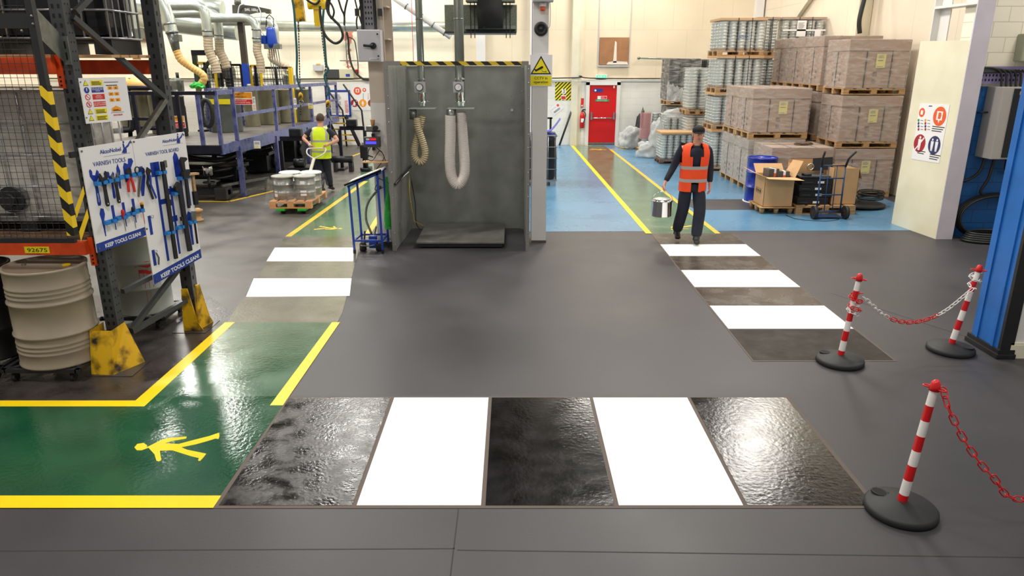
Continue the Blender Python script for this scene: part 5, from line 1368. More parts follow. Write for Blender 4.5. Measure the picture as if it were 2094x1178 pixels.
for px,py,wd,n in ((1907,259,.30,3),(1877,309,.2,2),(1902,316,.26,3)):
    c = pcs(px,py)
    for k in range(n): b.prism([(c[0],c[1]-.035*k),(c[0]+wd-.03*k,c[1]-.035*k),(c[0]+wd-.03*k,c[1]-.035*k+.014),(c[0],c[1]-.035*k+.014)],.001,Fp,8,.0045)
b.prism([pcs(1900,216),pcs(1907,216),pcs(1907,218),pcs(1900,218)],.001,Fp,4,.0045)
b.build('symbol_print',[m_sign,m_kink,m_oink,m_crim,m_navy,m_grink,m_amber,m_gink,m_kink],ps,True)

# electrical cabinet and cabling on the blue wall
ec = thing('electrical_cabinet','grey wall cabinet with a dark door and yellow label on blue wall','cabinet',(7.9,11.65,1.33))
B().box(7.50,11.42,1.33,8.3,11.825,2.42,0,None,.01).build('enclosure',mat('warm grey enamel',(176,170,164),.4),ec,True)
B().box(7.66,11.40,1.36,8.06,11.42,2.40,0,None,.004).build('tinted_door',m_glassd,ec,True)
B().box(7.74,11.396,2.31,8.0,11.40,2.36).build('yellow_label',m_amber,ec,True)
for z in (2.25,1.5): B().box(8.1,11.40,z,8.16,11.42,z+.05,0,None,.004).build('latch',m_chrome,ec,True)
B().tube([(7.36,11.75,2.02),(7.5,11.7,2.03)],.014,8).build('side_gland',m_black_m,ec,True)
tr_ = thing('cable_tray','lilac perforated cable tray with black cables curving over it','cable tray',(7.6,11.8,2.44))
b = B(); b.box(7.2,11.78,2.46,8.4,11.79,2.72)
for i in range(18):
    for j in range(3): x=7.24+i*.055; z=2.50+j*.07; b.box(x,11.777,z,x+.022,11.78,z+.035,1)
b.build('tray',[mat('lilac tray steel',(142,130,176),.4,.3),m_hole],tr_,True)
for k in range(6):
    x = 7.62+k*.075; b=B(); b.tube(bez([(7.2,11.76-.004*k,2.69-.012*k),(x-.18,11.74,2.70-.012*k),(x-.03,11.71,2.63),(x,11.68,2.42)],8),.016,8); b.build('black_cable',m_hosek,tr_,True)
b=B(); b.tube(bez([(8.15,11.6,2.45),(8.2,11.6,2.62),(8.35,11.62,2.75),(8.6,11.65,2.76)],8),.02,8); b.build('black_cable',m_hosek,tr_,True)
o = B().box(7.83,11.6,2.80,8.6,11.845,3.2,0,None,.012).build('wall_unit',mat('sage enamel',(160,166,146),.4)); tag(movebase(o,(8.2,11.7,2.8)),'sage grey metal unit on the block wall above the cabinet','electrical unit')
for q,l in (([(7.6,11.7,1.35),(7.55,11.7,1.1),(7.35,11.7,.95),(7.15,11.75,.95)],'black cable dropping left from the cabinet'),([(7.75,11.7,1.33),(7.72,11.7,1.0),(7.65,11.72,.75),(7.9,11.7,.7),(8.4,11.7,.8)],'black cable looping down from the middle of the cabinet'),([(7.95,11.7,1.33),(7.98,11.7,1.1),(8.2,11.7,1.05),(8.3,11.7,1.0)],'black cable curving right below the cabinet')):
    b=B(); b.tube(bez(q,8),.024,8); o=b.build('cable',m_hosek); tag(movebase(o,q[0]),l,'cable')
b=B()
for k in range(4): b.bar_ring((7.9,11.72-.03*k,.36),.60-.012*k,.022,'y',36,6,sy=.62)
o=b.build('hanging_cable_coil',m_hosek); tag(movebase(o,(7.9,11.7,.0)),'big oval coil of black cable hanging against the blue wall','cable')
b=B()
for k in range(5): b.bar_ring((7.75,11.45,.03+.03*k),.42-.02*k,.02,'z',30,6,sy=.55)
o=b.build('floor_cable_coil',m_hosek); tag(movebase(o,(7.75,11.45,.0)),'black cable coiled on the floor below the blue wall','cable')

# near blue and black column
nb = thing('corner_column','blue and black painted steel column at the right edge','column',(4.87,6.8,0))
b = B(); b.box(4.80,6.64,.05,4.83,7.06,CEIL); b.box(4.785,6.70,.05,4.80,6.73,CEIL); b.box(4.785,6.95,.05,4.80,6.98,CEIL); b.build('blue_face',mat('bright blue column paint',(34,110,194),.4,noise=.12,nscale=3),nb,True)
B().box(4.80,6.60,.05,4.93,6.64,CEIL).box(4.83,6.64,.05,4.93,7.06,CEIL).build('black_face',m_black_m,nb,True)
B().box(4.76,6.57,0,4.95,7.1,.05,0,None,.01).box(4.775,6.585,.05,4.94,7.09,.09).build('plinth',m_black_m,nb,True)

# red and white barrier posts
def post(x,y,tx,ty,label,rz,chainwrap=0,h=.88):
    t = thing('barrier_post',label,'barrier post',(x,y,0))
    b = B(); b.lathe([(.215,0),(.222,.012),(.22,.04),(.205,.052),(.10,.072),(.05,.085),(0,.085)],seg=48)
    Mr = Matrix.Rotation(rz,4,'Z')
    b.box(.10,-.035,.068,.19,.035,.072,1,Mr)
    b.build('base',[m_rub,m_hole],t)
    b = B(); b.bar_ring((.145,0,.066),.042,.008,'z',20,6,0,Mr,1.2,.9); b.build('carry_slot',m_kink,t)
    top = Vector((tx-x,ty-y,h)); low = Vector((0,0,.07)); d = top-low
    fr_ = [0,.075]+[.075+.925*(k+1)/7 for k in range(7)]; b = B(); seg=24
    for i in range(8):
        p0 = low+d*fr_[i]; p1 = low+d*fr_[i+1]
        b.cyl(p0,p1,.030-.006*fr_[i],seg,.030-.006*fr_[i+1],i%2,cap=False)
    b.build('striped_tube',[m_plred,m_plwhite],t)
    b = B(); un = d.normalized(); b.tube([top-un*.005,top+un*.02,top+un*.05,top+un*.066],[.031,.030,.026,.012],20); b.build('cap',m_plred,t)
    Fh = frame(top+un*.012,(math.cos(rz),math.sin(rz),0),(-math.sin(rz),math.cos(rz),0))
    for s_ in (-1,1):
        b = B(); b.bar_ring((s_*.045,0,0),.02,.005,'z',14,5,0,Fh,1.1,.8); b.build('chain_eye',m_plred,t)
    return t, top+un*.012+Vector((x,y,0))
q1 = P(1914,800,4.05); q2 = P(1759,575,6.47); q3 = P(2003,556,6.78)
p3,top3 = post(2.53,4.06,q1.x,4.07,'nearest red and white barrier post, on a black base at lower right',2.2,h=q1.z)
p1,top1 = post(3.19,6.50,q2.x,6.50,'red and white barrier post beside the dark brown floor panel',2.4,h=q2.z)
p2,top2 = post(4.44,6.80,q3.x,6.80,'red and white barrier post against the blue column',-.6,h=q3.z)
def link_mesh(r,L,w_):
    b = B(); path = []
    for k in range(21):
        a = 2*PI*k/20; c_,s_ = math.cos(a),math.sin(a)
        path.append(((L/2-w_/2)*(1 if c_>0 else -1)*(1 if abs(c_)>1e-6 else 0)+c_*w_/2, s_*w_/2, 0))
    b.tube(path,r,6,cap=False); return b
lm = {}
def chain(label,pts,cols,L=.052,group=None,name='plastic_chain'):
    t = thing(name,label,'chain',pts[0])
    path = [Vector(p) for p in bez(pts,16)]; S=[0]
    for a,c in zip(path,path[1:]): S.append(S[-1]+(c-a).length)
    pitch = L*.78; n = int(S[-1]/pitch)
    for i in range(n):
        s_ = (i+.5)*pitch; j = max(k for k in range(len(S)) if S[k] <= s_); j=min(j,len(path)-2)
        f = (s_-S[j])/max(1e-9,S[j+1]-S[j]); c = path[j].lerp(path[j+1],f); d=(path[j+1]-path[j]).normalized()
        up = Vector((0,0,1)) if abs(d.z)<.9 else Vector((1,0,0)); y_ = up.cross(d).normalized(); z_ = d.cross(y_)
        if i%2: y_,z_ = z_,-y_
        col = cols(i/n)
        if col.name not in lm: lm[col.name] = link_mesh(.0042,L,L*.5).build('link',col)
        pr = lm[col.name]
        o = pr if pr.parent is None else pr.copy()
        if o is not pr: COL.objects.link(o)
        o.parent = t
        R = Matrix(((d.x,y_.x,z_.x,0),(d.y,y_.y,z_.y,0),(d.z,y_.z,z_.z,0),(0,0,0,1)))
        o.matrix_basis = Matrix.Translation(c-Vector(pts[0])) @ R
    return t
def sag(a,b_,s_): 
    a,b_=Vector(a),Vector(b_); return [a.lerp(b_,f)+Vector((0,0,-s_*4*f*(1-f))) for f in (0,.25,.5,.75,1)]
u3 = P(1926,806,4.05); v3 = P(1948,850,4.0); w3 = P(2010,965,3.85); x3 = P(2094,1018,3.7); y3 = Vector((4.6,3.2,.75))
chain('red plastic chain hanging from the nearest post out of frame',[top3+Vector((.05,0,0)),P(1940,835,4.0),P(1975,905,3.95),P(2030,975,3.9),P(2100,1022,3.9),Vector((4.0,3.9,.35)),Vector((4.6,3.9,.75))],lambda f:m_chain_r,.075)
a_ = P(1766,608,6.47); c_ = P(1990,590,6.75)
chain('red and white plastic chain sagging between the two farther posts',sag(a_,c_,.30),lambda f: m_chain_w if f<.27 or f>.66 else m_chain_r,.062)
def coil(label,cx,cy,z0,n,r,mt,L=.055):
    pts=[(cx+r*math.cos(a*.9),cy+r*math.sin(a*.9),z0-.012*a) for a in range(n)]
    return chain(label,pts,lambda f:mt,L)
coil('red chain wound round the farther left post',a_.x-.055,6.50,a_.z+.03,16,.045,m_chain_r)
coil('white chain turned round the farther left post below the red',a_.x-.062,6.50,a_.z-.10,8,.045,m_chain_w)
coil('white chain wound round the top of the post by the blue column',4.44+(q3.x-4.44)*.9,6.80,q3.z-.02,14,.042,m_chain_w)

# ------------------------------------------------------------------ back wall fittings, right part
o = thing('wall_panel_board','brown board panel with a white stain high on the back wall','board',(3.44,BY-.05,2.67))
B().box(2.95,BY-.06,2.69,3.93,BY-.005,3.56).build('board',mat('brown board',(160,112,74),.6,noise=.15,nscale=3),o,True)
B().add([(3.42,BY-.062,2.75),(3.54,BY-.062,2.75),(3.52,BY-.062,3.4),(3.46,BY-.062,3.45)],[(0,1,2,3)]).add([(3.2,BY-.062,2.69),(3.93,BY-.062,2.69),(3.9,BY-.062,2.78),(3.5,BY-.062,2.80),(3.25,BY-.062,2.77)],[(0,1,2,3,4)]).build('white_stain',mat('chalk stain',(226,216,200),.8),o,True)
B().box(2.9,BY-.09,2.62,3.96,BY-.005,2.665).box(2.9,BY-.04,2.66,2.93,BY-.005,6).box(3.95,BY-.04,2.66,3.97,BY-.005,6).build('support_rail',m_gbox,o,True)
ex = thing('exit_sign','small lit green exit sign above the red door','exit sign',(3.04,BY-.05,2.22))
B().box(2.85,BY-.13,2.225,3.23,BY-.005,2.36,0,None,.006).build('casing',m_sign,ex,True); B().box(2.87,BY-.135,2.24,3.21,BY-.13,2.345).build('lit_face',m_exit,ex,True)
b=B(); F=frame((2.87,BY-.136,2.24),(1,0,0),(0,0,1)); b.prism([(.05,.03),(.09,.03),(.1,.08),(.06,.08)],.001,F); b.prism([(.22,.045),(.27,.045),(.27,.03),(.30,.055),(.27,.08),(.27,.062),(.22,.062)],.001,F); b.prism([(.13,.025),(.18,.025),(.18,.085),(.13,.085)],.001,F); b.build('pictogram',m_sign,ex,True)
# hazard panel '3'
hp = thing('hazard_panel','black and yellow striped wall panel bearing the number 3','sign',(1.76,BY-.09,1.5))
a_,c_ = P(1135,205,BY-.09),P(1171,168,BY-.09)
Fh = frame((a_.x,BY-.085,a_.z),(1,0,0),(0,0,1)); W,H = c_.x-a_.x, c_.z-a_.z
plate(hp,Fh,0,0,W,H,m_yink,.003,0,'yellow_panel'); b=B()
k=-H
while k < W:
    # diagonal band from (k,0) to (k+H,H) clipped to the panel
    w_=.055
    def cl_(p,q):
        return [(min(max(p,0),W),min(max(p,0),W)-k0) for k0 in ()]
    pts=[]
    for xx,yy in ((k,0),(k+w_,0),(k+w_+H,H),(k+H,H)): pts.append((xx,yy))
    # clip against x=0 and x=W
    def clip(poly,xc,keep):
        out=[]
        for i in range(len(poly)):
            p,q=poly[i],poly[(i+1)%len(poly)]; ip,iq=keep(p[0]),keep(q[0])
            if ip: out.append(p)
            if ip!=iq: f=(xc-p[0])/(q[0]-p[0]); out.append((xc,p[1]+f*(q[1]-p[1])))
        return out
    pts=clip(pts,0,lambda v:v>=0) ; pts=clip(pts,W,lambda v:v<=W) if len(pts)>2 else pts
    if len(pts)>2: b.prism(pts,.001,Fh,0,.0032)
    k+=.12
b.build('black_bands',m_kink,hp,True)
plate(hp,Fh,W*.38,H*.36,W*.24,H*.26,m_sign,.002,.0045,'number_plate'); text('3',.13,Fh,m_kink,hp,W*.5,H*.4,.007,'CENTER'); plate(hp,Fh,W*.34,H*.04,W*.3,H*.24,m_sign,.002,.0045,'fire_notice'); plate(hp,Fh,W*.36,H*.06,W*.26,H*.16,m_rink,.001,.0068,'notice_field')
# fire extinguisher and call point
fe = thing('fire_extinguisher','red fire extinguisher hanging beside the red door','fire extinguisher',P(1190,262,BY-.2))
c = P(1190,262,BY-.2); b=B(); b.lathe([(.06,0),(.08,.02),(.08,.42),(.065,.48),(.03,.52),(.03,.55)],(c.x,c.y,c.z),20); b.build('cylinder',m_plred,fe,True)
b=B(); b.box(c.x-.03,c.y-.02,c.z+.55,c.x+.04,c.y+.02,c.z+.60).box(c.x,c.y-.01,c.z+.6,c.x+.11,c.y+.01,c.z+.64); b.build('valve_handle',m_kink,fe,True)
b=B(); b.tube(bez([(c.x+.05,c.y-.02,c.z+.57),(c.x+.11,c.y-.05,c.z+.45),(c.x+.04,c.y-.09,c.z+.2)],6),.014,6); b.build('hose',m_kink,fe,True)
B().box(c.x-.05,c.y-.082,c.z+.2,c.x+.05,c.y-.076,c.z+.33).build('label_plate',m_sign,fe,True)
for (x0,y0,x1,y1,mt,l,nm) in ((1183,213,1194,201,m_rink,'red fire point notice on the white wall left of the red door','fire_notice'),(1177,194,1184,190,m_yink,'small yellow note on the white wall near the striped panel','yellow_note')):
    a_,c_=P(x0,y0,BY-.09),P(x1,y1,BY-.09); F=frame((a_.x,BY-.086,a_.z),(1,0,0),(0,0,1)); o=plate(None,F,0,0,c_.x-a_.x,c_.z-a_.z,mt,.003,0,nm,False); tag(o,l,'sign')
    if nm=='fire_notice': plate(o,F,.03,.03,.05,.14,m_sign,.001,.0035,'symbol',False)
a_=P(1190,216,BY-.1); cpn=thing('call_point','small red fire alarm call point on the wall below the fire notice','call point',a_)
B().box(a_.x-.045,BY-.13,a_.z-.05,a_.x+.045,BY-.082,a_.z+.05).build('housing',m_plred,cpn,True); B().box(a_.x-.025,BY-.134,a_.z-.025,a_.x+.025,BY-.13,a_.z+.025).build('glass',m_sign,cpn,True)
# tilted poster, leaning pole
a_=P(1138,222,BY-.09); F=frame((a_.x,BY-.086,a_.z),(.8,0,.6),(-.6,0,.8)); 
po=thing('tilted_poster','white safety poster hanging crooked below the striped panel','poster',a_)
plate(po,F,-.2,-.14,.4,.28,m_sign,.002,0,'poster_sheet'); b=B(); b.disc((.1,.06,.0022),.045,.001,F,0); 
for k in range(4): b.disc((-.16+k*.05,.06,.0022),.012,.001,F,1+(k%2),8); lines(b,F,-.15,.12,-.09-.0,-.02,3,1,z=.0025)
b.build('symbol_print',[m_oink,m_gink,m_ink],po,True)
a_,c_=P(1144,292,BY-.4),P(1173,215,BY-.12); b=B(); b.tube([(a_.x,a_.y,0.02),c_],.035,8); o=b.build('leaning_pole',m_black_m); tag(movebase(o,(a_.x,a_.y,0.0)),'black pole leaning against the white wall left of the red door','pole')
b=B(); a_=P(1120,240,18.5); b.box(a_.x-.3,18.5,0,a_.x-.25,18.55,a_.z).box(a_.x-.3,18.5,a_.z-.04,a_.x+.12,18.55,a_.z).box(a_.x+.05,18.5,0.0,a_.x+.1,18.55,a_.z); o=b.build('open_stand',m_black_m); tag(movebase(o,(a_.x-.1,18.5,0)),'thin dark steel frame behind the caged container','frame')
# stub pipe and cable on the back wall
a_,c_=P(1306,119,BY-.2),P(1344,121,BY-.2); b=B(); b.tube([a_,c_+Vector((.8,0,0))],.025,8); b.ball(a_,.05,seg=8); o=b.build('wall_stub_pipe',m_zinc); tag(o,'thin grey pipe stub on the back wall beside the black block','pipe')
b=B(); b.tube(bez([(8.3,18.1,7.0),(8.05,17.8,4.95),(8.02,17.6,4.75),(7.95,17.5,4.2),(7.85,17.4,3.7),(7.9,17.4,3.4)],8),.05,10); o=b.build('flexible_duct',m_rub); tag(o,'black flexible duct descending by the side wall above the cartons','duct')
crumple('orange brown lagging rag round the black flexible duct',(8.0,17.6,4.72),.12,(1,1,1.3),31,m_cardL,'rag_bundle','rag')
# ================================================================== PEOPLE
def skinned(name, pts, mt, parent, sub=2, offset=(0,0,0)):
    """pts: {key: (pos, radius or (rx,ry), linked key)}; one continuous tapering skin over the joints"""
    keys = list(pts); me = bpy.data.meshes.new('sk')
    me.from_pydata([pts[k][0] for k in keys],[(keys.index(pts[k][2]),i) for i,k in enumerate(keys) if pts[k][2]],[])
    o = bpy.data.objects.new('sk',me); COL.objects.link(o)
    o.modifiers.new('skin','SKIN'); sk = me.skin_vertices[0].data if me.skin_vertices else None
    if sk is None:
        bm = bmesh.new(); bm.from_mesh(me); bm.verts.layers.skin.verify(); bm.to_mesh(me); bm.free(); sk = me.skin_vertices[0].data
    for i,k in enumerate(keys):
        r = pts[k][1]; sk[i].radius = r if isinstance(r,tuple) else (r,r); sk[i].use_root = (i==0)
    o.modifiers['skin'].use_smooth_shade = True
    s = o.modifiers.new('sub','SUBSURF'); s.levels = sub; s.render_levels = sub
    dg = bpy.context.evaluated_depsgraph_get(); dg.update()
    m2 = bpy.data.meshes.new_from_object(o.evaluated_get(dg)); bpy.data.objects.remove(o)
    m2.name = name; m2.materials.clear(); m2.materials.append(mt)
    for p in m2.polygons: p.use_smooth = True; p.material_index = 0
    c = bpy.data.objects.new(name,m2); COL.objects.link(c); c.parent = parent; WM[c.name] = WM[parent.name].copy()
    return c
def loft(rings, mats, name, parent, seg=32, gap=None, mids=None):
    """rings: (cx,cy,z,rx,ry,power,material) -> closed shell of elliptical rings"""
    b = B(); vs=[]
    for (cx,cy,z,rx,ry,pw,mi) in rings:
        for k in range(seg):
            t=2*PI*k/seg; c_,s_=math.cos(t),math.sin(t)
            vs.append((cx+rx*math.copysign(abs(c_)**pw,c_), cy+ry*math.copysign(abs(s_)**pw,s_), z))
    b.add(vs,[],0,True)
    for i in range(len(rings)-1):
        for k in range(seg):
            if gap and gap(i,k): continue
            k2=(k+1)%seg; b.f.append([i*seg+k,i*seg+k2,(i+1)*seg+k2,(i+1)*seg+k]); b.m.append(mids(i,k) if mids else rings[i][6]); b.sm.append(True)
    return b.build(name,mats,parent)
def hand(pts, pre, wrist, d, side, curl, par_key, down=(0,0,-1), out=None):
    """palm, four unequal curled fingers and a thumb rooted in the side of the palm"""
    w_ = Vector(wrist); d = Vector(d).normalized(); out = Vector(out).normalized(); nrm = d.cross(out).normalized()*side
    palm = w_+d*.07
    pts[pre+'palm'] = (tuple(w_+d*.045),(.030,.018),par_key)
    for i,(off,L) in enumerate(((-.028,.070),(-.010,.080),(.010,.076),(.027,.060))):
        a = w_+d*.085+out*off; b_ = a+d*L*.45*math.cos(curl*.6)+nrm*L*.45*math.sin(curl*.6); c = b_+d*L*.5*math.cos(curl*1.6)+nrm*L*.5*math.sin(curl*1.6)
        pts[pre+'f%d0'%i]=(tuple(a),.0105,pre+'palm'); pts[pre+'f%d1'%i]=(tuple(b_),.0095,pre+'f%d0'%i); pts[pre+'f%d2'%i]=(tuple(c),.008,pre+'f%d1'%i)
    a = w_+d*.04-out*.032; b_ = a-out*.022+d*.03+nrm*.015; pts[pre+'t0']=(tuple(a),.012,pre+'palm'); pts[pre+'t1']=(tuple(b_),.0105,pre+'t0'); pts[pre+'t2']=(tuple(b_+d*.028+nrm*.012+out*.004),.009,pre+'t1')
def head_parts(par, c, f, skinmt, hairmt, cap=False):
    """face details on a head centred at c that looks along f (+1: +y, -1: -y)"""
    cx,cy,cz = c
    B().ball((cx,cy+f*.098,cz-.012),.016,sc=(.8,1.0,1.5)).build('nose',skinmt,par)
    for s_ in (-1,1):
        e=B().ball((cx+s_*.032,cy+f*.082,cz+.012),.0125,sc=(1.2,.7,.8)).build('eye',m_sign,par); B().ball((cx+s_*.032,cy+f*.091,cz+.012),.006).build('iris',m_kink,e)
        B().ball((cx+s_*.080,cy-f*.005,cz-.005),.03,sc=(.35,.6,1.0)).build('ear',skinmt,par)
        B().beam((cx+s_*.018,cy+f*.090,cz+.034),(cx+s_*.048,cy+f*.082,cz+.036),.008,.006).build('eyebrow',hairmt,par)
    B().ball((cx,cy+f*.086,cz-.055),.022,sc=(1.15,.4,.32)).build('mouth',mat('lip',(160,84,76),.5),par)
    b = B()
    if cap:
        b.lathe([(.089,-.0),(.092,.03),(.086,.06),(.062,.088),(.03,.102),(0,.106)],(cx,cy,cz+.035),24,caps=False)
        b.prism([(cx-.07,cy+f*.06),(cx+.07,cy+f*.06),(cx+.055,cy+f*.15),(cx-.055,cy+f*.15)],.008,None,0,cz+.04)
        b.build('cap',m_hole,par)
    else:
        vs=[];fs=[];n=20
        for i in range(11):
            ph = PI/2-i*PI/16
            for k in range(n):
                t=2*PI*k/n; q=math.sin(t)*f; lim = 1 if q<.3 else .0
                rr=1.0; z=math.sin(max(ph,-.75 if q<.35 else .42)); h_=math.cos(max(ph,-.75 if q<.35 else .42))
                vs.append((cx+.087*h_*math.cos(t)*1.02,cy-f*.006+.101*h_*math.sin(t),cz+.012+.118*z))
        fs=[(i*n+k,(i+1)*n+k,(i+1)*n+(k+1)%n,i*n+(k+1)%n) for i in range(10) for k in range(n)]
        b.add(vs,fs,0,True); b.build('hair',hairmt,par)

def person(label, loc, J, f, vest, torso_c, cap, gloves=None, short=True, name='person'):
    t = thing(name,label,'person',loc)
    sk = mat('skin',(206,150,124),.55)
    hd = J['head']
    body = {'pelvis':(J['pelvis'],(.15,.10),None),'belly':(tuple(Vector(J['pelvis']).lerp(Vector(J['chest']),.45)),(.135,.10),'pelvis'),'chest':(J['chest'],(.155,.105),'belly'),
            'neckb':(J['neck'],.06,'chest'),'jaw':((hd[0],hd[1]+f*.012,hd[2]-.055),(.062,.07),'neckb'),'mid':((hd[0],hd[1],hd[2]),(.078,.092),'jaw'),'crown':((hd[0],hd[1]-f*.008,hd[2]+.06),(.070,.084),'mid')}
    for s_ in 'LR':
        body['sh'+s_]=(J['sh'+s_],.062,'chest'); body['el'+s_]=(J['el'+s_],.043,'sh'+s_)
        e,w_=Vector(J['el'+s_]),Vector(J['wr'+s_]); body['fa'+s_]=(tuple(e.lerp(w_,.35)),.042,'el'+s_); body['wr'+s_]=(J['wr'+s_],(.027,.022),'fa'+s_)
        hd_ = J['hd'+s_]; hand(body,'h'+s_,J['wr'+s_],hd_[0],hd_[2],hd_[1],'wr'+s_,out=hd_[3])
        body['hip'+s_]=(J['hip'+s_],.088,'pelvis'); body['kn'+s_]=(J['kn'+s_],.056,'hip'+s_); body['cf'+s_]=(tuple(Vector(J['kn'+s_]).lerp(Vector(J['an'+s_]),.35)),.055,'kn'+s_); body['an'+s_]=(J['an'+s_],.038,'cf'+s_)
    bd = skinned('body',body,sk,t)
    head_parts(t,(hd[0],hd[1],hd[2]),f,sk,m_hair,cap)
    tr = {'pelvis':((J['pelvis'][0],J['pelvis'][1],J['pelvis'][2]+.05),(.165,.115),None),'crotch':((J['pelvis'][0],J['pelvis'][1],J['pelvis'][2]-.05),(.165,.12),'pelvis')}
    for s_ in 'LR':
        h_,k_,a_=Vector(J['hip'+s_]),Vector(J['kn'+s_]),Vector(J['an'+s_])
        tr['hip'+s_]=(tuple(h_-Vector((0,0,.06))),.116,'crotch'); tr['th'+s_]=(tuple(h_.lerp(k_,.5)),.108,'hip'+s_); tr['kn'+s_]=(tuple(k_),.097,'th'+s_); tr['sh'+s_]=(tuple(k_.lerp(a_,.55)),.094,'kn'+s_); tr['cu'+s_]=(tuple(a_+Vector((0,0,-.005))),.084,'sh'+s_)
    skinned('trousers',tr,m_cloth,t)
    sh = {'chest':(J['chest'],(.172,.12),None),'waist':(tuple(Vector(J['pelvis']).lerp(Vector(J['chest']),.2)),(.16,.118),'chest'),'coll':(tuple(Vector(J['neck'])-Vector((0,0,.01))),(.085,.08),'uc'),'uc':(tuple(Vector(J['chest']).lerp(Vector(J['neck']),.55)),(.135,.112),'chest')}
    for s_ in 'LR':
        sh['sh'+s_]=(J['sh'+s_],.078,'chest'); a_,e_=Vector(J['sh'+s_]),Vector(J['el'+s_])
        if short: sh['sl'+s_]=(tuple(a_.lerp(e_,.72)),.068,'sh'+s_)
        else: sh['el'+s_]=(tuple(e_),.058,'sh'+s_); sh['cf'+s_]=(tuple(Vector(J['el'+s_]).lerp(Vector(J['wr'+s_]),.92)),.044,'el'+s_)
    skinned('shirt',sh,m_cloth,t)
    # boots
    for s_ in 'LR':
        a_=Vector(J['an'+s_]); d=Vector(J['toe'+s_])-a_; d.z=0; d.normalize(); tz=J['toe'+s_][2]; hz=a_.z-.075
        bt_={'an':(tuple(a_+Vector((0,0,.03))),.052,None),'heel':(tuple(a_-d*.035+Vector((0,0,-.04))),(.045,.04),'an'),'mid':(tuple(a_+d*.09+Vector((0,0,(tz-hz)*.0-.035))),(.05,.038),'an'),'toe':(tuple(Vector(J['toe'+s_])),(.048,.034),'mid')}
        skinned('boot',bt_,m_boot,t)
    # sleeveless vest: lofted shell with armholes and shoulder straps
    px,py,pz=J['pelvis']; cx,cy,cz=J['chest']; nx,ny,nz_=J['neck']
    rings=[]; zs=[]
    z0=pz-.16; z1=J['shL'][2]+.02
    for i in range(15):
        fz=i/14; z=z0+(z1-z0)*fz; x=px+(cx-px)*fz; y=py+(cy-py)*fz
        rx=.205 if fz<.5 else .205+.02*math.sin((fz-.5)*PI)
        if fz>.9: rx-=(fz-.9)*.35
        ry=.150-.0*fz
        if fz>.8: ry-=(fz-.8)*.22
        rings.append((x,y,z,rx,ry,.8,0))
    top = rings[-1]; rings.append((nx,ny,z1+.035,.15,.085,.85,0)); rings.append((nx,ny,nz_+.0,.078,.07,.9,0))
    seg=32
    def gap(i,k):
        a=2*PI*(k+.5)/seg; c_=abs(math.cos(a)); s_=math.sin(a)
        if i in (9,10,11,12) and c_>.90: return True        # armholes
        if f<0 and s_<-.93 and i>=7+0: return True if (i>=10 or True) else False
        return False
    def mids(i,k):
        a=2*PI*(k+.5)/seg; c_=math.cos(a)
        if i in vest['bands']: return 1
        if i>vest['bands'][-1] and vest.get('braces') and .55<abs(c_)<.78: return 1
        return 0
    def gap2(i,k):
        a=2*PI*(k+.5)/seg; c_=abs(math.cos(a)); s_=math.sin(a)*(-f)
        if i in (9,10,11,12) and c_>.90: return True
        if vest.get('open') and s_*-1>0 and False: return True
        if vest.get('open') and math.sin(a)*f>0 and math.cos(a)*math.copysign(1,math.cos(a)) < (.10+.05*(3-i) if i<3 else (.06 if i<7 else .08+.055*(i-7))): return True
        return False
    loft(rings,[vest['mat'],m_refl],'hi_vis_vest',t,seg,gap2,mids)
    return t

# worker in orange, walking towards the camera with a tin
oX,oY = 2.86,11.42
J1 = dict(pelvis=(.0,.0,.97),chest=(.0,-.02,1.33),neck=(.01,-.03,1.535),head=(.02,-.05,1.655),
  shL=(-.20,0,1.465),shR=(.20,0,1.465),elL=(-.30,.04,1.16),wrL=(-.43,-.03,.93),elR=(.27,.08,1.15),wrR=(.27,.02,.90),
  hdL=((-.25,-.1,-1),1.2,1,(.2,.95,0)),hdR=((.0,-.2,-1),.5,-1,(0,1,0)),
  hipL=(-.09,.0,.93),hipR=(.09,-.0,.93),knL=(-.11,.03,.52),anL=(-.15,.19,.13),toeL=(-.16,.02,.045),
  knR=(.11,-.13,.52),anR=(.08,-.14,.105),toeR=(.06,-.32,.045))
person('person in an orange high visibility vest and dark cap walking with a silver pail',(oX,oY,0),J1,-1,dict(mat=m_hvo,bands=(3,7),open=True),None,True,short=False)
bpy.data.objects['person'].scale=(1.04,1.0,1.035)
hx,hy,hz_ = oX-.445, oY-.045, .79
pail = thing('paint_pail','silver lidded pail carried by the person in orange','pail',(hx-.03,hy,.33))
PZ=.11
b=B(); b.lathe([(.150,0),(.158,.006),(.163,.235),(.172,.24),(.172,.255),(.162,.262),(.150,.262),(.148,.255),(0,.255)],(hx-.03,hy,.33+PZ),36,caps=False); b.disc((hx-.03,hy,.331+PZ),.15,.002); b.build('pail_body',m_chrome,pail,True)
b=B(); b.lathe([(.0,0),(.11,.0),(.12,.018),(.0,.02)],(hx-.03,hy,.59+PZ),30,caps=False); b.build('lid_disc',m_tin,pail,True)
b=B(); pts=[(hx-.03+.17*math.cos(a),hy,.56+PZ+.16*math.sin(a)) for a in [PI*k/14 for k in range(15)]]; b.tube(pts,.004,6); b.build('wire_handle',m_chrome,pail,True)
B().cyl((hx-.03,hy-.05,.83),(hx-.03,hy+.05,.83),.011,10).build('handle_grip',m_plwhite,pail,True)

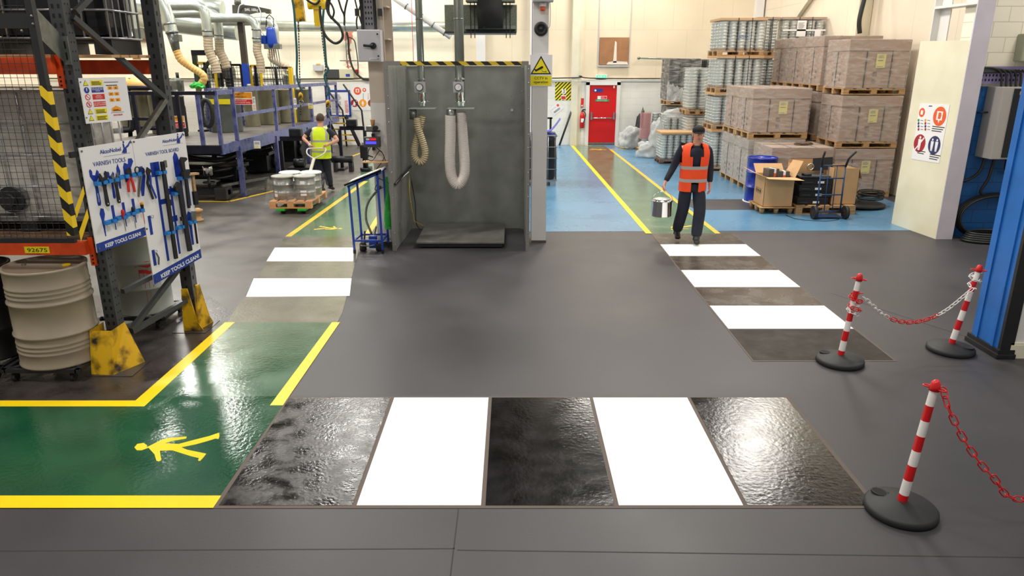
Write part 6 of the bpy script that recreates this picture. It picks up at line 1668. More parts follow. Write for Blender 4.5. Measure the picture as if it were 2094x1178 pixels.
# worker in yellow, pulling the pallet truck away
gx,gy = -4.17,15.98
E1,E2=P(620,283,15.9),P(691,287,15.85); H1,H2=P(637,302,15.66),P(660,301,15.66)
def L(v): return (v.x-gx,v.y-gy,v.z)
J2 = dict(pelvis=(.0,.0,.93),chest=(.0,.03,1.24),neck=(.0,.05,1.44),head=(.015,.07,1.60),
  shL=(-.20,.02,1.37),shR=(.20,.02,1.37),elL=L(E1),elR=L(E2),wrL=tuple(Vector(L(H1))+Vector((-.05,.07,.05))),wrR=tuple(Vector(L(H2))+Vector((.06,.07,.03))),
  hdL=((.55,-.55,-.35),1.3,-1,(-.3,-.3,.8)),hdR=((-.6,-.6,-.25),1.3,1,(-.3,.3,-.8)),
  hipL=(-.09,.0,.89),hipR=(.09,.0,.89),knL=(-.07,.05,.49),anL=(-.07,-.02,.12),toeL=(-.05,.16,.04),
  knR=(.07,.10,.50),anR=(.10,.12,.12),toeR=(.13,.30,.045))
person('person in a yellow high visibility vest seen from behind pulling a pallet truck',(gx,gy,0),J2,1,dict(mat=m_hv,bands=(3,8),braces=True),None,False,short=True)
o=B().cyl(H1+Vector((-.052,.07,.05)),H1+Vector((-.04,.055,.04)),.033,14).build('wrist_watch',m_sign); tag(movebase(o,H1),'white band on the left wrist of the person in yellow','wristband')

# pallet truck with pallet and kegs
tk = thing('pallet_truck','hand pallet truck with a pale loop handle under the kegs','pallet truck',(-4.2,14.6,0))
m_tkh = mat('ivory enamel',(206,204,186),.35)
hm = (H1+H2)/2+Vector((0,-.02,-.02)); base = Vector((-4.24,14.95,.42))
B().beam(base,hm.lerp(base,.30),.055,.03).build('tiller',m_tkh,tk,True)
dn=(base-hm).normalized(); j=hm.lerp(base,.32); hx_=Vector((1,0,0))
b=B(); b.tube(bez([j,hm+dn*.16-hx_*.17,hm+dn*.03-hx_*.20,hm-hx_*.14,hm,hm+hx_*.14,hm+dn*.03+hx_*.20,hm+dn*.16+hx_*.17,j],6),.015,8); b.build('loop_handle',m_tkh,tk,True)
B().box(-4.36,14.86,.08,-4.10,15.04,.42,0,None,.02).cyl((-4.24,14.95,.3),(-4.24,14.95,.5),.05,14).build('pump_head',m_greenp,tk,True)
for x in (-4.41,-4.01):
    B().box(x-.08,13.58,.07,x+.08,14.9,.115,0,None,.012).build('fork',m_greenp if True else m_black_m,tk,True)
    B().cyl((x-.04,13.75,.035),(x+.04,13.75,.035),.035,14).build('roller',m_rub,tk,True)
for s_ in (-.07,.07): B().cyl((-4.24+s_-.03,14.95,.075),(-4.24+s_+.03,14.95,.075),.075,18).build('steer_wheel',m_rub,tk,True)
pl_=make_pallet('timber pallet with four silver kegs on the pallet truck',-4.62,-3.82,13.6,14.8,.118,h=.135,mt=mat('fresh pallet timber',(206,150,96),.7,noise=.12,nscale=7))
KZ=.255
for i,(x,y,l) in enumerate(((-4.42,13.92,'silver keg front left on the pallet truck'),(-4.01,13.95,'silver keg front right on the pallet truck with a white label'),(-4.42,14.4,'silver keg rear left on the pallet truck'),(-4.01,14.42,'silver keg rear right on the pallet truck'))):
    k_=thing('silver_keg',l,'keg',(x,y,KZ))
    b=B(); b.lathe([(.185,0),(.192,.01),(.192,.12),(.199,.125),(.199,.14),(.192,.145),(.192,.27),(.199,.275),(.199,.29),(.192,.295),(.190,.42)],seg=36,caps=False); b.disc((0,0,0),.18,.004); b.build('keg_wall',mat('dull tinplate',(140,142,138),.3,.6,noise=.1,nscale=6),k_)
    b=B(); b.lathe([(.19,.41),(.212,.415),(.214,.44),(.200,.45),(.18,.43),(0,.43)],seg=36,caps=False); b.build('lid',m_tin if i>1 else mat('white lid enamel',(160,160,150),.4),k_)
    if i<2:
        for a0,z0,w_,h_ in ((-1.75,.30,.35,.06),(-1.8,.08,.5,.10)) if i else ((-2.3,.3,.2,.06),(-2.35,.06,.35,.11)):
            b=B(); n=6
            for q in range(n):
                a=a0+w_*q/n*1.2; a2=a0+w_*(q+1)/n*1.2; R_=.1935
                b.add([(R_*math.cos(a),R_*math.sin(a),z0),(R_*math.cos(a2),R_*math.sin(a2),z0),(R_*math.cos(a2),R_*math.sin(a2),z0+h_),(R_*math.cos(a),R_*math.sin(a),z0+h_)],[(0,1,2,3)])
            b.build('label_plate',m_sign,k_)
b=B(); vs=[]; top=[(-4.64,13.70),(-3.80,13.70),(-3.78,14.62),(-4.64,14.62)]; bot=[(-4.70,13.58),(-3.74,13.58),(-3.74,14.82),(-4.66,14.82)]
vs=[(p[0],p[1],.2) for p in bot]+[(p[0],p[1],.66) for p in top]; b.add(vs,[(0,1,5,4),(1,2,6,5),(3,0,4,7)]); o=b.build('keg_wrap',wrap_mat('keg film',.05,(210,204,200),(2,2,7),.22)); tag(movebase(o,(-4.2,14.2,.2)),'clear film stretched around the kegs and pallet','stretch film')
# ================================================================== BACK LEFT: raised platform and process plant
DZ = lambda y: 1.19-.014*(y-15.5)
RZ = lambda y: 2.20-.014*(y-15.5)
pf = thing('raised_platform','blue black steel raised platform with handrails on legs','platform',(-7.4,19,0))
X1=-5.8; X0=-9.6; Y0=14.6; Y1=24.7
X0=-8.6; YM=17.9; XM=-7.45
b=B()
for (xa,ya,yb_) in ((X0,Y0,YM),(XM,YM,Y1)):
    b.add([(xa,ya,DZ(ya)),(X1,ya,DZ(ya)),(X1,yb_,DZ(yb_)),(xa,yb_,DZ(yb_)),(xa,ya,DZ(ya)-.05),(X1,ya,DZ(ya)-.05),(X1,yb_,DZ(yb_)-.05),(xa,yb_,DZ(yb_)-.05)],[(0,1,2,3),(7,6,5,4),(0,4,5,1),(1,5,6,2),(2,6,7,3),(3,7,4,0)])
b.build('deck',mat('worn deck plate',(84,79,76),.5,.2,col2=(106,100,95),nscale=3),pf,True)
B().beam((X1,Y0,DZ(Y0)-.09),(X1,Y1,DZ(Y1)-.09),.06,.20).build('edge_beam',m_plat,pf,True); B().beam((X1,15.5,DZ(15.5)-.22),(X1,22,DZ(22)-.22),.05,.06).build('lower_chord',m_plat,pf,True)
B().beam((X0,Y0,DZ(Y0)-.09),(X1,Y0,DZ(Y0)-.09),.06,.16).build('edge_beam',m_platD,pf,True)
for y in (14.62,15.5,18.2,19.62,21.5,23.35,24.65):
    B().box(X1-.035,y-.03,DZ(y),X1+.035,y+.03,RZ(y)).build('rail_post',m_plat,pf,True)
for a,c in (((X1,Y0,RZ(Y0)),(X1,15.42,RZ(15.5))),((X1,15.5,RZ(15.5)+.03),(X1,Y1,RZ(Y1)+.03))): B().beam(a,c,.08,.09).build('top_rail',m_plat,pf,True)
B().beam((X1,15.55,RZ(15.5)-.49),(X1,Y1,RZ(Y1)-.49),.04,.07).build('mid_rail',m_plat,pf,True)
B().beam((X0,Y0,RZ(Y0)-.01),(X1,Y0,RZ(Y0)-.01),.07,.07).build('top_rail',m_platD,pf,True)
for x in (-6.15,-6.55,-7.0,-7.4,-8.2): B().box(x-.035,Y0-.03,DZ(Y0),x+.035,Y0+.03,RZ(Y0)).build('rail_post',m_plat if x>-6.3 else m_platD,pf,True)
B().beam((X0,Y0,RZ(Y0)-.5),(-7.0,Y0,RZ(Y0)-.5),.04,.06).build('mid_rail',m_platD,pf,True)
B().beam((-6.95,Y0+.05,RZ(Y0)-.7),(-6.6,Y0+.05,DZ(Y0)),.04,.05).build('knee_brace',m_platD,pf,True)
for y in (15.53,18.0,20.8,23.4):
    l=B().box(X1-.05,y-.04,0,X1+.05,y+.04,DZ(y)-.1).build('leg',m_plat,pf,True); B().box(X1-.1,y-.09,0,X1+.1,y+.09,.012).build('foot_plate',m_dirty,l,True)
for y in (14.7,17.8): B().box(-8.55,y-.04,0,-8.45,y+.04,DZ(y)-.1).build('leg',m_platD,pf,True)
for y in (15.6,18,21,24.5): B().box(-7.4,y-.04,0,-7.3,y+.04,DZ(y)-.1).build('leg',m_platD,pf,True)
# inner handrail
ir = thing('inner_handrail','blue inner handrail standing on the far side of the platform deck','handrail',(-7.35,20,DZ(20)))
for y in (18.0,20.2,22.0,23.8): B().box(-7.39,y-.03,DZ(y),-7.31,y+.03,RZ(y)-.02).build('rail_post',m_plat,ir,True)
B().beam((-7.35,18.0,RZ(18)-.02),(-7.35,23.8,RZ(23.8)-.02),.05,.06).build('top_rail',m_plat,ir,True)
for d in (.5,.9): B().beam((-7.35,18.0,RZ(18.0)-d),(-7.35,23.8,RZ(23.8)-d),.04,.06).build('mid_rail',m_plat,ir,True)
def sign2(label,x0,y0,x1,y1,Y,top,bot,split=.55):
    a_,c_=P(x0,y1,Y),P(x1,y0,Y); t=thing('danger_sign',label,'sign',(a_.x,Y,a_.z)); F=frame((a_.x,Y-.005,a_.z),(1,0,0),(0,0,1)); W,H=c_.x-a_.x,c_.z-a_.z
    plate(t,F,0,0,W,H,m_sign,.004,-.003,'backing'); plate(t,F,.01,H*(1-split)+.01,W-.02,H*split-.02,m_amber,.001,.0012,'warning_field'); plate(t,F,.01,.01,W-.02,H*(1-split)-.02,m_rink,.001,.0012,'prohibition_field')
    text(top,H*.15,F,m_kink,t,W*.08,H*.77,.003,w=W*.62); text(bot,H*.10,F,m_sign,t,W*.07,H*.27,.003,w=W*.8)
    return t
sign2('yellow and red danger sign on the platform rail behind the corner post',478,188,515,214,16.1,'Danger\nSolvent vapour','Authorised\npersonnel only')
sign2('yellow and red danger sign low beside the far rack post',356,237,377,262,15.4,'Danger','Authorised\npersonnel',.45)
def notice(label,px,py,w_,h_,Y,mt=m_paper,pr=m_amber,name='notice'):
    q=P(px,py,Y); t=thing(name,label,'notice',q); F=frame((q.x-w_/2,Y,q.z-h_/2),(1,0,0),(0,0,1)); plate(t,F,0,0,w_,h_,mt,.003,0,'sheet'); b=B(); lines(b,F,w_*.15,w_*.9,h_*.1,h_*.45,4,0,z=.004); lines(b,F,w_*.15,w_*.9,h_*.55,h_*.9,4,1,z=.004); b.build('print',[pr,m_gink],t,True); return t
notice('white notice tied to the near platform post',519,212,.09,.32,17.6); notice('white tag hanging on the platform edge beam',526,296,.14,.16,15.9,m_paper,m_yink)
notice('white and yellow strip notice on the platform rail',604,212,.07,.30,20.4); notice('pale tag on the middle platform rail',635,217,.13,.14,21.0,m_paperY)
# grey tank and wrapped tanks on the deck
def tank(label,px0,px1,pyb,pyt,Y,mt,name='process_tank',base=None,lid=True):
    a_,c_=P(px0,pyb,Y),P(px1,pyt,Y); r=(c_.x-a_.x)/2; cx_=(a_.x+c_.x)/2; t=thing(name,label,'tank',(cx_,Y,a_.z if base is None else base)); z0=a_.z if base is None else base
    b=B(); b.lathe([(r*.97,0),(r,.02),(r,c_.z-z0-.05),(r*1.03,c_.z-z0-.04),(r*1.03,c_.z-z0-.01),(r*.8,c_.z-z0),(0,c_.z-z0)],(cx_,Y+r,z0),32); b.build('tank_shell',mt,t,True)
    if lid: b=B(); b.cyl((cx_,Y+r,c_.z),(cx_,Y+r,c_.z+.12),r*.3,14); b.build('inlet_collar',m_zinc,t,True)
    return t
t=tank('grey green round tank with a yellow strip standing on the platform',422,476,267,190,17.6,mat('grey tank enamel',(100,106,100),.4,noise=.05,nscale=3),base=DZ(17.8))
q=P(424,209,17.55); c=P(458,203,17.55)
B().box(q.x,17.57,q.z-.05,c.x+.12,17.59,c.z,0).build('yellow_strip',m_yink,t,True)
m_wt=mat('wrapped stained tank',(150,146,120),.35,col2=(92,88,64),nscale=3,bump=.3,bscale=8,stretch=(1,1,.3))
for i,(a0,a1,l) in enumerate(((498,520,'left stained wrapped tank behind the platform rail'),(523,560,'second stained wrapped tank behind the platform rail'),(566,592,'third stained wrapped tank behind the platform rail'),(600,632,'dark stained tank behind the middle of the platform rail'))): tank(l,a0,a1,262-i*6,182,19.6+i*.7,m_wt,base=DZ(20))
tank('dark cylinder with a dome beside the far rack post',350,368,262,196,16.6,m_black_m,base=DZ(16.6)); tank('olive wrapped vessel at the left end of the platform',300,345,262,190,17.2,m_wt,base=DZ(17))
t=thing('cable_reel','black hose reel standing beside the grey tank','reel',P(418,262,17.0)); q=P(420,232,17.0); b=B(); b.bar_ring((q.x,17.1,q.z),.24,.05,'y',24,8,sx=.5,sy=1.25); b.build('coil',m_rub,t,True)
# stair at the far end
st=thing('access_stair','black steel stair with yellow tread edges at the end of the platform','stair',(-5.6,25,0))
for x in (-6.2,-5.55):
    B().beam((x,24.7,DZ(24.7)),(x+.28,25.3,0.02),.05,.12).build('stringer',m_platD,st,True)
    B().tube([(x,24.7,RZ(24.7)),(x+.45,25.2,1.2),(x+.5,25.25,.0)],.03,8).build('hand_rail',m_black_m,st,True)
for k in range(5):
    z=.18+k*.2; y=25.25-.10*k; x=-5.95+.22*(1-k/5); B().box(x-.28,y-.1,z,x+.34,y+.1,z+.03).build('tread',m_yp,st,True)
# under the platform: dark plant
def dark(label,nm,cat,build,mt=None):
    b=B(); build(b); o=b.build(nm,mt or m_dmach); return tag(o,label,cat)
t=thing('storage_bench','long dark low bench under the platform','bench',(-7.6,17,0)); B().box(-8.6,16.6,.42,-6.3,17.4,.5).build('bench_top',m_platD,t,True)
B().box(-8.6,16.65,.2,-6.35,17.3,.4).build('shelf_panel',m_dmach,t,True)
for x in (-8.5,-6.4):
    for y in (16.7,17.3): B().box(x-.04,y-.04,0,x+.04,y+.04,.42).build('leg',m_platD,t,True)
t=thing('storage_bench','second dark low bench farther under the platform','bench',(-7.6,19,0)); B().box(-8.6,18.6,.5,-6.2,19.6,.58).build('bench_top',m_platD,t,True); B().box(-8.6,18.7,.1,-6.3,19.5,.48).build('shelf_panel',m_dmach,t,True)
t=thing('storage_bench','dark cabinets at the far end beneath the platform','bench',(-7.6,21.5,0)); B().box(-9.0,21.2,.0,-6.3,22.4,.85,0,None,.03).build('cabinet_body',m_dmach,t,True); B().box(-9.0,21.1,.87,-6.25,22.4,.92).build('bench_top',m_platD,t,True)
t=thing('floor_motor','black floor standing motor unit beside the tool board','motor',(-7.0,15.2,0))
b=B(); b.cyl((-7.2,15.2,.38),(-6.85,15.2,.38),.17,24); b.build('motor_body',m_dmach,t,True); b=B(); b.box(-7.25,15.0,.04,-6.8,15.4,.2); b.build('base_frame',m_black_m,t,True); b=B(); b.tube(bez([(-6.9,15.0,.15),(-6.9,14.95,.03),(-6.72,14.95,.03),(-6.72,15.0,.2)],6),.02,8); b.build('lift_loop',m_black_m,t,True)
t=thing('floor_clamp','dark clamp trolley with a bright steel cup under the platform','trolley',(-6.2,15.3,0))
B().box(-6.9,15.05,.12,-5.95,15.2,.22).build('frame_bar',m_dmach,t,True); B().box(-6.2,14.95,.03,-5.95,15.3,.28,0,None,.02).build('gear_box',m_black_m,t,True)
b=B(); b.lathe([(.09,0),(.10,.01),(.10,.2),(.09,.21),(.08,.02),(0,.02)],(-6.55,15.6,.45),20,caps=False); b.build('steel_cup',m_chrome,t,True); b=B(); b.cyl((-6.55,15.6,.05),(-6.55,15.6,.45),.03,10); b.bar_ring((-6.55,15.6,.3),.12,.015,'z',20,6); b.build('cup_stand',m_black_m,t,True)
B().beam((-6.1,15.15,.3),(-5.5,16.2,.3),.05,.05).beam((-6.1,15.15,.12),(-5.5,16.2,.12),.05,.05).box(-5.55,16.15,.05,-5.45,16.25,.32).build('rail_pair',m_zinc,t,True)
a=G(360,467); yl(-7.4,14.95,-5.9,14.95,.10,mt=m_yellD); yl(-5.9,14.95,-5.05,17.0,.10,mt=m_yellD)
o=thing('wooden_reel','small turned wooden reel on the floor behind the tool board','reel',G(410,457)); q=G(410,452); b=B(); b.lathe([(.085,0),(.09,.03),(.05,.05),(.05,.16),(.09,.18),(.09,.21),(.03,.24),(0,.24)],(q.x-.03,q.y,0),20); b.build('reel_body',m_wood,o,True)
rq=random.Random(11)
cl_=['dark pipe run low under the near end of the platform','dark pipe run under the middle of the platform','dark pipe run under the far end of the platform']
for k in range(3):
    y0=16.0+k*2.6; b=B()
    for j in range(4):
        x=-8.3+rq.uniform(0,.4); z=.3+j*.16
        b.tube(bez([(x,y0,z),(x+.7,y0+rq.uniform(-.3,.3),z+rq.uniform(-.05,.1)),(-6.6,y0+.2,z+rq.uniform(-.1,.1)),(-6.3,y0+1.2,z)],5),.03+.02*(j%2),6)
    o=b.build('pipe_bundle',m_dmach); tag(movebase(o,(-7.3,y0,0)),cl_[k],'pipework')
for k,(x,y,l) in enumerate(((-6.5,16.9,'black pump set under the platform behind its first leg'),(-6.4,19.2,'black pump set under the platform behind its second leg'),(-6.4,21.6,'black pump set under the far part of the platform'))):
    t=thing('pump_set',l,'pump',(x,y,0)); B().box(x-.35,y-.2,.02,x+.25,y+.2,.12).build('base_frame',m_black_m,t,True); B().cyl((x-.3,y,.28),(x+.05,y,.28),.14,16).build('motor_body',m_dmach,t,True); B().cyl((x+.1,y,.28),(x+.22,y,.28),.17,16).build('pump_casing',m_dmach,t,True); B().cyl((x+.15,y,.4),(x+.15,y,.75),.05,10).build('outlet_pipe',m_chrome,t,True)
# lifting frames near the worker in yellow
def gantry(label,x,y,h,w_,mt=m_platD):
    t=thing('gantry_stand',label,'gantry',(x,y,0))
    B().box(x-w_,y-.04,h-.1,x+w_,y+.04,h).build('cross_beam',mt,t,True)
    for s_ in (-1,1): B().box(x+s_*w_-.04,y-.04,.02,x+s_*w_+.04,y+.04,h-.1).build('upright',mt,t,True)
    B().box(x-.14,y-.1,h,x+.14,y+.1,h+.18,0,None,.03).build('head_block',m_dmach,t,True)
    B().box(x-w_-.1,y-.25,0,x-w_+.1,y+.25,.06).box(x+w_-.1,y-.25,0,x+w_+.1,y+.25,.06).build('foot_bar',m_black_m,t,True)
    return t
t=gantry('dark lifting frame left of the person in yellow',-5.05,17.2,1.12,.38); b=B(); b.cyl((-5.15,17.2,.5),(-4.9,17.2,.5),.1,18); b.box(-5.3,17.1,.15,-4.75,17.4,.4); b.build('gear_unit',m_dmach,t,True)
t=gantry('dark lifting frame right of the person in yellow',-4.25,19.6,1.15,.33)
t=thing('machine_jack','black screw jack standing on the floor right of the person in yellow','jack',(-3.9,19.3,0)); b=B(); b.cyl((-3.9,19.3,.02),(-3.9,19.3,.1),.14,16); b.cyl((-3.9,19.3,.1),(-3.9,19.3,.75),.06,12); b.box(-4.0,19.2,.35,-3.8,19.4,.7,0,None,.03); b.build('jack_body',m_dmach,t,True); B().beam((-3.8,19.3,.42),(-3.55,19.15,.36),.03,.03).build('crank',m_black_m,t,True)
t=thing('drive_cylinder','black horizontal cylinder on the floor beside the screw jack','cylinder',(-4.5,19.2,.3)); b=B(); b.cyl((-4.75,19.2,.33),(-4.2,19.2,.33),.09,20); b.build('barrel',m_dmach,t,True); B().cyl((-4.9,19.2,.33),(-4.75,19.2,.33),.05,12).build('rod',m_chrome,t,True); B().box(-4.7,19.1,0,-4.62,19.3,.25).box(-4.3,19.1,0,-4.2,19.3,.25).build('foot_bar',m_black_m,t,True)

# ---------------------------------------------------------------- plant behind: ducts
def duct_run(label,pts,r,Y,hosepts=None,hr=None,htm=m_hose1,bands=()):
    ps=[P(a,c,Y+(d[0] if d else 0)) for a,c,*d in pts]; t=thing('duct_drop',label,'duct',ps[-1])
    b=B(); b.tube(bez(ps,8),r,18); b.build('duct_pipe',m_duct,t,True)
    for f in bands:
        p=ps[-1].lerp(ps[-2],f); d=(ps[-1]-ps[-2]).normalized(); B().cyl(p-d*.02,p+d*.02,r+.012,18).build('joint_band',m_zinc,t,True)
    if hosepts:
        hp_=[P(a,c,Y+(d[0] if d else 0)) for a,c,*d in hosepts]; pts_,rs=ribbed(hp_,hr or r*.95,.07,.007); b=B(); b.tube(pts_,rs,14)
        n=len(pts_)-1
        b.build('flexible_hose',htm,t,True)
    return t
m_hoseo=mat('amber flexible hose',(226,180,104),.45)
m_hoseg=mat('taupe flexible hose',(176,160,134),.6,noise=.12,nscale=20)
t=duct_run('thick vertical duct with a damper beyond the near rack post',[(258,-20),(262,20),(266,60),(272,78)],.17,19,None,bands=(.1,.9))
q=P(275,95,19); B().cyl(P(270,72,19),P(276,96,19),.15,18,.10).build('reducer',m_zinc,t,True); B().cyl(P(276,96,19),P(280,122,19),.09,14).build('stub_hose',m_hoseo,t,True); q=P(283,70,18.9); B().box(q.x-.05,18.8,q.z-.1,q.x+.1,19,q.z+.12).build('damper_box',m_zinc,t,True)
t=duct_run('curved duct with an amber hose bending down to the platform',[(318,-12),(330,2),(342,30),(352,68)],.14,18.5,[(361,104),(370,122),(392,138),(411,150),(417,160),(410,174),(402,180)],.085,m_hoseo,bands=(.05,.5))
B().cyl(P(352,68,18.5),P(361,106,18.5),.135,18,.085).build('reducer',m_zinc,t,True); q=P(364,78,18.4); B().box(q.x-.06,18.3,q.z-.08,q.x+.06,18.5,q.z+.08).build('damper_box',m_zinc,t,True)
o=crumple('bright green wrapping where the amber hose meets the platform',P(404,181,18.4),.12,(1.4,.8,.8),41,m_greenp,'green_tie','cloth')
duct_run('horizontal duct elbow with a taupe hose, left of the pair',[(325,11),(370,11),(398,11),(414,18),(420,34),(425,76)],.125,20,[(425,76),(427,100),(434,120),(440,132),(444,150)],.115,m_hoseg,bands=(.3,))
duct_run('horizontal duct elbow with a taupe hose, right of the pair',[(345,28),(400,26),(425,26),(442,34),(446,50),(448,82)],.12,20.8,[(448,82),(450,105),(458,122),(464,140)],.115,m_hoseg,bands=(.3,))
duct_run('long horizontal duct with an elbow and short taupe hose',[(420,37),(460,37),(500,37),(516,44),(524,58),(526,87)],.115,20.5,[(526,87),(526,105),(532,125),(534,150)],.105,m_hoseg,bands=(.3,.9))
duct_run('far elbow duct behind the blue hoist',[(440,44),(500,44),(545,43),(556,50),(561,60),(563,90)],.12,22.5,[(556,100),(556,118),(570,128),(584,136),(591,152)],.11,m_hoseg)
pipe('main_duct','fat pale duct sloping across the back left corner',[P(270,33,23.5),P(345,45,23.5),P(400,52,23.5),P(487,62,23.5)],.30,m_duct,28,'duct',[(P(345,45,23.5),(1,0,-.1))])
pipe('main_duct','fat pale duct high above the jib crane',[P(340,-6,22.5),P(400,10,22.5),P(455,20,22.5)],.24,m_duct,28,'duct')
pipe('main_duct','duct crossing just behind the far rack post',[P(255,15,22),P(330,22,22),P(420,26,22)],.16,m_duct,20,'duct')
# jib crane with hoist
Yj=20.7
jb=thing('jib_crane','dark jib crane post with a lettered arm and blue hoist','jib crane',P(505,185,Yj))
a_,c_=P(496,30,Yj),P(512,178,Yj); xj=(P(492,100,Yj).x+P(504,100,Yj).x)/2
B().box(xj-.075,Yj-.07,1.0,xj+.075,Yj+.07,P(492,8,Yj).z,0).build('column_post',mat('brown black steel',(58,50,42),.5,noise=.2,nscale=8),jb,True)
B().box(xj-.078,Yj-.073,1.0,xj+.078,Yj+.073,P(500,130,Yj).z).build('blue_sleeve',m_blue,jb,True)
b=B(); Fj=frame((0,Yj-.12,0),(1,0,0),(0,0,1)); pts=[P(x,y,Yj-.12) for x,y in ((475,10),(500,10),(524,13),(552,19),(553,28),(545,28),(541,25),(522,26),(498,32),(476,30))]
b.prism([(p.x,p.z) for p in pts],.12,Fj,0,-.1); b.build('arm',mat('arm enamel',(62,62,54),.45),jb,True)
q=P(499,22,Yj-.2); text('SWL 100kg',.07,frame((q.x,Yj-.145,q.z),(1,0,-.02),(0.02,0,1)),m_sign,jb,0,0,.002,w=P(531,22,Yj).x-q.x)
B().cyl(P(486,-4,Yj),P(486,10,Yj),.09,14).build('top_bearing',m_zinc,jb,True)
q=P(551,30,Yj); qa,qb,qc=P(544,60,Yj),P(560,58,Yj),P(545,36,Yj)
b=B(); b.tube([qa,qc,q,P(559,38,Yj),qb],.014,6); b.build('hanger',m_black_m,jb,True)
q=P(553,56,Yj); z1=q.z; z0=P(553,98,Yj).z
b=B(); b.lathe([(.13,z0-z1),(.15,z0-z1+.12),(.13,(z0-z1)*.3),(.115,-.08),(.115,0),(0,0)],(q.x,Yj,z1),20); b.build('hoist_body',m_blue,jb,True)
b=B(); b.box(q.x-.19,Yj-.12,z0-.03,q.x+.24,Yj+.1,z0+.10,0,None,.01); b.build('hoist_tray',m_zinc,jb,True); b=B(); b.box(q.x-.26,Yj-.1,z0+.1,q.x-.13,Yj+.05,z0+.32,0,None,.02); b.build('side_pod',m_blue,jb,True)
b=B(); b.tube(bez([P(486,30,Yj-.2),P(490,12,Yj-.2),P(500,8,Yj-.2)],6),.015,6); b.tube(bez([P(528,13,Yj-.2),P(534,30,Yj-.2),P(531,55,Yj-.2),P(540,72,Yj-.2)],6),.015,6); b.build('pale_lead',m_gbox,jb,True)
for k in range(5):
    a_,c_=P(550+k*4.5,99,Yj+.05),P(560+k*5,176,Yj+.05); B().cyl(a_,c_,.012,6).build('hanging_rod',m_zinc,jb,True)
# guards and machines behind the platform
def cage(label,px0,px1,pyt,pyb,Y,mt=m_yp2):
    a_,c_=P(px0,pyb,Y),P(px1,pyt,Y); t=thing('mesh_guard',label,'machine guard',(a_.x,Y,a_.z))
    z0=min(a_.z,1.9)
    for x in (a_.x,(a_.x+c_.x)/2,c_.x): B().box(x-.03,Y-.03,1.0,x+.03,Y+.03,c_.z).build('guard_post',mt if x!=(a_.x+c_.x)/2 else m_platD,t,True)
    B().box(a_.x,Y-.03,c_.z-.04,c_.x,Y+.03,c_.z+.02).build('guard_rail',mt,t,True)
    b=B(); x=a_.x
    while x<c_.x: b.tube([(x,Y,1.0),(x,Y,c_.z)],.006,4,smooth=False); x+=.09
    z=1.0
    while z<c_.z: b.tube([(a_.x,Y,z),(c_.x,Y,z)],.006,4,smooth=False); z+=.09
    b.build('guard_mesh',m_black_m,t,True)
    return t
cage('yellow framed mesh guard left of the jib crane',404,438,128,178,21.0); cage('blue and yellow mesh guard right of the mixer heads',456,492,132,178,21.2,m_platD); cage('small yellow mesh guard right of the jib crane post',516,532,134,178,21.0); cage('mesh guard panel behind the hanging rods',536,596,138,178,21.4,m_platD)
B_=P(595,158,21.3); o=B().box(B_.x-.05,21.25,1.0,B_.x+.05,21.35,P(595,138,21.3).z).build('yellow_post',m_yp2); tag(movebase(o,(B_.x,21.3,1.0)),'single yellow post beside the guard panel under the duct','post')
def mixer(label,px0,px1,pyt,Y):
    a_,c_=P(px0,180,Y),P(px1,pyt,Y); t=thing('mixer_head',label,'mixer',((a_.x+c_.x)/2,Y,.9)); w_=(c_.x-a_.x)/2; cx_=(a_.x+c_.x)/2
    b=B(); b.lathe([(w_*.9,0),(w_*.9,.7),(w_*.6,.85),(w_*.6,c_.z-1.2),(w_*.75,c_.z-1.15),(w_*.75,c_.z-.9),(0,c_.z-.88)],(cx_,Y,.9),18); b.build('vessel',m_mach,t,True)
    B().box(cx_-w_*.5,Y-.25,c_.z-.35,cx_+w_*.7,Y+.2,c_.z-.05,0,None,.03).build('drive_box',m_zinc,t,True); B().cyl((cx_+w_*.3,Y,c_.z-.05),(cx_+w_*.3,Y,c_.z+.15),w_*.25,12).build('motor',m_dmach,t,True)
    return t
mixer('grey green mixer head left of the pair beneath the taupe hoses',436,456,134,21.5); mixer('grey green mixer head right of the pair beneath the taupe hoses',458,480,136,21.7); mixer('small mixer head near the amber hose',350,372,160,20.5); mixer('mixer head hidden behind the yellow mesh guard',412,432,140,22.0); mixer('mixer head behind the small yellow guard',520,534,150,22)
t=tank('pale conical hopper under the far taupe hose',578,600,178,152,21.6,m_duct,'hopper',base=1.0)
t=thing('lift_gantry','dark green steel gantry behind the amber hose','gantry',P(395,180,21)); a_,c_=P(392,104,21),P(440,104,21)
B().box(a_.x,20.95,1.0,a_.x+.12,21.05,a_.z).build('upright',mat('dark green steel',(44,62,48),.5,noise=.1,nscale=5),t,True); B().box(a_.x,20.94,a_.z-.12,c_.x,21.06,a_.z+.02).build('cross_beam',m_platD,t,True); B().beam((a_.x+.1,21,a_.z-.7),(a_.x+.6,21,a_.z-.1),.08,.08).build('knee_brace',mat('dark green steel',(44,62,48),.5),t,True)
q=P(330,160,19); t=thing('amber_vessel','amber plastic vessels on the plant beyond the load notice','vessel',P(262,180,18)); 
for k,(px,py,r_) in enumerate(((246,162,.22),(280,166,.26))): p=P(px,py,18); B().ball((p.x,18,p.z-.1),r_,sc=(1.2,1,.7)).build('vessel_shell',m_hoseo,t,True)
t=thing('plant_rack','dark pipework frame behind the load notice and tool board','pipework',P(290,300,17)); 
for (x0,y0,x1,y1) in ((235,180,350,180),(250,262,340,262),(262,180,268,300),(318,180,328,300),(345,180,350,300)): B().tube([P(x0,y0,17),P(x1,y1,17)],.05,8).build('frame_pipe',m_platD,t,True)
b=B(); b.tube(bez([P(232,268,16.8),P(262,266,16.8),P(270,262,16.8),P(271,240,16.8)],6),.06,10); b.build('process_pipe',m_dmach,t,True)
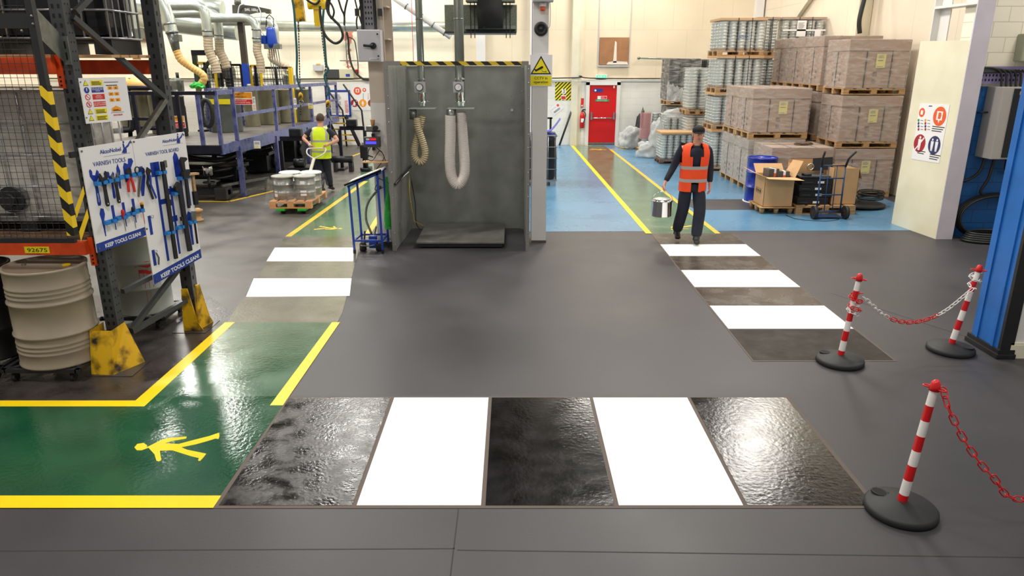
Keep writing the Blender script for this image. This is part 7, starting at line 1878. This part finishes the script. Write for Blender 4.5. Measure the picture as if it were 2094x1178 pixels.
t=thing('plant_skid','dark machine skid below the pipework left of the platform','machine',G(330,400)); q=G(320,405); q.x=-9.6; B().box(q.x-1.4,q.y,0,q.x+.7,q.y+1.6,.9,0,None,.04).build('skid_body',m_dmach,t,True); B().box(q.x-1.5,q.y-.1,.9,q.x+.75,q.y+1.7,1.0).build('skid_top',m_platD,t,True)
for k,px in enumerate((240,272,304)): tank(('pale stained vessel, leftmost behind the rack bracing','pale stained vessel, middle one behind the rack bracing','pale stained vessel, rightmost behind the rack bracing')[k],px,px+26,262,188,18.6,m_wt,base=DZ(18))
t=thing('dark_opening_door','dark louvred opening in the wall beyond the far rack post','shutter',P(293,60,25)); a_,c_=P(283,84,BY-.1),P(300,38,BY-.1); B().box(a_.x,BY-.08,a_.z,c_.x,BY-.01,c_.z).build('shutter_panel',m_woodD,t,True); B().box(c_.x-.1,BY-.10,a_.z,c_.x,BY-.08,c_.z).build('red_jamb',m_dirty,t,True)

# overhead yellow hoists, chains and cables
Yh=18.0
hh=thing('chain_hoist','yellow chain hoist hanging at the top of the frame','hoist',P(650,30,Yh)); q=P(650,8,Yh)
b=B(); b.cyl((q.x-.22,Yh,q.z),(q.x+.24,Yh,q.z),.12,18); b.box(q.x-.12,Yh-.1,q.z-.12,q.x+.16,Yh+.1,q.z+.14); b.build('hoist_body',m_yp2,hh,True); B().cyl((q.x,Yh,q.z),(q.x,Yh,CEIL),.03,8).build('hanger',m_black_m,hh,True)
a_,c_=P(646,54,Yh),P(651,20,Yh); B().box(a_.x-.02,Yh-.05,a_.z,c_.x+.02,Yh+.05,c_.z).build('pendant',m_yp2,hh,True)
t=thing('boom_arm','yellow and black worn boom hanging at the top of the frame','boom',P(614,44,Yh)); B().beam(P(606,-30,Yh),P(616,44,Yh),.20,.14).build('boom_tube',m_yp,t,True); q=P(606,-30,Yh); B().cyl((q.x,Yh,q.z-.05),(q.x,Yh,CEIL),.03,8).build('hanger',m_black_m,t,True)
def cable(label,pts,Y,r,mt,name='hanging_cable',cat='cable'):
    b=B(); ps=[P(a,c,Y) for a,c in pts]; b.tube(bez(ps,8),r,6); o=b.build(name,mt); return tag(movebase(o,ps[-1]),label,cat)
cable('dark teal cable falling from the ceiling to the first hook',[(596,-10),(601,20),(604,60),(607,110),(607,150),(611,172),(619,186)],17.6,.026,m_hoset)
cable('dark teal cable falling beside the chain hoist pendant',[(662,18),(660,50),(664,90),(667,130),(671,142),(664,155),(668,172),(673,183),(668,196)],17.6,.028,m_hoset)
cable('black cable looping down right of the chain hoist',[(654,12),(655,30),(659,56),(668,76),(684,88),(696,84),(701,72),(695,54),(682,40),(672,28),(668,10),(672,-8)],17.2,.030,m_hosek)
cable('thin black loop above the big cable loop',[(676,-8),(672,20),(678,38),(683,24),(677,8),(668,2)],17.2,.022,m_hosek)
cable('black cable meeting in a point, left strand',[(690,-8),(698,18),(704,32),(704,52)],17.4,.022,m_hosek); cable('black cable meeting in a point, right strand',[(712,-8),(706,18),(704,34)],17.4,.022,m_hosek)
cable('thin cable crossing before the column, first strand',[(724,-8),(732,24),(741,54)],17.0,.018,m_hosek); cable('thin cable crossing before the column, second strand',[(744,-8),(734,20),(729,44),(732,66)],17.0,.018,m_hosek); cable('thin cable crossing before the column, third strand',[(734,-8),(740,24),(750,56)],17.0,.018,m_hosek)
cable('black lead sagging from the hoist at the top',[(622,-6),(634,4),(646,8),(654,0)],17.8,.03,m_hosek)
def hang_chain(label,x0,y0,x1,y1,Y):
    b=B(); a_,c_=P(x0,y0,Y),P(x1,y1,Y); n=int((a_-c_).length/.06)
    for i in range(n):
        p=a_.lerp(c_,i/n); q=a_.lerp(c_,(i+.8)/n); b.cyl(p,q,.014,5)
    o=b.build('lifting_chain',m_black_m); tag(movebase(o,c_),label,'chain')
hang_chain('thin lifting chain left, ending in a hook by the platform rail',610,44,615,236,17.9); hang_chain('thin lifting chain right, ending behind the person in yellow',656,54,672,190,17.9)
def hook_block(label,px,py,Y):
    q=P(px,py,Y); t=thing('load_hook',label,'hook',q); B().ball((q.x,q.y,q.z),.07,sc=(.8,.6,1.3)).build('block',m_yp,t,True); b=B(); b.bar_ring((q.x,q.y,q.z-.14),.05,.014,'y',14,6); b.build('hook_ring',m_zinc,t,True)
hook_block('yellow load hook on the left lifting chain',615,197,17.85); hook_block('steel load hook on the right lifting chain',671,212,17.85)
cable('steel chain dropping from the right hook to the dark frame',[(671,215),(673,235),(680,250)],17.85,.02,m_zinc,'sling','sling')

# back wall fittings, left part
def wbox(label,x0,y0,x1,y1,mt,nm='wall_box',d=.16,cat='electrical box'):
    a_,c_=P(x0,y1,BY-.2),P(x1,y0,BY-.2); t=thing(nm,label,cat,(a_.x,BY-.2,a_.z)); B().box(a_.x,BY-d-.02,a_.z,c_.x,BY-.002,c_.z,0,None,.01).build('enclosure',mt,t,True); return t,a_,c_
t,a_,c_=wbox('small grey wall box with a yellow mark above the platform rail',640,132,658,145,m_gbox); B().box(a_.x+.12,BY-.19,c_.z-.01,a_.x+.25,BY-.1,c_.z+.03).build('yellow_mark',m_amber,t,True)
wbox('dark wall cabinet left of the cream one',664,142,693,160,m_gboxd); t,a_,c_=wbox('cream wall cabinet with a blue sticker right of the dark one',694,141,722,160,mat('cream enamel',(204,196,166),.4)); B().box(a_.x+.22,BY-.185,a_.z+.05,a_.x+.36,BY-.18,a_.z+.14).build('blue_sticker',m_ink,t,True)
wbox('small red emergency button box right of the cream cabinet',726,142,731,150,m_plred,'stop_button',.1,'button')
cable('black cable curving down the wall from the red stains',[(708,62),(712,80),(714,110),(722,140),(740,160),(760,163)],BY-.2,.035,m_hosek); cable('thin conduit down the wall right of the red stains',[(714,76),(724,82),(728,98),(732,130),(732,152)],BY-.2,.018,m_hosek,'wall_conduit','conduit')
cable('thin teal conduit on the wall left of the red stains',[(707,66),(708,100),(709,120),(712,140)],BY-.15,.014,m_hoset,'wall_conduit','conduit'); cable('short horizontal conduit ending at the switch box',[(695,124),(715,124),(737,124)],BY-.2,.02,m_zinc,'wall_conduit','conduit')
m_stain=mat('red oxide stain',(236,150,130),.8,alpha=.45); rs=random.Random(4); b=B()
for k in range(46):
    if k<26: px,py,s_=711+rs.gauss(0,4),74+rs.gauss(0,6),rs.uniform(.02,.09)
    else: px,py,s_=713+rs.gauss(0,1.6),rs.uniform(86,140),rs.uniform(.02,.06)
    q=P(px,py,BY-.006); n=7; b.prism([(q.x+s_*rs.uniform(.6,1.2)*math.cos(2*PI*i/n),q.z+s_*rs.uniform(.6,1.4)*math.sin(2*PI*i/n)) for i in range(n)],.001,frame((0,BY-.004-.0001*k,0),(1,0,0),(0,0,1)))
o=b.build('wall_stain',m_stain); struct(o)
# framed board and poster panel
t=thing('notice_board','blue framed white notice board behind the platform rail','notice board',P(694,240,BY-.2)); a_,c_=P(676,237,BY-.14),P(713,186,BY-.14)
B().box(a_.x,BY-.12,a_.z,c_.x,BY-.085,c_.z).build('board_sheet',m_sign,t,True)
for q in ((a_.x-.03,a_.z-.03,c_.x+.03,a_.z+.03),(a_.x-.03,c_.z-.03,c_.x+.03,c_.z+.03),(a_.x-.03,a_.z,a_.x+.03,c_.z),(c_.x-.03,a_.z,c_.x+.03,c_.z)): B().box(q[0],BY-.14,q[1],q[2],BY-.10,q[3]).build('frame_bar',m_blue,t,True)
Fn=frame((a_.x,BY-.122,a_.z),(1,0,0),(0,0,1)); b=B(); lines(b,Fn,.06,(c_.x-a_.x)*.6,.1,(c_.z-a_.z)-.1,16,0,z=.001); lines(b,Fn,(c_.x-a_.x)*.75,(c_.x-a_.x)*.93,.1,(c_.z-a_.z)-.3,9,1,z=.001,fill=.4); b.build('small_print',[m_gink,m_rink],t,True)
t=thing('poster_panel','white wall poster with red orange and yellow round symbols','poster',P(745,225,BY-.2)); a_,c_=P(719,226,BY-.14),P(772,172,BY-.14)
Fn=frame((a_.x,BY-.09,a_.z),(1,0,0),(0,0,1)); plate(t,Fn,0,0,c_.x-a_.x,c_.z-a_.z,m_sign,.003,0,'poster_sheet')
def pdi(px,py,r_,mi,b,z=.0035): q=P(px,py,BY-.09); b.disc((q.x-a_.x,q.z-a_.z,z),r_,.001,Fn,mi,20); return q.x-a_.x,q.z-a_.z
b=B(); x,y=pdi(731,186,.13,2,b); b.prism([(x-.06,y-.05),(x+.06,y-.05),(x+.06,y+.07),(x-.06,y+.07)],.001,Fn,0,.005); b.prism([(x-.03,y-.03),(x+.03,y-.03),(x+.02,y+.05),(x-.02,y+.05)],.001,Fn,2,.0065)
x,y=pdi(745,184,.065,2,b); b.prism([(x-.025,y-.025),(x+.025,y-.025),(x+.025,y+.03),(x-.025,y+.03)],.001,Fn,0,.005)
for px,mi in ((725,3),(742,4),(760,5)):
    x,y=pdi(px,211,.13,mi,b); b.disc((x,y+.05,.005),.025,.001,Fn,0,10); b.prism([(x-.05,y-.02),(x+.05,y-.02),(x+.03,y+.03),(x-.03,y+.03)],.001,Fn,0,.0062); b.prism([(x-.025,y-.09),(x+.025,y-.09),(x+.025,y),(x-.025,y)],.001,Fn,0,.0075)
    lines(b,Fn,x-.1,x+.12,y-.19,y-.16,1,6)
    if mi==3: b.prism([(x-.09,y-.08),(x-.07,y-.1),(x+.09,y+.07),(x+.07,y+.09)],.001,Fn,0,.009)
for i in range(5):
    for px,mi in ((743,7),(753,2)): q=P(px,192+i*2.6,BY-.09); b.disc((q.x-a_.x,q.z-a_.z,.0035),.014,.001,Fn,mi,8)
b.build('symbol_print',[m_sign,m_kink,m_oink,m_crim,m_amber,mat('rust print',(150,70,44),.5),m_gink,m_ink],t,True)
# ------------------------------------------------------------------ group phrases for repeated things
GROUPS = {'timber_pallet':'timber pallets under the stacked goods','wrapped_carton':'film wrapped cartons stacked on the right','load_cover':'film covers around the tin loads',
 'barrier_post':'red and white barrier posts','plastic_chain':'plastic barrier chains','steel_drum':'steel drums','drum_dolly':'wheeled drum dollies','post_guard':'yellow rack post guards',
 'bulk_container':'caged liquid containers','adjustable_wrench':'adjustable wrenches on the tool board','screwdriver':'screwdrivers on the tool board','bung_wrench':'black bars on the tool board',
 'silver_keg':'silver kegs on the pallet truck','duct_drop':'elbow ducts above the process plant','main_duct':'large overhead ducts','extraction_duct':'extraction ducts in the booth','mixer_head':'mixer heads behind the platform',
 'process_tank':'tanks on the raised platform','mesh_guard':'mesh guards behind the platform','hanging_cable':'cables hanging from the ceiling','equipment_case':'black electronic cases in the heap','storage_bench':'dark benches under the platform',
 'product_box':'dark grey boxes in the open carton','person':'workers','steel_column':'steel columns beside the booth','danger_sign':'yellow and red danger signs','notice':'small notices on the platform rails',
 'wrapped_pail_block':'black wrapped pail blocks','gantry_stand':'dark gantry stands on the floor','load_hook':'load hooks on the lifting chains','lifting_chain':'lifting chains','film_heap':'heaps of clear film','plastic_bag':'dark plastic bags',
 'cable':'black cables on the blue wall','wall_box':'electrical boxes on the back wall','oil_pot':'black pots under the lectern','cable_tray':'cable trays','monitor':'black monitors in the equipment heap','paper_sheet':'paper sheets on the lectern'}
from collections import defaultdict
byname = defaultdict(list)
for o in list(COL.objects):
    if o.parent is None and 'label' in o and o.get('kind') != 'structure': byname[o.name.split('.')[0]].append(o)
for k, lst in byname.items():
    if len(lst) > 1:
        for o in lst:
            if 'group' not in o: o['group'] = GROUPS.get(k, k.replace('_',' ')+'s')
